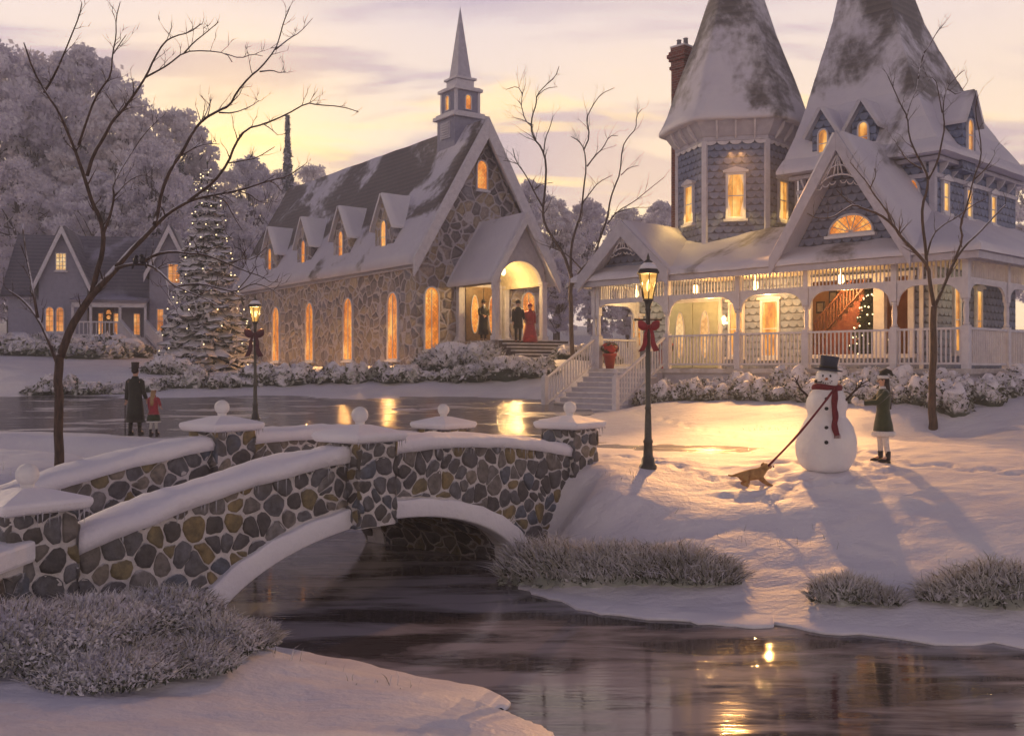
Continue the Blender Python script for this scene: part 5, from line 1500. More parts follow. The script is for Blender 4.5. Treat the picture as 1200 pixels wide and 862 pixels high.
# ================================================================ bare trees
def px_branch(pts, Y0, dy, seed=0, wob=.25):
    """traced limb -> 3D points, its depth drifting from Y0 by dy along the limb"""
    rg = random.Random(seed); out = []; n = len(pts); ph = rg.uniform(0, 6)
    for i, (px, py) in enumerate(pts):
        t = i / max(1, n - 1); out.append(at(px, py, Y0 + dy * t + wob * math.sin(ph + t * 5) * t))
    return out
def smooth_pts(p, k=2):
    for _ in range(k):
        q = [p[0]]
        for a, c in zip(p[:-1], p[1:]): q += [a * .75 + c * .25, a * .25 + c * .75]
        q.append(p[-1]); p = q
    return p
def knob(p, rg, amt):
    return [x + Vector((rg.uniform(-1, 1), rg.uniform(-1, 1), rg.uniform(-1, 1))) * amt if 0 < i < len(p) - 1 else x for i, x in enumerate(p)]
def twigs(b, p, r0, rg, n, ln, depth=2, up=.3):
    L = len(p)
    for _ in range(n):
        i = rg.randint(max(1, L // 4), L - 1); d = (p[i] - p[i - 1]).normalized()
        side = Vector((rg.uniform(-1, 1), rg.uniform(-1, 1), rg.uniform(-.3, 1))).normalized()
        dr = (d * .9 + side * .8 + Vector((0, 0, up * .5))).normalized(); l = ln * rg.uniform(.5, 1.2) * (1 - .4 * i / L)
        q = [p[i]]; nseg = 4
        for k in range(nseg):
            dr = (dr + Vector((rg.uniform(-.35, .35), rg.uniform(-.35, .35), rg.uniform(-.25, .35)))).normalized(); q.append(q[-1] + dr * l / nseg)
        r = r0[i] * .5 if isinstance(r0, list) else r0 * .5
        r = max(.004, min(r, .02 * ln + .004))
        rr = [r * (1 - .75 * k / nseg) for k in range(nseg + 1)]
        b.tube(q, rr, 5)
        if depth > 0: twigs(b, q, rr, rg, 2, ln * .55, depth - 1, up)
def bare_tree(name, label, base_pts, limbs, Y0, scale, mat, seed, group=None, tw=3, twl=.5):
    """base_pts: trunk trace with widths in px; limbs: list of (pts, w0 px, w1 px, dy)"""
    rg = random.Random(seed)
    bp = at(base_pts[0][0], base_pts[0][1], Y0)
    root = empty(name, bp, 0, label, 'tree', group)
    T = Matrix.Translation(-bp)
    b = MB(T); n = len(base_pts)
    p = [at(x, y, Y0) for x, y, w_ in base_pts]; r = [w_ * .5 / F * Y0 for x, y, w_ in base_pts]
    p2 = smooth_pts(p, 1); r2 = list(np.interp(np.linspace(0, 1, len(p2)), np.linspace(0, 1, n), r))
    p2 = knob(p2, rg, .012 * scale)
    b.tube([p[0] - Vector((0, 0, .5))] + p2, [r2[0] * 1.9] + [r2[0] * 1.45] + r2[1:], 12)
    b.build('trunk', mat, root)
    b = MB(T)
    for k, (pts_, w0, w1, dy) in enumerate(limbs):
        q = px_branch(pts_, Y0, dy, seed + k)
        q = smooth_pts(knob(q, rg, .02 * scale), 1); m_ = len(q)
        rr = [(w0 + (w1 - w0) * (i / (m_ - 1)) ** .8) * .5 / F * Y0 for i in range(m_)]
        b.tube(q, rr, 8)
        twigs(b, q, rr, rg, int(tw * len(pts_) / 4 + 1), twl * scale, 1)
    b.build('branches', mat, root)
    return root
left_tree = bare_tree('bare_tree', 'tall bare brown tree at the left end of the bridge, limbs spread across the sky',
    [(70, 560, 12), (69, 520, 10.5), (69, 470, 10), (68, 440, 10), (71, 414, 9.5)],
    [([(71, 418), (84, 385), (97, 362), (108, 343), (124, 328), (137, 313)], 10, 8, .2),
     ([(137, 313), (152, 296), (168, 278), (182, 262), (197, 249), (213, 239), (226, 233), (250, 227), (280, 224), (315, 212), (338, 207), (357, 193)], 7, 1.2, 1.2),
     ([(221, 236), (232, 228), (249, 212), (269, 191), (276, 170), (290, 150), (308, 145), (337, 135), (359, 121), (372, 124), (400, 126), (420, 131)], 4, .9, -1.0),
     ([(308, 145), (318, 150), (325, 158)], 1.5, .8, -.9), ([(269, 191), (285, 187), (300, 186), (322, 172)], 2, .8, -.8),
     ([(181, 263), (185, 250), (190, 224), (203, 196), (213, 181), (226, 155), (239, 138), (257, 131), (269, 122), (277, 107), (291, 91), (305, 81), (323, 58), (328, 44), (332, 26), (340, 8)], 5, 1.2, 1.4),
     ([(305, 84), (319, 81), (326, 85), (335, 84)], 2, .8, 1.2), ([(323, 58), (340, 45), (352, 38), (366, 22)], 2, .8, 1.6),
     ([(257, 132), (274, 133), (295, 123), (303, 118)], 2.2, .8, 1), ([(213, 182), (228, 173), (243, 168), (257, 169)], 2.2, .8, .5), ([(239, 138), (244, 126), (247, 116)], 1.6, .7, .8),
     ([(280, 224), (292, 228), (303, 236), (312, 238)], 1.8, .7, .9), ([(250, 229), (266, 235), (275, 252), (284, 270)], 2, .7, .9), ([(315, 212), (324, 216), (330, 224)], 1.6, .7, 1.1),
     ([(108, 343), (112, 319), (120, 296), (121, 271), (115, 253), (109, 238), (101, 211), (92, 190), (89, 175), (79, 150), (69, 131), (55, 112), (40, 84), (28, 50)], 7, 1.6, -.8),
     ([(69, 77), (75, 62), (86, 40), (92, 20), (96, 4)], 2.2, 1.0, -.8), ([(52, 108), (62, 92), (69, 77)], 3, 2.2, -.8),
     ([(102, 206), (108, 181), (124, 158), (134, 142), (144, 130), (162, 104), (172, 86), (181, 71), (193, 48), (203, 41), (223, 40), (236, 28)], 4.5, 1.0, -1.2),
     ([(170, 91), (182, 84), (195, 76), (216, 62), (239, 59), (264, 63), (272, 73)], 2.6, .8, -1.1), ([(216, 62), (228, 49), (242, 40), (256, 26)], 2, .8, -1.2), ([(264, 63), (282, 68), (297, 62), (308, 66)], 1.4, .7, -1.2),
     ([(144, 130), (150, 127), (154, 126)], 2.4, .8, -1),
     ([(92, 170), (101, 142), (111, 117), (122, 100), (130, 89), (133, 63), (135, 43), (136, 20), (141, 2)], 3.2, 1, -.3), ([(133, 63), (140, 52), (148, 41)], 1.6, .7, -.3),
     ([(121, 275), (129, 253), (133, 232), (134, 216), (142, 196), (148, 186), (154, 178), (167, 160), (184, 142)], 3.4, .8, .8), ([(134, 230), (149, 211), (165, 206), (175, 207), (181, 214)], 2.2, .7, .9),
     ([(136, 315), (150, 311), (165, 310), (178, 312), (185, 317), (195, 327), (203, 333), (213, 337), (239, 349), (250, 354), (259, 361)], 4.6, .9, -1.3),
     ([(166, 308), (182, 298), (203, 294), (220, 297), (236, 298), (262, 306), (284, 315), (307, 323), (316, 330)], 4.2, .9, -1.0), ([(236, 298), (250, 290), (262, 289)], 1.8, .7, -1), ([(272, 308), (284, 303), (298, 303), (312, 290)], 2, .7, -1),
     ([(205, 336), (222, 334), (239, 333), (258, 337), (277, 341), (297, 333), (310, 335), (322, 343), (334, 352)], 3, .8, -1.7), ([(277, 341), (290, 326), (300, 312)], 1.6, .7, -1.7),
     ([(194, 325), (197, 338), (198, 348), (204, 358), (209, 369)], 2.4, .7, -1.4), ([(221, 340), (229, 352), (232, 372)], 1.6, .6, -1.5),
     ([(69, 430), (58, 400), (44, 372), (30, 352), (10, 340)], 6, 2, .4), ([(44, 372), (40, 340), (30, 300), (26, 262)], 4, 1.5, .6)],
    15.0, 1.0, 'bark_snowy', 3, tw=3.2, twl=.42)
bare_tree('bare_tree', 'slender bare tree with twin leaders standing between the church steps and the porch stairs',
    [(672, 432, 6), (670, 390, 5), (669, 350, 4.6), (669, 320, 4.4)],
    [([(669, 322), (662, 297), (652, 283), (640, 264), (637, 249), (640, 222), (641, 190), (634, 172), (625, 163), (622, 150), (625, 137), (627, 122), (629, 113), (638, 102), (651, 90), (655, 78)], 3.8, .9, 1.5),
     ([(629, 113), (640, 103), (653, 102)], 1.3, .7, 1.5), ([(637, 180), (638, 160), (644, 148), (648, 136)], 1.8, .7, 1), ([(624, 149), (616, 140), (611, 124), (608, 118)], 1.8, .8, 1.8), ([(625, 147), (614, 141), (603, 138)], 1.2, .7, 1), ([(612, 110), (606, 102), (593, 105)], 1.4, .7, 1.5), ([(611, 124), (613, 112), (616, 98)], 1.2, .6, 1.5),
     ([(637, 244), (627, 226), (616, 206), (606, 190), (601, 174)], 2.2, .8, -.6), ([(606, 192), (598, 189), (590, 188)], 1.2, .6, -.6), ([(625, 224), (634, 216), (648, 214)], 1.4, .6, -.5),
     ([(669, 322), (668, 292), (676, 268), (681, 249), (684, 217), (688, 196), (684, 174), (678, 166), (669, 160)], 3.4, .8, -1.4), ([(688, 195), (697, 183), (707, 174), (713, 161), (724, 159)], 2, .7, -1.2), ([(684, 176), (690, 160), (688, 140), (693, 123), (704, 112), (720, 103)], 2, .7, -1.4), ([(681, 240), (692, 226), (702, 214), (718, 205)], 1.8, .7, -1.2),
     ([(670, 335), (682, 316), (696, 300), (704, 280), (712, 257), (714, 235), (720, 217), (728, 203), (729, 174), (735, 160), (744, 150), (747, 137), (752, 128)], 3.2, .8, 1.0), ([(728, 205), (738, 198), (748, 194)], 1.4, .6, 1), ([(712, 262), (725, 247), (742, 236), (760, 222), (778, 208)], 1.8, .7, .8), ([(720, 250), (742, 244), (765, 243)], 1.4, .6, .8), ([(700, 292), (716, 285), (735, 272), (752, 262)], 1.8, .6, .3), ([(682, 316), (668, 300), (650, 290), (634, 286)], 2, .7, -.8)],
    40.0, 2.6, 'bark_grey', 12, tw=3.4, twl=.4)
rt = bare_tree('bare_tree', 'young bare tree with snow-edged limbs behind the girl, in front of the porch',
    [(1094, 511, 13), (1093, 490, 9.5), (1092, 450, 8), (1093, 410, 7.5), (1094, 372, 7), (1095, 358, 7)],
    [([(1095, 360), (1090, 335), (1086, 313), (1072, 294), (1056, 278), (1046, 262), (1030, 250), (1012, 246), (1000, 240), (990, 246), (975, 254), (958, 256), (946, 250)], 5.4, 1, -1.0),
     ([(1046, 264), (1042, 250), (1030, 238), (1024, 227), (1018, 214), (1008, 202), (996, 190)], 2.6, .8, -.5), ([(1000, 241), (988, 232), (980, 222)], 1.8, .7, -1), ([(1020, 220), (1028, 206), (1024, 196)], 1.6, .7, -.5),
     ([(1086, 313), (1084, 290), (1083, 262), (1080, 240), (1086, 222), (1088, 206), (1080, 194), (1072, 180), (1066, 160), (1062, 138), (1056, 124), (1048, 106), (1040, 88)], 4.4, 1, .8),
     ([(1080, 198), (1064, 186), (1052, 172), (1046, 156)], 2.4, .8, 1), ([(1062, 138), (1066, 120), (1074, 104), (1076, 92)], 1.8, .7, .9), ([(1088, 210), (1098, 190), (1104, 168), (1108, 150), (1104, 128), (1110, 104), (1120, 90), (1130, 82)], 2.8, .8, .5), ([(1104, 132), (1100, 112), (1096, 92), (1084, 90)], 1.6, .7, .5), ([(1110, 104), (1122, 112), (1134, 96)], 1.4, .7, .5),
     ([(1095, 360), (1106, 334), (1118, 306), (1132, 288), (1146, 274), (1160, 258), (1178, 240)], 4.4, 1.6, .6),
     ([(1118, 306), (1128, 280), (1124, 262), (1134, 240), (1142, 210), (1150, 186), (1148, 160), (1142, 132), (1146, 112)], 3, .9, -.3), ([(1086, 300), (1094, 276), (1104, 262), (1122, 254), (1140, 240), (1156, 232)], 2.6, .8, .4), ([(1142, 210), (1156, 196), (1168, 176)], 1.8, .8, -.3),
     ([(1083, 62), (1090, 50), (1098, 40), (1108, 26)], 1.6, .8, .8), ([(1076, 92), (1080, 76), (1083, 62)], 1.8, 1.4, .9)],
    24.9, 1.6, 'bark_snowy', 31, tw=3.0, twl=.4)

# two small birds on a limb of the left tree
for i, (px_, py_, lb) in enumerate(((159, 309, 'left one of two dark birds perched on the bare limb over the cottage'), (167, 308, 'right one of two dark birds perched on the bare limb over the cottage'))):
    p = at(px_, py_, 14.62 if i == 0 else 14.3)
    b = MB(); b.ball((0, 0, .035), (.045, .03, .055), 12); b.ball((.012, 0, .10), .026, 10); b.tube([(.03, 0, .10), (.055, 0, .095)], [.009, .001], 5)
    b.tube([(-.02, 0, .02), (-.06, 0, -.07)], [.018, .012], 6)
    bd = b.build('bird', 'bird', loc=p, rz=R(-20 + 200 * i)); tag(bd, lb, 'bird', 'birds on the bare tree')

# ================================================================ frosted background trees
def frost_proto(name, seed, h, rw, mats, clumps=240, per=90, leafs=.14, shape='round'):
    rg = np.random.default_rng(seed); C = []; NM = []
    cc = []
    for k in range(clumps):
        u = rg.random(); zz = .22 + .78 * u
        prof = math.sin(math.pi * min(1, (zz - .12) / .90)) ** .7 if shape == 'round' else (1.02 - zz)
        rad = rw * prof * math.sqrt(rg.random()) * 1.0; a = rg.random() * 6.283
        cc.append((rad * math.cos(a), rad * math.sin(a), zz * h))
    mi = []
    for (x, y, z) in cc:
        s = rw * rg.uniform(.09, .20); n = per
        v = rg.normal(size=(n, 3)); v /= np.linalg.norm(v, axis=1)[:, None]
        v *= rg.random(n)[:, None] ** .45
        c = v * np.array([s, s, s * .62]) + np.array([x, y, z]); C.append(c)
        mi.append(np.where((v[:, 2] + rg.normal(size=n) * .3 > .25), 1, 0))
    C = np.concatenate(C); mi = np.concatenate(mi)
    t = empty(name)
    bulk_quads('crown', C, leafs, mats, mi, t, seed=seed, aspect=1.5)
    b = MB(); rg2 = random.Random(seed)
    b.tube([(0, 0, -1.5), (.1, 0, h * .3), (0, .1, h * .62), (0, 0, h * .9)], [h * .022, h * .017, h * .010, h * .003], 8)
    for k in range(70):
        z0 = h * rg2.uniform(.15, .8); x, y, z = cc[rg2.randrange(len(cc))]
        b.tube([(0, 0, z0), (x * .5, y * .5, (z0 + z) / 2 + .3), (x, y, z)], [h * .006, h * .0035, h * .0015], 4)
    b.build('trunk', 'bark_grey', t)
    return t
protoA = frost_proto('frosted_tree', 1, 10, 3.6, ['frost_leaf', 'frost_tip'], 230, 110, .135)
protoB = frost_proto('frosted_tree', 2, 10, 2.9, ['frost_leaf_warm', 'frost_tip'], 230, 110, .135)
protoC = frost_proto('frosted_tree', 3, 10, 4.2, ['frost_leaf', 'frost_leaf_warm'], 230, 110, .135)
used = set()
def plant(proto, px, top, Y, label, wid=1.0, rot=None, group='frosted trees in the background haze'):
    x = (px - 600) / F * Y; z0 = gz_(x, Y); ht = EZ + (431 - top) / F * Y - z0
    t = proto if proto.name not in used else copy_tree(proto)
    used.add(proto.name)
    t.location = (x, Y, z0 - .1); s = ht / 10; t.scale = (s * wid, s * wid, s); t.rotation_euler.z = rot if rot is not None else (px * 1.7) % 6.28
    tag(t, label, 'tree', group); return t
TL = [(protoA, -30, 40, 86, .8, 'leftmost tall frosted tree behind the cottage, cut by the picture edge'), (protoC, 40, 70, 92, .78, 'tall lavender frosted tree rising left of the cottage gable'),
      (protoA, 96, 62, 96, .85, 'tallest frosted tree of the wood above the cottage roof'), (protoB, 140, 108, 86, .9, 'frosted tree above the middle of the cottage roof'),
      (protoC, 178, 170, 76, .75, 'broad frosted tree right behind the cottage right gable'), (protoB, 207, 132, 100, .9, 'round-topped frosted tree between the cottage and the lit fir'),
      (protoA, 118, 205, 74, .9, 'low frosted tree directly behind the cottage ridge'), (protoC, 20, 190, 78, .9, 'low frosted tree behind the left end of the cottage'),
      (protoB, 262, 232, 84, 1.0, 'frosted tree just right of the lit fir tree'), (protoA, 292, 186, 104, .7, 'frosted tree behind the far end of the church, left of the dark spire-like fir'),
      (protoC, 328, 204, 112, .7, 'frosted tree beyond the far end of the church roof'), (protoB, 366, 196, 122, .8, 'small far frosted tree peeping over the church ridge'),
      (protoA, 240, 285, 70, .9, 'low frosted tree behind the lit fir and the church corner'), (protoC, 285, 262, 78, .8, 'low frosted tree at the far corner of the church'),
      (protoA, 622, 214, 92, .72, 'frosted tree just right of the church gable'), (protoB, 650, 236, 80, .8, 'frosted tree behind the slender bare tree'),
      (protoC, 690, 236, 98, .75, 'frosted tree left of the small porch gable'), (protoB, 735, 246, 86, .85, 'frosted tree behind the small porch gable'),
      (protoA, 775, 238, 105, .75, 'frosted tree seen between the small gable and the turret'), (protoC, 655, 300, 66, .8, 'low frosted tree beside the church porch steps'),
      (protoB, 705, 318, 62, .8, 'low frosted tree seen through the left end of the porch'), (protoC, 610, 300, 74, .7, 'frosted tree close behind the right corner of the church'),
      (protoB, 735, 330, 70, .9, 'low frosted tree behind the stairs end of the house'),
      (protoA, 1215, 190, 90, .8, 'frosted tree at the right edge behind the house'), (protoB, -60, 240, 62, .9, 'frosted tree at the far left edge of the picture'), (protoC, 10, 290, 72, .8, 'low frosted tree left of the cottage')]
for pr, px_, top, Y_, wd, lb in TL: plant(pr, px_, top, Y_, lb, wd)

# ================================================================ firs
def fir(name, label, p, h, rad, tiers, seed, mats=('bough_snow', 'fir_dark'), lights=0, quad=.10, nq=160, group=None, cat='tree'):
    rg = random.Random(seed); root = empty(name, p, 0, label, cat, group)
    b = MB(); b.tube([(0, 0, -.8), (0, 0, h * .5), (0, 0, h * .98)], [h * .018, h * .010, h * .002], 8); b.build('trunk', 'bark_cold', root)
    b = MB(); Q = []; tips = []
    for k in range(tiers):
        t = k / tiers; z = h * (.05 + .94 * t ** .92); R_ = rad * (1 - t) ** .92 + rad * .03; nb = max(5, int(13 * (1 - t) + 5))
        for i in range(nb):
            a = 2 * math.pi * (i + rg.random() * .6) / nb + k * 1.3; l = R_ * rg.uniform(.78, 1.12); wd = (l * .26 + .07) * rg.uniform(.8, 1.2); dz = -l * rg.uniform(.28, .46)
            zz = z + rg.uniform(-.20, .20) * (1 - t); nseg = 7; vs = []; ca, sa = math.cos(a), math.sin(a)
            for s_ in range(nseg + 1):
                u = s_ / nseg; d = l * u; hz = zz + dz * u ** 1.25 + .10 * l * max(0, u - .75) / .25 * .6
                w_ = wd * (math.sin(math.pi * min(.97, u * .86 + .10)) ** .8) * (1 + .35 * math.sin(s_ * 2.6 + i)); th = .045 + .075 * l * (1 - u) * .6
                for j, (cw, ch) in enumerate(((-1, -.45), (-.55, .45), (0, 1), (.55, .45), (1, -.45), (0, -.55))):
                    q = mnoise.noise(Vector((d * 3 + i * 5, cw * 2, k))) * .05
                    lat = cw * w_; vs.append((ca * d - sa * lat, sa * d + ca * lat, hz + ch * th + q - abs(cw) * w_ * .35))
            fs = [(s_ * 6 + j, s_ * 6 + (j + 1) % 6, (s_ + 1) * 6 + (j + 1) % 6, (s_ + 1) * 6 + j) for s_ in range(nseg) for j in range(6)]
            fs = [f[::-1] for f in fs] + [tuple(range(nseg * 6, nseg * 6 + 6))]
            b.add(vs, fs, 0, True)
            for _ in range(int(nq * l / rad / 6) + 3):
                u = rg.random() ** .6; lat = rg.uniform(-1, 1) * wd * 1.15 * math.sin(math.pi * min(.97, u * .86 + .1)); d = l * u * 1.06
                Q.append((ca * d - sa * lat, sa * d + ca * lat, zz + dz * u ** 1.25 - .04 - abs(lat) * .4 + rg.uniform(-.06, .03)))
            tips.append((ca * l * .96, sa * l * .96, zz + dz * .9 + .06)); tips.append((ca * l * .6, sa * l * .6, zz + dz * .5 + .12))
    b.ball((0, 0, h), (.06, .06, .22), 8)
    cr = b.build('crown', mats[0], root)
    Q = np.array(Q); mi = (rng.random(len(Q)) < .8).astype(int)
    bulk_quads('needles', Q, quad, [mats[1], 'frost_tip'], mi, cr, aspect=2.6, seed=seed)
    if lights:
        b = MB(); light_string(b, h * .93, lambda z: (rad * (1 - z / h) ** .92 + .05) * .97, h * .03, lights, 11, .028, seed)
        b.build('light_string', ['bulb_warm', 'iron'], root)
    return root
fx, fy = (243 - 600) / F * 45.5, 45.5
lf = fir('christmas_fir', 'big snow-laden fir hung with tiny white lights between cottage and church', (fx, fy, gz_(fx, fy) - .1), (432 - 184) / F * 45.5, 2.15, 24, 5, lights=95, cat='fir tree')
for px_, top, bot, Y_, lb, sd in ((337, 138, 330, 110, 'slim far spire-like fir pointing above the church ridge', 1), (212, 196, 400, 88, 'dim olive fir standing in haze behind the lit fir', 2), (990, 190, 420, 95, 'far fir hidden behind the house', 3)):
    if sd == 3: continue
    x = (px_ - 600) / F * Y_; z0 = gz_(x, Y_); h_ = EZ + (431 - top) / F * Y_ - z0
    root = empty('fir_tree', (x, Y_, z0), 0, lb, 'tree'); rgq = np.random.default_rng(sd); N = 9000; wq = h_ * (.12 if sd == 1 else .17)
    hh = rgq.random(N) ** .75; tier = 1 - .45 * ((hh * 17 + rgq.random(N) * .4) % 1.0); rr = wq * (1 - hh) ** 1.15 * tier * np.sqrt(rgq.random(N)) * (.8 + .3 * rgq.random(N)); aa = rgq.random(N) * 6.283
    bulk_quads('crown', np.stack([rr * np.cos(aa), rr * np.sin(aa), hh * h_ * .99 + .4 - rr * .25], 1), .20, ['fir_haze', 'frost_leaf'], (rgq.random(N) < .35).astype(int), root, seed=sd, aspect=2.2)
    b = MB(); b.tube([(0, 0, -1), (0, 0, h_ * .99)], [h_ * .012, .03], 6); b.build('trunk', 'bark_cold', root)

# ================================================================ hedges and shrubs
def shrub(name, label, blobs, leafn, leafsz, cat='hedge', snowy=.55, seed=1, group=None, mats=('bough_snow', 'shrub_green', 'shrub_frost', 'shrub_snow'), blade=0, bladelen=.25, spread=1.12, bladew=.012, topbias=.0):
    """blobs: (x, y, rx, ry, h) world; noisy snow cushions bristling with leaves"""
    rg = np.random.default_rng(seed); c0 = np.mean([[q[0], q[1]] for q in blobs], 0)
    z00 = gz_(c0[0], c0[1]); root = empty(name, (c0[0], c0[1], z00), 0, label, cat, group)
    T = Matrix.Translation((-c0[0], -c0[1], -z00)); b = MB(T); P_ = []; N_ = []; MI = []; BL = []
    for i, (x, y, rx_, ry_, h_) in enumerate(blobs):
        z = gz_(x, y)
        kk = .62 if blade > 400 else .82; b.ball((x, y, z + h_ * (.12 if blade > 400 else .24)), (rx_ * kk, ry_ * kk, h_ * .66), 20, noise=.42, seed=seed + i)
        v = rg.normal(size=(leafn, 3)); v /= np.linalg.norm(v, axis=1)[:, None]; v[:, 2] = np.abs(v[:, 2]) * 1.1 - .34
        rr = (spread - .22 * rg.random(leafn) ** 2)[:, None]
        p = v * np.array([rx_, ry_, h_ * .72]) * rr + np.array([x, y, z + h_ * .30]); P_.append(p); N_.append(v)
        up = v[:, 2] + rg.normal(size=leafn) * .35
        MI.append(np.where(up > snowy, 3, np.where(rg.random(leafn) < .45, 2, 1)))
    P_ = np.concatenate(P_); MI = np.concatenate(MI)
    fo = b.build('snow_cushion', mats[0], root)
    P_[:, 0] -= c0[0]; P_[:, 1] -= c0[1]; P_[:, 2] -= z00
    bulk_quads('foliage', P_, leafsz, list(mats), MI, root, aspect=2.0, seed=seed, jit=.45)
    if blade:
        V = []; 
        for i, (x, y, rx_, ry_, h_) in enumerate(blobs):
            zg_ = gz_(x, y)
            for _ in range(blade):
                a = rg.random() * 6.283; r = math.sqrt(rg.random()) * 1.12; px = x + rx_ * r * math.cos(a); py = y + ry_ * r * math.sin(a)
                zt = zg_ + h_ * .30 + h_ * .62 * math.sqrt(max(0, 1 - r * r)) - .04
                d = Vector((math.cos(a) * r * 1.1 + rg.normal() * .35, math.sin(a) * r * .9 + rg.normal() * .35, 1.0)).normalized()
                V.append((Vector((px - c0[0], py - c0[1], zt - z00)), d, bladelen * rg.uniform(.4, 1.1)))
        blades('grass_blades', V, bladew, root, seed)
    return root
def blades(name, V, w_, parent, seed=0, mats=('grass_frost', 'grass_olive', 'shrub_snow'), pr=(.46, .12, .42)):
    rg = np.random.default_rng(seed); v = []; f = []; mi = []
    for p, d, l in V:
        s = Vector((rg.normal(), rg.normal(), 0)); s = (s - d * s.dot(d)).normalized() * w_; bend = Vector((rg.normal() * .25, rg.normal() * .25, -.15)) * l
        o = len(v); m_ = p + d * l * .55; t = p + d * l + bend
        v += [p - s, p + s, m_ + s * .7, m_ - s * .7, t]; f += [(o, o + 1, o + 2, o + 3), (o + 3, o + 2, o + 4)]; k = rg.choice(3, p=pr); mi += [k, k]
    b = MB(); b.v = [tuple(x) for x in v]; b.f = f; b.m = mi; b.sm = [False] * len(f)
    return tag(b.build(name, list(mats), parent), kind='stuff')
rg = random.Random(11)
# hedge below the porch rail
bl = []
for i in range(24):
    x = 3.6 + i * .42
    for (yy, h_) in ((-.75 + rg.uniform(-.1, .1), .86), (-1.45 + rg.uniform(-.15, .15), .66)):
        p = mw(x + rg.uniform(-.15, .15), yy); bl.append((p.x, p.y, rg.uniform(.32, .48), rg.uniform(.30, .42), h_ * rg.uniform(.55, 1.15)))
for i in range(9):
    p = mw(13.6 + rg.uniform(-.1, .1), -.6 + i * .55); bl.append((p.x, p.y, .42, .42, .75 * rg.uniform(.8, 1.15)))
shrub('hedge', 'long snow-heaped evergreen hedge along the foot of the house porch', bl, 420, .055, snowy=.42, seed=21)
def row(px0, px1, py, Y0, Y1, n, r, h_, seed):
    q = random.Random(seed); out = []
    for i in range(n):
        t = i / (n - 1); px = px0 + (px1 - px0) * t; Y = Y0 + (Y1 - Y0) * t + q.uniform(-.4, .4)
        out.append(((px - 600) / F * Y, Y, r * q.uniform(.45, 1.25), r * q.uniform(.4, 1.0), h_ * q.uniform(.3, 1.15)))
    return out
shrub('hedge', 'low snowy hedge along the far side of the path, left of the cottage walk', row(50, 172, 460, 38.6, 38.8, 12, .62, .75, 1), 260, .09, seed=31, snowy=.3)
shrub('hedge', 'low snowy hedge running below the church from the cottage walk to the church shrubs', row(196, 480, 450, 39.5, 40.5, 26, .62, .78, 2) + row(480, 640, 445, 40.2, 39.0, 12, .55, .6, 5), 260, .09, seed=32, snowy=.3)
shrub('shrub', 'upper mound of frosted shrub at the left side of the church porch', [((532 - 600) / F * 41.4, 41.4, 1.3, .8, 1.25), ((565 - 600) / F * 40.9, 40.9, .95, .7, 1.15), ((505 - 600) / F * 41.8, 41.8, .8, .6, .75)], 900, .085, 'shrub', seed=41, snowy=.2, blade=200, bladelen=.3)
shrub('shrub', 'lower frosted shrub spreading at the foot of the church steps', [((598 - 600) / F * 38.8, 38.8, 1.1, .7, .8), ((630 - 600) / F * 38.3, 38.3, .8, .6, .5), ((560 - 600) / F * 39.4, 39.4, .9, .6, .6)], 800, .08, 'shrub', seed=42, snowy=.2, blade=200, bladelen=.25)
shrub('shrub', 'frosted shrub bank below the cottage porch, left of its stairs', [((px_ - 600) / F * 56, 56 + dy, 1.7, 1.2, h_) for px_, dy, h_ in ((60, 0, 1.0), (92, -1, .95), (122, 0, 1.1), (150, -1, 1.0), (105, -3, .9), (142, -3.5, .8), (70, -3, .8), (30, -1, 1.0), (0, -2, 1.0))], 700, .14, 'shrub', seed=43, snowy=.3)
shrub('shrub', 'frosted shrub right of the cottage stairs at the foot of the lit fir', [((px_ - 600) / F * 43, 43, .6, .5, h_) for px_, h_ in ((196, .9), (212, .7), (184, .6))], 500, .09, 'shrub', seed=44, snowy=.25)
shrub('shrub', 'low frosted shrubs between the church steps and the porch stairs', [((px_ - 600) / F * 41, 41, .6, .5, h_) for px_, h_ in ((664, .6), (680, .7), (696, .6), (712, .5))], 400, .08, 'shrub', seed=45, snowy=.25)
# foreground and bank plants
bl = [((px_ - 600) / F * Y_, Y_, r_, r_ * .8, h_) for px_, Y_, r_, h_ in ((110, 9.8, .75, .40), (190, 10.3, .62, .42), (250, 10.0, .42, .34), (150, 9.2, .55, .26), (60, 9.3, .8, .42), (-10, 9.2, .8, .46), (215, 9.4, .45, .24), (290, 10.5, .30, .22), (120, 8.9, .6, .24))]
shrub('juniper_shrub', 'large snow-tufted evergreen shrub filling the lower left corner before the bridge wall', bl, 6000, .020, 'shrub', seed=51, snowy=-.05, blade=1500, bladelen=.15, bladew=.005, spread=1.14)
bl = [((px_ - 600) / F * Y_, Y_, r_, r_ * .7, h_) for px_, Y_, r_, h_ in ((618, 14.9, .38, .62), (645, 14.6, .40, .62), (672, 14.5, .38, .48), (700, 14.4, .42, .48), (728, 14.3, .40, .46), (756, 14.2, .38, .42), (782, 14.1, .34, .42), (806, 14.0, .34, .44), (830, 13.9, .28, .32), (850, 13.9, .2, .2))]
shrub('frosted_grass_clump', 'long frosted grassy bush on the right bank, starting at the foot of the bridge', bl, 700, .030, 'bush', seed=52, snowy=.5, blade=700, bladelen=.34, bladew=.006, mats=('shrub_frost', 'shrub_green', 'shrub_frost', 'shrub_snow'))
bl = [((px_ - 600) / F * Y_, Y_, r_, r_ * .7, h_) for px_, Y_, r_, h_ in ((968, 13.1, .20, .30), (990, 13.0, .24, .36), (1015, 13.0, .22, .26), (1040, 12.9, .2, .14))]
shrub('frosted_grass_clump', 'small frosted grass tuft at the water edge below the girl', bl, 500, .028, 'bush', seed=53, snowy=.5, blade=600, bladelen=.22, bladew=.005, mats=('shrub_frost', 'shrub_green', 'shrub_frost', 'shrub_snow'))
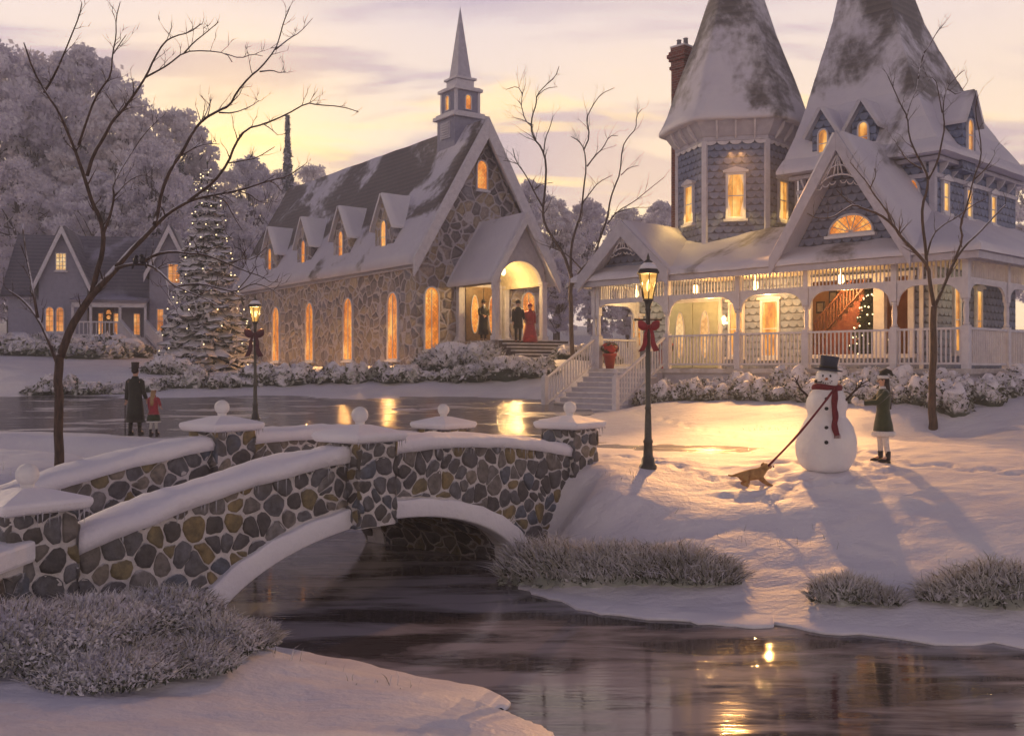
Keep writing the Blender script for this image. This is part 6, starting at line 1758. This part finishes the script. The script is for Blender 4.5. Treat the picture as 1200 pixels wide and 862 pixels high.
bl = [((px_ - 600) / F * Y_, Y_, r_, r_ * .7, h_) for px_, Y_, r_, h_ in ((1100, 12.9, .24, .22), (1128, 12.8, .30, .40), (1160, 12.7, .36, .52), (1195, 12.6, .36, .5))]
shrub('frosted_grass_clump', 'frosted bush on the bank at the right edge of the picture', bl, 700, .030, 'bush', seed=54, snowy=.5, blade=700, bladelen=.26, bladew=.006, mats=('shrub_frost', 'shrub_green', 'shrub_frost', 'shrub_snow'))

# dry stalks poking through the snow on the banks: nobody could count them
V = []; rgs = np.random.default_rng(88)
for (cx_, cy_, sx_, sy_, nn_) in ((2.6, 14.9, 2.2, .5, 60), (5.2, 13.4, 1.6, .35, 50), (-2.6, 10.2, .7, .3, 40), (8.5, 13.5, 1.5, .8, 40), (6.3, 25.2, .5, .3, 26), (-7.6, 14.6, .8, .5, 40), (1.9, 16.9, .4, .25, 24), (-1.2, 9.6, .5, .2, 18)):
    X_ = cx_ + rgs.normal(size=nn_) * sx_ * .6; Y_ = cy_ + rgs.normal(size=nn_) * sy_ * .6; Z_ = ground(X_, Y_) + EZ
    for x, y, z in zip(X_, Y_, Z_):
        if z > EZ + WZ + .12: V.append((Vector((x, y, z - .02)), Vector((rgs.normal() * .3, rgs.normal() * .3, 1)).normalized(), rgs.uniform(.06, .22)))
ds = blades('dry_grass', V, .004, None, 5); tag(ds, kind='stuff')

# ================================================================ winter haze
b = MB(); b.box(-168, 168, -66, 172, -6, 48)
hz = b.build('haze', 'snow'); hz.data.materials.clear()
m = bpy.data.materials.new('haze'); m.use_nodes = True; nt = NT(m.node_tree); nt.n.clear()
pv = nt.new('ShaderNodeVolumePrincipled'); nt.put(pv.inputs['Color'], (.93, .91, .97)); pv.inputs['Density'].default_value = .0031; pv.inputs['Anisotropy'].default_value = .0
ou = nt.new('ShaderNodeOutputMaterial'); nt.l.new(pv.outputs[0], ou.inputs[1]); hz.data.materials.append(m)
tag(hz, kind='stuff')

# ================================================================ street lamps
def street_lamp(x, y, z, label, H=3.66, power=60):
    t = empty('street_lamp', (x, y, z), 0, label, 'street lamp', 'cast iron gas lamps')
    k = H / 3.66
    b = MB(Matrix.Scale(k, 4))
    b.lathe([(.15, -.3), (.15, .04), (.12, .07), (.11, .16), (.085, .2), (.075, .42), (.09, .45), (.065, .50), (.055, .9), (.048, 1.0), (.06, 1.03), (.048, 1.06), (.040, 2.7), (.055, 2.73), (.045, 2.77), (.07, 2.88), (.09, 2.92)], n=12)
    b.build('pole', 'iron', t)
    b = MB(Matrix.Scale(k, 4)); b.tube([(-.21, 0, 2.56), (.21, 0, 2.56)], .016, 8)
    for s_ in (-1, 1): b.ball((s_ * .22, 0, 2.56), .026, 8)
    b.build('crossbar', 'iron', t)
    b = MB(Matrix.Scale(k, 4)); n = 6
    for i in range(n):
        a = 2 * math.pi * i / n + .5; b.tube([(.085 * math.cos(a), .085 * math.sin(a), 2.90), (.175 * math.cos(a), .175 * math.sin(a), 3.36)], .011, 5)
    b.lathe([(.10, 2.88), (.10, 2.92)], n=6, rot=.5)
    b.lathe([(.205, 3.35), (.21, 3.38), (.13, 3.48), (.08, 3.52), (.085, 3.56), (.03, 3.60), (.03, 3.64), (.0, 3.72)], n=6, rot=.5, smooth=False)
    lf_ = b.build('lantern_frame', 'iron', t)
    b = MB(Matrix.Scale(k, 4)); b.lathe([(.19, 3.42), (.13, 3.50), (.08, 3.535)], (0, 0, .012), n=6, rot=.5); b.build('lantern_snow', 'snow_coping', lf_)
    b = MB(Matrix.Scale(k, 4)); 
    vs = []; 
    for r, z_ in ((.080, 2.92), (.170, 3.35)):
        for i in range(n): a = 2 * math.pi * i / n + .5; vs.append((r * math.cos(a), r * math.sin(a), z_))
    b.add(vs, [(i, (i + 1) % n, n + (i + 1) % n, n + i) for i in range(n)]); b.build('lantern_glass', 'lamp_glass', lf_)
    b = MB(Matrix.Scale(k, 4)); b.ball((0, 0, 3.14), (.035, .035, .09), 10); b.build('flame', 'flame', lf_)
    lamp('lamp_light', 'POINT', (0, 0, 3.20 * k), power, (1, .66, .30), t, .04)
    return t
def bow(x, y, z, mat, label, s=1.0, rz=0):
    b = MB(fr(0, 0, 0, rz) @ Matrix.Scale(s, 4))
    for sg in (-1, 1):
        vs = []; n = 10; k_ = 10
        for i in range(n + 1):       # puffed loop
            t = i / n; cx_ = sg * (.015 + .17 * t); hh_ = .018 + .072 * math.sin(math.pi * min(.93, t * .80 + .04)) ** .8; zc_ = .055 * t
            for q in range(k_):
                a = 2 * math.pi * q / k_; vs.append((cx_, -.02 + .038 * math.cos(a) * (.4 + t * .6), zc_ + hh_ * math.sin(a)))
        b.add(vs, [(i * k_ + q, i * k_ + (q + 1) % k_, (i + 1) * k_ + (q + 1) % k_, (i + 1) * k_ + q) for i in range(n) for q in range(k_)] + [tuple(range(n * k_, n * k_ + k_))], 0, True)
        vs = []; n = 8
        for i in range(n + 1):       # tail
            t = i / n; cx_ = sg * (.02 + .10 * t + .015 * math.sin(t * 7)); zz = -.02 - .40 * t; w_ = .022 + .03 * t
            vs += [(cx_ - w_, -.055 + .02 * math.sin(t * 6), zz), (cx_ + w_, -.05 + .02 * math.sin(t * 6), zz + .02), (cx_ + w_, -.04, zz + .02), (cx_ - w_, -.045, zz)]
        fs = [(4 * i + j, 4 * i + 4 + j, 4 * i + 4 + (j + 1) % 4, 4 * i + (j + 1) % 4) for i in range(n) for j in range(4)] + [(4 * n, 4 * n + 1, 4 * n + 2, 4 * n + 3)]
        b.add(vs, fs, 0, True)
    b.ball((0, -.03, .01), (.035, .045, .035), 10)
    o = b.build('bow', mat, loc=(x, y, z)); tag(o, label, 'bow'); return o
lx, ly = (759.5 - 600) / F * 17.7, 17.7; lz = gz_(lx, ly)
street_lamp(lx, ly, lz, 'tall black lamp post with a lit lantern and red bow on the snowy lawn', (EZ + (431 - 296) / F * 17.7 - lz) / 3.72 * 3.66, 170)
bow(lx, ly - .06, lz + 2.42, 'ribbon_red', 'red ribbon bow tied to the nearer lamp post', 1.0)
lx, ly = (299 - 600) / F * 29.2, 29.2; lz = gz_(lx, ly)
street_lamp(lx, ly, lz, 'black lamp post with a dark bow standing behind the bridge before the church', (EZ + (431 - 345) / F * 29.2 - lz) / 3.72 * 3.66, 420)
bow(lx, ly - .06, lz + 2.42, 'ribbon_dark', 'dark wine-coloured bow tied to the farther lamp post', 1.5)

# ================================================================ people
def skin_mesh(name, V, E, root_i, mat, parent, lvl=2):
    """V: list of (x,y,z,r) ; grown into one continuous surface"""
    me = bpy.data.meshes.new(name); me.from_pydata([v[:3] for v in V], E, []); me.update()
    o = bpy.data.objects.new(name, me); COL.objects.link(o)
    md = o.modifiers.new('skin', 'SKIN'); md.use_smooth_shade = True
    sv = me.skin_vertices[0].data
    for i, v in enumerate(V):
        r = v[3]; sv[i].radius = (r, r) if not isinstance(r, tuple) else r
        sv[i].use_root = (i == root_i)
    s_ = o.modifiers.new('sub', 'SUBSURF'); s_.levels = lvl; s_.render_levels = lvl
    me.materials.append(M[mat]); o.parent = parent
    return o
def rings(b, rr, n=18, wavy=0., mi=0):
    """elliptical rings (cx, cy, rx, ry, z)"""
    vs = []
    for k, (cx_, cy_, rx_, ry_, z) in enumerate(rr):
        for i in range(n):
            a = 2 * math.pi * i / n; w_ = 1 + wavy * (k / len(rr)) ** 2 * math.sin(a * 7 + k * .2)
            vs.append((cx_ + rx_ * math.cos(a) * w_, cy_ + ry_ * math.sin(a) * w_, z))
    fs = [(i * n + k, i * n + (k + 1) % n, (i + 1) * n + (k + 1) % n, (i + 1) * n + k) for i in range(len(rr) - 1) for k in range(n)]
    fs = [f[::-1] for f in fs] + [tuple(range(n)), tuple(range(len(rr) * n - 1, (len(rr) - 1) * n - 1, -1))]
    b.add(vs, fs, mi, True)
def person(pos, rz, h, label, armL, armR, coat='coat_dark', hem=.35, flare=.24, hat=None, hair='hair_dark', hairlen=0, trousers='coat_dark', furhem=False, gloves=None,
           skirt=None, waist=.165, group=None, step=.05, lean=0., headturn=0., sleeve=None, muff=False):
    """faces local -y. arms: elbow and wrist points for the left (+x) and right (-x) arm, in units of a 1.75 m figure"""
    s = h / 1.75; t = empty('person', pos, rz, label, 'person', group); SC = Matrix.Scale(s, 4)
    V = [(0, 0, .95, .125), (0, 0, 1.10, .115), (0, .005, 1.25, .135), (0, .01, 1.38, .12), (0, .0, 1.47, .055), (0, -.01, 1.53, .05), (0, -.015, 1.60, .078), (0, -.01, 1.67, .086), (0, -.005, 1.73, .055)]
    E = [(i, i + 1) for i in range(8)]
    def add(v, par):
        V.append(v); E.append((par, len(V) - 1)); return len(V) - 1
    hands = []
    for sg, (el, wr) in ((1, armL), (-1, armR)):
        a = add((sg * .17, .01, 1.40, .062), 3); a = add(tuple(el) + (.044,), a); a = add(tuple(wr) + (.032,), a)
        d = (Vector(wr) - Vector(el)).normalized(); p = Vector(wr) + d * .07; a = add(tuple(p) + ((.036, .02),), a)
        hands.append((sg, p, d, Vector(wr), Vector(el)))
    feet = []
    for sg in (1, -1):
        fy_ = step * sg
        a = add((sg * .09, 0, .88, .085), 0); a = add((sg * .095, fy_ * .5 - .01, .50, .056), a); a = add((sg * .10, fy_ + .02, .10, .040), a); a = add((sg * .105, fy_ - .12, .045, .036), a)
        feet.append((sg, fy_))
    V = [(v[0] * s, v[1] * s, v[2] * s, tuple(q * s for q in v[3]) if isinstance(v[3], tuple) else v[3] * s) for v in V]
    bd = skin_mesh('body', V, E, 0, 'skin', t)
    # fingers, curled round what the hand holds
    b = MB(SC)
    for sg, p, d, wr, el in hands:
        side = d.cross(Vector((0, 0, 1))).normalized() if abs(d.z) < .9 else Vector((1, 0, 0)); dn = side.cross(d).normalized(); dn = dn if dn.z < 0 else -dn
        for q, ln in enumerate((.062, .072, .068, .052)):
            o_ = p + side * (q - 1.5) * .017 + d * .01
            b.tube([o_, o_ + d * ln * .5 + dn * .008, o_ + d * ln * .85 + dn * .03, o_ + d * ln * .9 + dn * .05], [.0095, .009, .008, .006], 6)
        o_ = p - d * .03 + side * (-sg) * .025
        b.tube([o_, o_ + side * (-sg) * .022 + d * .02, o_ + side * (-sg) * .028 + d * .045 + dn * .012], [.011, .010, .007], 6)
        if gloves: b.ball(p - d * .01, .042, 10)
    b.build('gloves' if gloves else 'hands', gloves or 'skin', t)
    # face: nose, eyes, mouth, ears
    b = MB(SC); b.tube([(0, -.088, 1.665), (0, -.112, 1.635), (0, -.092, 1.625)], [.008, .014, .010], 6)
    for sg in (-1, 1): b.ball((sg * .085, -.005, 1.645), (.012, .02, .03), 8)
    b.build('nose_and_ears', 'skin', t)
    b = MB(SC)
    for sg in (-1, 1): b.ball((sg * .031, -.084, 1.668), (.011, .008, .008), 8); b.box(sg * .031 - .016, sg * .031 + .016, -.094, -.084, 1.684, 1.689)
    b.build('eyes', 'hair_dark', t)
    b = MB(SC); b.ball((0, -.082, 1.595), (.022, .010, .006), 8); b.build('mouth', 'scarf_red', t)
    # legs
    b = MB(SC)
    for sg, fy_ in feet:
        b.tube([(sg * .09, 0, .90), (sg * .095, fy_ * .5 - .01, .50), (sg * .10, fy_ + .02, .14)], [.095, .068, .05 if trousers != 'cloth_white' else .044], 10)
    b.build('trousers' if trousers != 'cloth_white' else 'stockings', trousers, t)
    b = MB(SC)
    for sg, fy_ in feet:
        b.tube([(sg * .10, fy_ + .02, .22), (sg * .10, fy_ + .02, .10), (sg * .10, fy_ + .01, .045)], [.055, .05, .055], 10)
        b.ball((sg * .105, fy_ - .07, .035), (.048, .115, .045), 12); b.box(sg * .105 - .035, sg * .105 + .035, fy_ - .0, fy_ + .06, -.01, .03)
    b.build('boots', 'boot', t)
    # coat
    b = MB(SC); hz_ = hem
    rings(b, [(0, .0, .065, .065, 1.52), (0, .005, .10, .085, 1.475), (0, .01, .185, .115, 1.43), (0, .01, .205, .135, 1.34), (0, .005, .19, .138, 1.22), (0, .0, waist + .01, .125, 1.06), (0, .0, .185, .145, .93),
              (0, .005, .185 + (flare - .185) * .5, .15 + (flare - .17) * .5, (.93 + hz_) / 2), (0, .01, flare, flare * .86, hz_), (0, .01, flare * .97, flare * .82, hz_ + .03)], wavy=.05)
    for sg, p, d, wr, el in hands:
        b.tube([(sg * .13, .01, 1.43), (sg * .185, .01, 1.385), tuple(Vector(el) * .55 + Vector((sg * .185, .01, 1.385)) * .45), tuple(el), tuple(Vector(el).lerp(wr, .5)), tuple(wr)], [.06, .074, .068, .060, .055, .052], 10)
    ct = b.build('coat', coat, t)
    b = MB(SC); rings(b, [(0, -.0, .075, .075, 1.535), (0, .0, .095, .088, 1.49), (0, .0, .08, .07, 1.47)]); b.build('collar', 'cloth_white' if furhem else coat, ct)
    if furhem:
        b = MB(SC); rings(b, [(0, .01, flare * .98, flare * .84, hz_ + .07), (0, .01, flare * 1.14, flare * .98, hz_ + .05), (0, .01, flare * 1.16, flare, hz_ - .01), (0, .01, flare, flare * .85, hz_ - .04)], n=26, wavy=.06)
        b.build('fur_hem', 'cloth_white', ct)
        b = MB(SC)
        for sg, p, d, wr, el in hands: b.tube([wr - d * .03, wr + d * .03], [.066, .066], 10)
        b.build('fur_cuffs', 'cloth_white', ct)
    if skirt:
        b = MB(SC); rings(b, [(0, .0, waist, .12, 1.05), (0, .02, .22, .2, .8), (0, .04, .30, .30, .4), (0, .05, .36, .36, .05), (0, .05, .34, .34, .06)], n=26, wavy=.06); b.build('skirt', skirt, t)
    # hair
    b = MB(SC); b.ball((0, .014, 1.685), (.092, .098, .098), 14)
    if hairlen: rings(b, [(0, .045, .088, .07, 1.68), (0, .06, .095, .065, 1.55), (0, .085, .105, .06, 1.42), (0, .11, .10, .05, 1.42 - hairlen * .5), (0, .12, .06, .035, 1.42 - hairlen)], n=14, wavy=.1)
    b.build('hair', hair, t)
    if hat == 'top':
        b = MB(SC); b.lathe([(.155, 1.735), (.158, 1.747), (.10, 1.752), (.096, 1.83), (.104, 1.90), (.098, 1.905)], (0, .0, 0), 18); b.build('top_hat', 'wood_dark', t)
    elif hat == 'bowler':
        b = MB(SC); b.lathe([(.14, 1.735), (.14, 1.747), (.097, 1.752), (.092, 1.80), (.06, 1.835), (.01, 1.845)], (0, .0, 0), 16); b.build('hat', 'coal', t)
    elif hat == 'fur':
        b = MB(SC); rings(b, [(0, .0, .105, .105, 1.69), (0, .0, .118, .118, 1.72), (0, .0, .105, .105, 1.755)], n=20, wavy=.05); hb = b.build('hat_band', 'cloth_white', t)
        b = MB(SC); b.tube([(0, .01, 1.74), (0, .02, 1.80), (0, .07, 1.845), (0, .14, 1.82), (0, .19, 1.75)], [.10, .085, .062, .042, .022], 12); b.build('hat', 'coat_dark', hb)
        b = MB(SC); b.ball((0, .20, 1.72), .032, 10, noise=.2); b.build('pompom', 'cloth_white', hb)
    elif hat == 'bonnet':
        b = MB(SC); b.ball((0, .02, 1.70), (.11, .12, .11), 14, noise=.1); b.tube([(-.10, -.06, 1.66), (-.06, -.09, 1.76), (0, -.10, 1.79), (.06, -.09, 1.76), (.10, -.06, 1.66)], .024, 8); b.build('bonnet', skirt or 'cloth_white', t)
    elif hat == 'beret':
        b = MB(SC); b.ball((0, .02, 1.755), (.115, .12, .045), 14); b.build('beret', 'cloth_white', t)
        b = MB(SC); rings(b, [(0, 0, .095, .098, 1.73), (0, 0, .095, .098, 1.70)]); b.build('hat_ribbon', 'scarf_red', t)
    return t
dn_L = ((.215, .02, 1.13), (.225, -.04, .90)); dn_R = ((-.215, .02, 1.13), (-.225, -.04, .90))
gx0 = 25.6
mpos = ((158.5 - 600) / F * gx0, gx0); mz = max(gz_(*mpos), EZ + pz(mpos[1]))
person((mpos[0], mpos[1], mz), R(172), 1.66, 'man in long dark overcoat and top hat, back turned, holding a child by the hand', ((.21, .03, 1.13), (.25, .0, .92)), ((-.22, 0, 1.14), (-.25, -.10, .95)), 'coat_dark', .32, .25, 'top', 'hair_dark', 0, step=.06)
cpos = ((181 - 600) / F * gx0, gx0 - .05); czz = max(gz_(*cpos), EZ + pz(cpos[1]))
person((cpos[0], cpos[1], czz), R(165), 1.12, 'small child in red coat and green skirt, holding the hand of the man', ((.22, -.02, 1.15), (.21, -.06, .92)), ((-.23, 0, 1.30), (-.30, .0, 1.12)), 'coat_red', .78, .24, 'beret', 'hair_fair', .30, 'cloth_white', skirt=None, group=None)
kid = [o for o in S.objects if o.get('label', '').startswith('small child')][0]
b = MB(Matrix.Scale(1.12 / 1.75, 4)); rings(b, [(0, 0, .20, .16, .85), (0, .01, .25, .22, .70), (0, .02, .28, .25, .50), (0, .02, .26, .23, .51)], n=22, wavy=.08); b.build('skirt', 'coat_green', kid)
b = MB(Matrix.Scale(1.12 / 1.75, 4)); rings(b, [(0, .02, .275, .245, .53), (0, .02, .295, .265, .51), (0, .02, .275, .245, .47)], n=22, wavy=.08); b.build('fur_hem', 'cloth_white', kid)
# walking cane of the man
b = MB(); b.tube([(0, 0, 0), (0, 0, .82)], .012, 6); b.tube([(0, 0, .82), (.03, 0, .87), (.08, 0, .86)], .014, 6)
cn = b.build('walking_cane', 'wood_dark', loc=(mpos[0] - .30, mpos[1] + .12, mz)); tag(cn, 'thin dark walking cane beside the man in the long overcoat', 'cane')
# girl beside the snowman
gY = 18.4; gp = ((1035 - 600) / F * gY, gY); 
girl = person((gp[0], gp[1], gz_(*gp) - .02), R(-96), (538 - 437) / F * gY, 'girl in dark green fur-trimmed coat and white-banded hat, offering a snowball to the snowman',
       ((.20, -.16, 1.22), (.09, -.42, 1.19)), ((-.20, -.16, 1.22), (-.09, -.42, 1.19)), 'coat_green', .56, .235, 'fur', 'hair_dark', .35, 'cloth_white', True, 'cloth_white', waist=.15, step=.05)
gd = Vector((math.sin(R(-96)), -math.cos(R(-96)), 0)); sc_ = (538 - 437) / F * gY / 1.75
b = MB(); b.ball((0, 0, 0), .068, 14, noise=.12)
sb = b.build('snowball', 'ball_snow', loc=(gp[0] + gd.x * .55 * sc_, gp[1] + gd.y * .55 * sc_, gz_(*gp) + 1.22 * sc_)); tag(sb, 'snowball held in the white-gloved hands of the girl', 'snowball')
# visitors at the church
def cw(x, y, z):
    return Vector((CORN.x + .817 * x - .577 * y, CORN.y + .577 * x + .817 * y, EZ + z))
person(cw(2.75, -3.56, FZ - .13), R(10), 1.70, 'man in dark suit and hat descending the church steps beside the lady in red', ((.22, -.02, 1.14), (.24, -.10, 1.0)), dn_R, 'coat_dark', .62, .21, 'bowler', step=.07)
person(cw(3.38, -3.52, FZ - .13), R(0), 1.62, 'lady in a long crimson dress on the church steps', dn_L, ((-.22, 0, 1.16), (-.20, -.12, 1.0)), 'coat_red', .80, .22, 'bonnet', skirt='coat_red', hair='hair_dark')
person(cw(2.75, -1.0, FZ), R(15), 1.72, 'dark robed figure with white beard standing before the church door', ((.2, -.10, 1.16), (.06, -.20, 1.10)), ((-.2, -.10, 1.16), (-.06, -.20, 1.12)), 'coat_dark', .30, .24, 'bowler', furhem=False)
pr_ = [o for o in S.objects if o.get('label', '').startswith('dark robed')][0]
b = MB(Matrix.Scale(1.72 / 1.75, 4)); b.tube([(0, -.09, 1.60), (0, -.12, 1.52), (0, -.12, 1.42)], [.05, .05, .012], 8); b.build('beard', 'cloth_white', pr_)

# ================================================================ snowman
sY = 17.6; sp = ((969 - 600) / F * sY, sY); sz = gz_(*sp)
sm = empty('snowman', (sp[0], sp[1], sz), R(-18), 'big snowman in tilted top hat and dark red scarf with twig arms, on the lawn', 'snowman')
b = MB()
prof = [(.0, -.06), (.30, -.04), (.43, .06), (.50, .25), (.515, .45), (.47, .66), (.37, .84), (.305, .92), (.325, 1.02), (.335, 1.15), (.30, 1.29), (.22, 1.39), (.165, 1.425), (.185, 1.48), (.20, 1.56), (.185, 1.65), (.12, 1.73), (.0, 1.76)]
pts_ = smooth_pts([Vector((r, 0, z)) for r, z in prof], 2); n = 40; vs = []
for i, q in enumerate(pts_):
    for k in range(n):
        a = 2 * math.pi * k / n; c = Vector((math.cos(a), math.sin(a), 0)); e = 1 + .09 * mnoise.noise(Vector((c.x * 1.5, c.y * 1.5, q.z * 2.2))) + .03 * mnoise.noise(Vector((c.x * 4, c.y * 4, q.z * 6))) + .012 * mnoise.noise(Vector((c.x * 10, c.y * 10, q.z * 14)))
        vs.append((q.x * c.x * e, q.x * c.y * e, q.z))
b.add(vs, [(i * n + k, i * n + (k + 1) % n, (i + 1) * n + (k + 1) % n, (i + 1) * n + k) for i in range(len(pts_) - 1) for k in range(n)], 0, True)
b.build('body', 'snowman_snow', sm)
b = MB()
for zz in (.42, .68): pass
for zz, rr in ((1.22, .325), (1.06, .335), (.74, .43), (.50, .515)):
    bb = MB(); bb.lathe([(.0, -.012), (.030, -.01), (.034, 0), (.026, .012), (0, .014)], n=10); o = bb.build('button', 'coal', sm); o.location = (0, -rr, zz); o.rotation_euler = (R(90), 0, 0)
for sx_ in (-.06, .06):
    b = MB(); b.ball((sx_, -.178, 1.605), (.018, .012, .026), 10); b.build('eye', 'coal', sm)
b = MB(); b.tube([(0, -.18, 1.56), (-.01, -.25, 1.555), (-.02, -.31, 1.54)], [.026, .018, .004], 10); b.build('nose', 'carrot', sm)
b = MB()
for i in range(6):
    a = R(-150 + 24 * i); b.ball((.095 * math.cos(a), -.178 - .004 * abs(math.sin(a)), 1.555 + .075 * math.sin(a)), .011, 8)
b.build('mouth', 'coal', sm)
b = MB(); b.tube([(-.085, -.17, 1.50), (-.17, -.27, 1.50)], .010, 8); b.tube([(-.175, -.275, 1.485), (-.175, -.275, 1.545)], [.024, .028], 10); b.build('pipe', 'wood_dark', sm)
b = MB(fr(.02, .01, 1.71) @ Matrix.Rotation(R(7), 4, 'Y')); b.lathe([(.235, -.01), (.245, .008), (.15, .022), (.142, .10), (.158, .225), (.152, .24), (.0, .245)], n=24, sx=1, sy=.95); ht_ = b.build('top_hat', 'hat_felt', sm)
b = MB(fr(.02, .01, 1.71) @ Matrix.Rotation(R(7), 4, 'Y')); b.lathe([(.151, .024), (.153, .07)], n=24); b.build('hat_ribbon', 'coal', ht_)
def stick(p, tips, r=.021):
    b = MB(); b.tube(p, [r, r * .9, r * .7][:len(p)] if len(p) == 3 else r, 7)
    for a, c in tips: b.tube([a, (Vector(a) + Vector(c)) / 2 + Vector((.01, .01, .015)), c], [r * .6, r * .45, r * .2], 5)
    return b.build('arm', 'twig', sm)
stick([(-.28, 0, 1.22), (-.42, -.02, 1.36), (-.50, .0, 1.50)], [((-.42, -.02, 1.36), (-.56, -.04, 1.42)), ((-.46, -.01, 1.43), (-.60, .02, 1.55)), ((-.50, 0, 1.50), (-.47, .02, 1.62)), ((-.50, 0, 1.50), (-.57, .0, 1.60))])
stick([(.26, -.05, 1.14), (.42, -.10, 1.32), (.55, -.12, 1.46)], [((.50, -.12, 1.40), (.66, -.14, 1.46)), ((.55, -.12, 1.46), (.58, -.12, 1.57)), ((.55, -.12, 1.46), (.70, -.14, 1.54)), ((.46, -.1, 1.36), (.48, -.14, 1.50))])
b = MB(); N = 26
vs = []
ringp_ = [Vector((.20 * math.cos(a), .20 * math.sin(a), 1.405 + .02 * math.sin(a * 2))) for a in [2 * math.pi * i / N for i in range(N + 1)]]
b.tube(ringp_, .058, 10)
def strap(b, pts, w_, th, dirw=None):
    pts = smooth_pts([Vector(p) for p in pts], 2); vs = []
    for i, p in enumerate(pts):
        t = (pts[min(i + 1, len(pts) - 1)] - pts[max(i - 1, 0)]).normalized(); sd_ = (Vector(dirw) if dirw else Vector((1, 0, 0))); sd_ = (sd_ - t * sd_.dot(t)).normalized(); nn_ = t.cross(sd_)
        ww = w_ * (1 + .10 * math.sin(i * 1.1))
        vs += [p - sd_ * ww + nn_ * th, p + sd_ * ww + nn_ * th, p + sd_ * ww - nn_ * th, p - sd_ * ww - nn_ * th]
    fs = [(4 * i + j, 4 * i + (j + 1) % 4, 4 * i + 4 + (j + 1) % 4, 4 * i + 4 + j) for i in range(len(pts) - 1) for j in range(4)] + [(3, 2, 1, 0), tuple(range(len(vs) - 4, len(vs)))]
    b.add(vs, fs, 0, True)
strap(b, [(.13, -.17, 1.42), (.14, -.32, 1.30), (.12, -.365, 1.10), (.15, -.38, .92), (.12, -.44, .78), (.17, -.49, .62)], .048, .012)
# the other end of the scarf, pulled out taut to the dog
dY = 16.85; dp = Vector(((884 - 600) / F * dY, dY, 0)); dp.z = gz_(dp.x, dp.y)
mouth = at(900, 546, dY - .05)
inv = (Matrix.Translation((sp[0], sp[1], sz)) @ Matrix.Rotation(R(-18), 4, 'Z')).inverted()
ml = inv @ mouth
strap(b, [(.16, -.16, 1.42), (.10, -.34, 1.36), (-.02, -.46, 1.18), tuple(Vector((-.02, -.46, 1.18)).lerp(ml, .5) + Vector((0, 0, -.05))), tuple(ml)], .016, .009, (0, 0, 1))
for q in range(5): b.tube([(.135 + q * .02, -.49, .63), (.13 + q * .022, -.50, .57)], .006, 4)
b.build('scarf', 'scarf_red', sm)

# ================================================================ dog tugging the scarf
dog = empty('dog', dp, R(6), 'golden brown puppy leaning back and tugging the long end of the scarf', 'dog')
V = [(-.17, 0, .155, .078), (-.06, 0, .165, .080), (.06, 0, .175, .088), (.12, 0, .225, .058), (.165, 0, .275, .056), (.215, 0, .275, .032), (.25, 0, .268, .024)]
E = [(i, i + 1) for i in range(6)]
def add(v, par): V.append(v); E.append((par, len(V) - 1)); return len(V) - 1
for sg in (-1, 1):
    a = add((-.15, sg * .055, .12, .050), 0); a = add((-.10, sg * .07, .075, .034), a); a = add((-.165, sg * .07, .040, .022), a); a = add((-.10, sg * .07, .014, .020), a)
    a = add((.08, sg * .05, .13, .036), 2); a = add((.13, sg * .06, .075, .024), a); a = add((.20, sg * .06, .030, .019), a); a = add((.24, sg * .06, .016, .020), a)
a = add((-.245, 0, .165, .026), 0); a = add((-.31, 0, .15, .018), a); a = add((-.37, .01, .165, .010), a)
skin_mesh('body', V, E, 0, 'fur_gold', dog)
dog.scale = (1.2, 1.2, 1.2)
for sg in (-1, 1):
    b = MB(); b.tube([(.15, sg * .045, .315), (.14, sg * .072, .29), (.15, sg * .078, .235)], [.018, .026, .012], 8); b.build('ear', 'fur_gold', dog)
    b = MB(); b.ball((.205, sg * .026, .297), .008, 8); b.build('eye', 'coal', dog)
b = MB(); b.ball((.272, 0, .275), (.012, .012, .010), 8); b.build('nose', 'coal', dog)
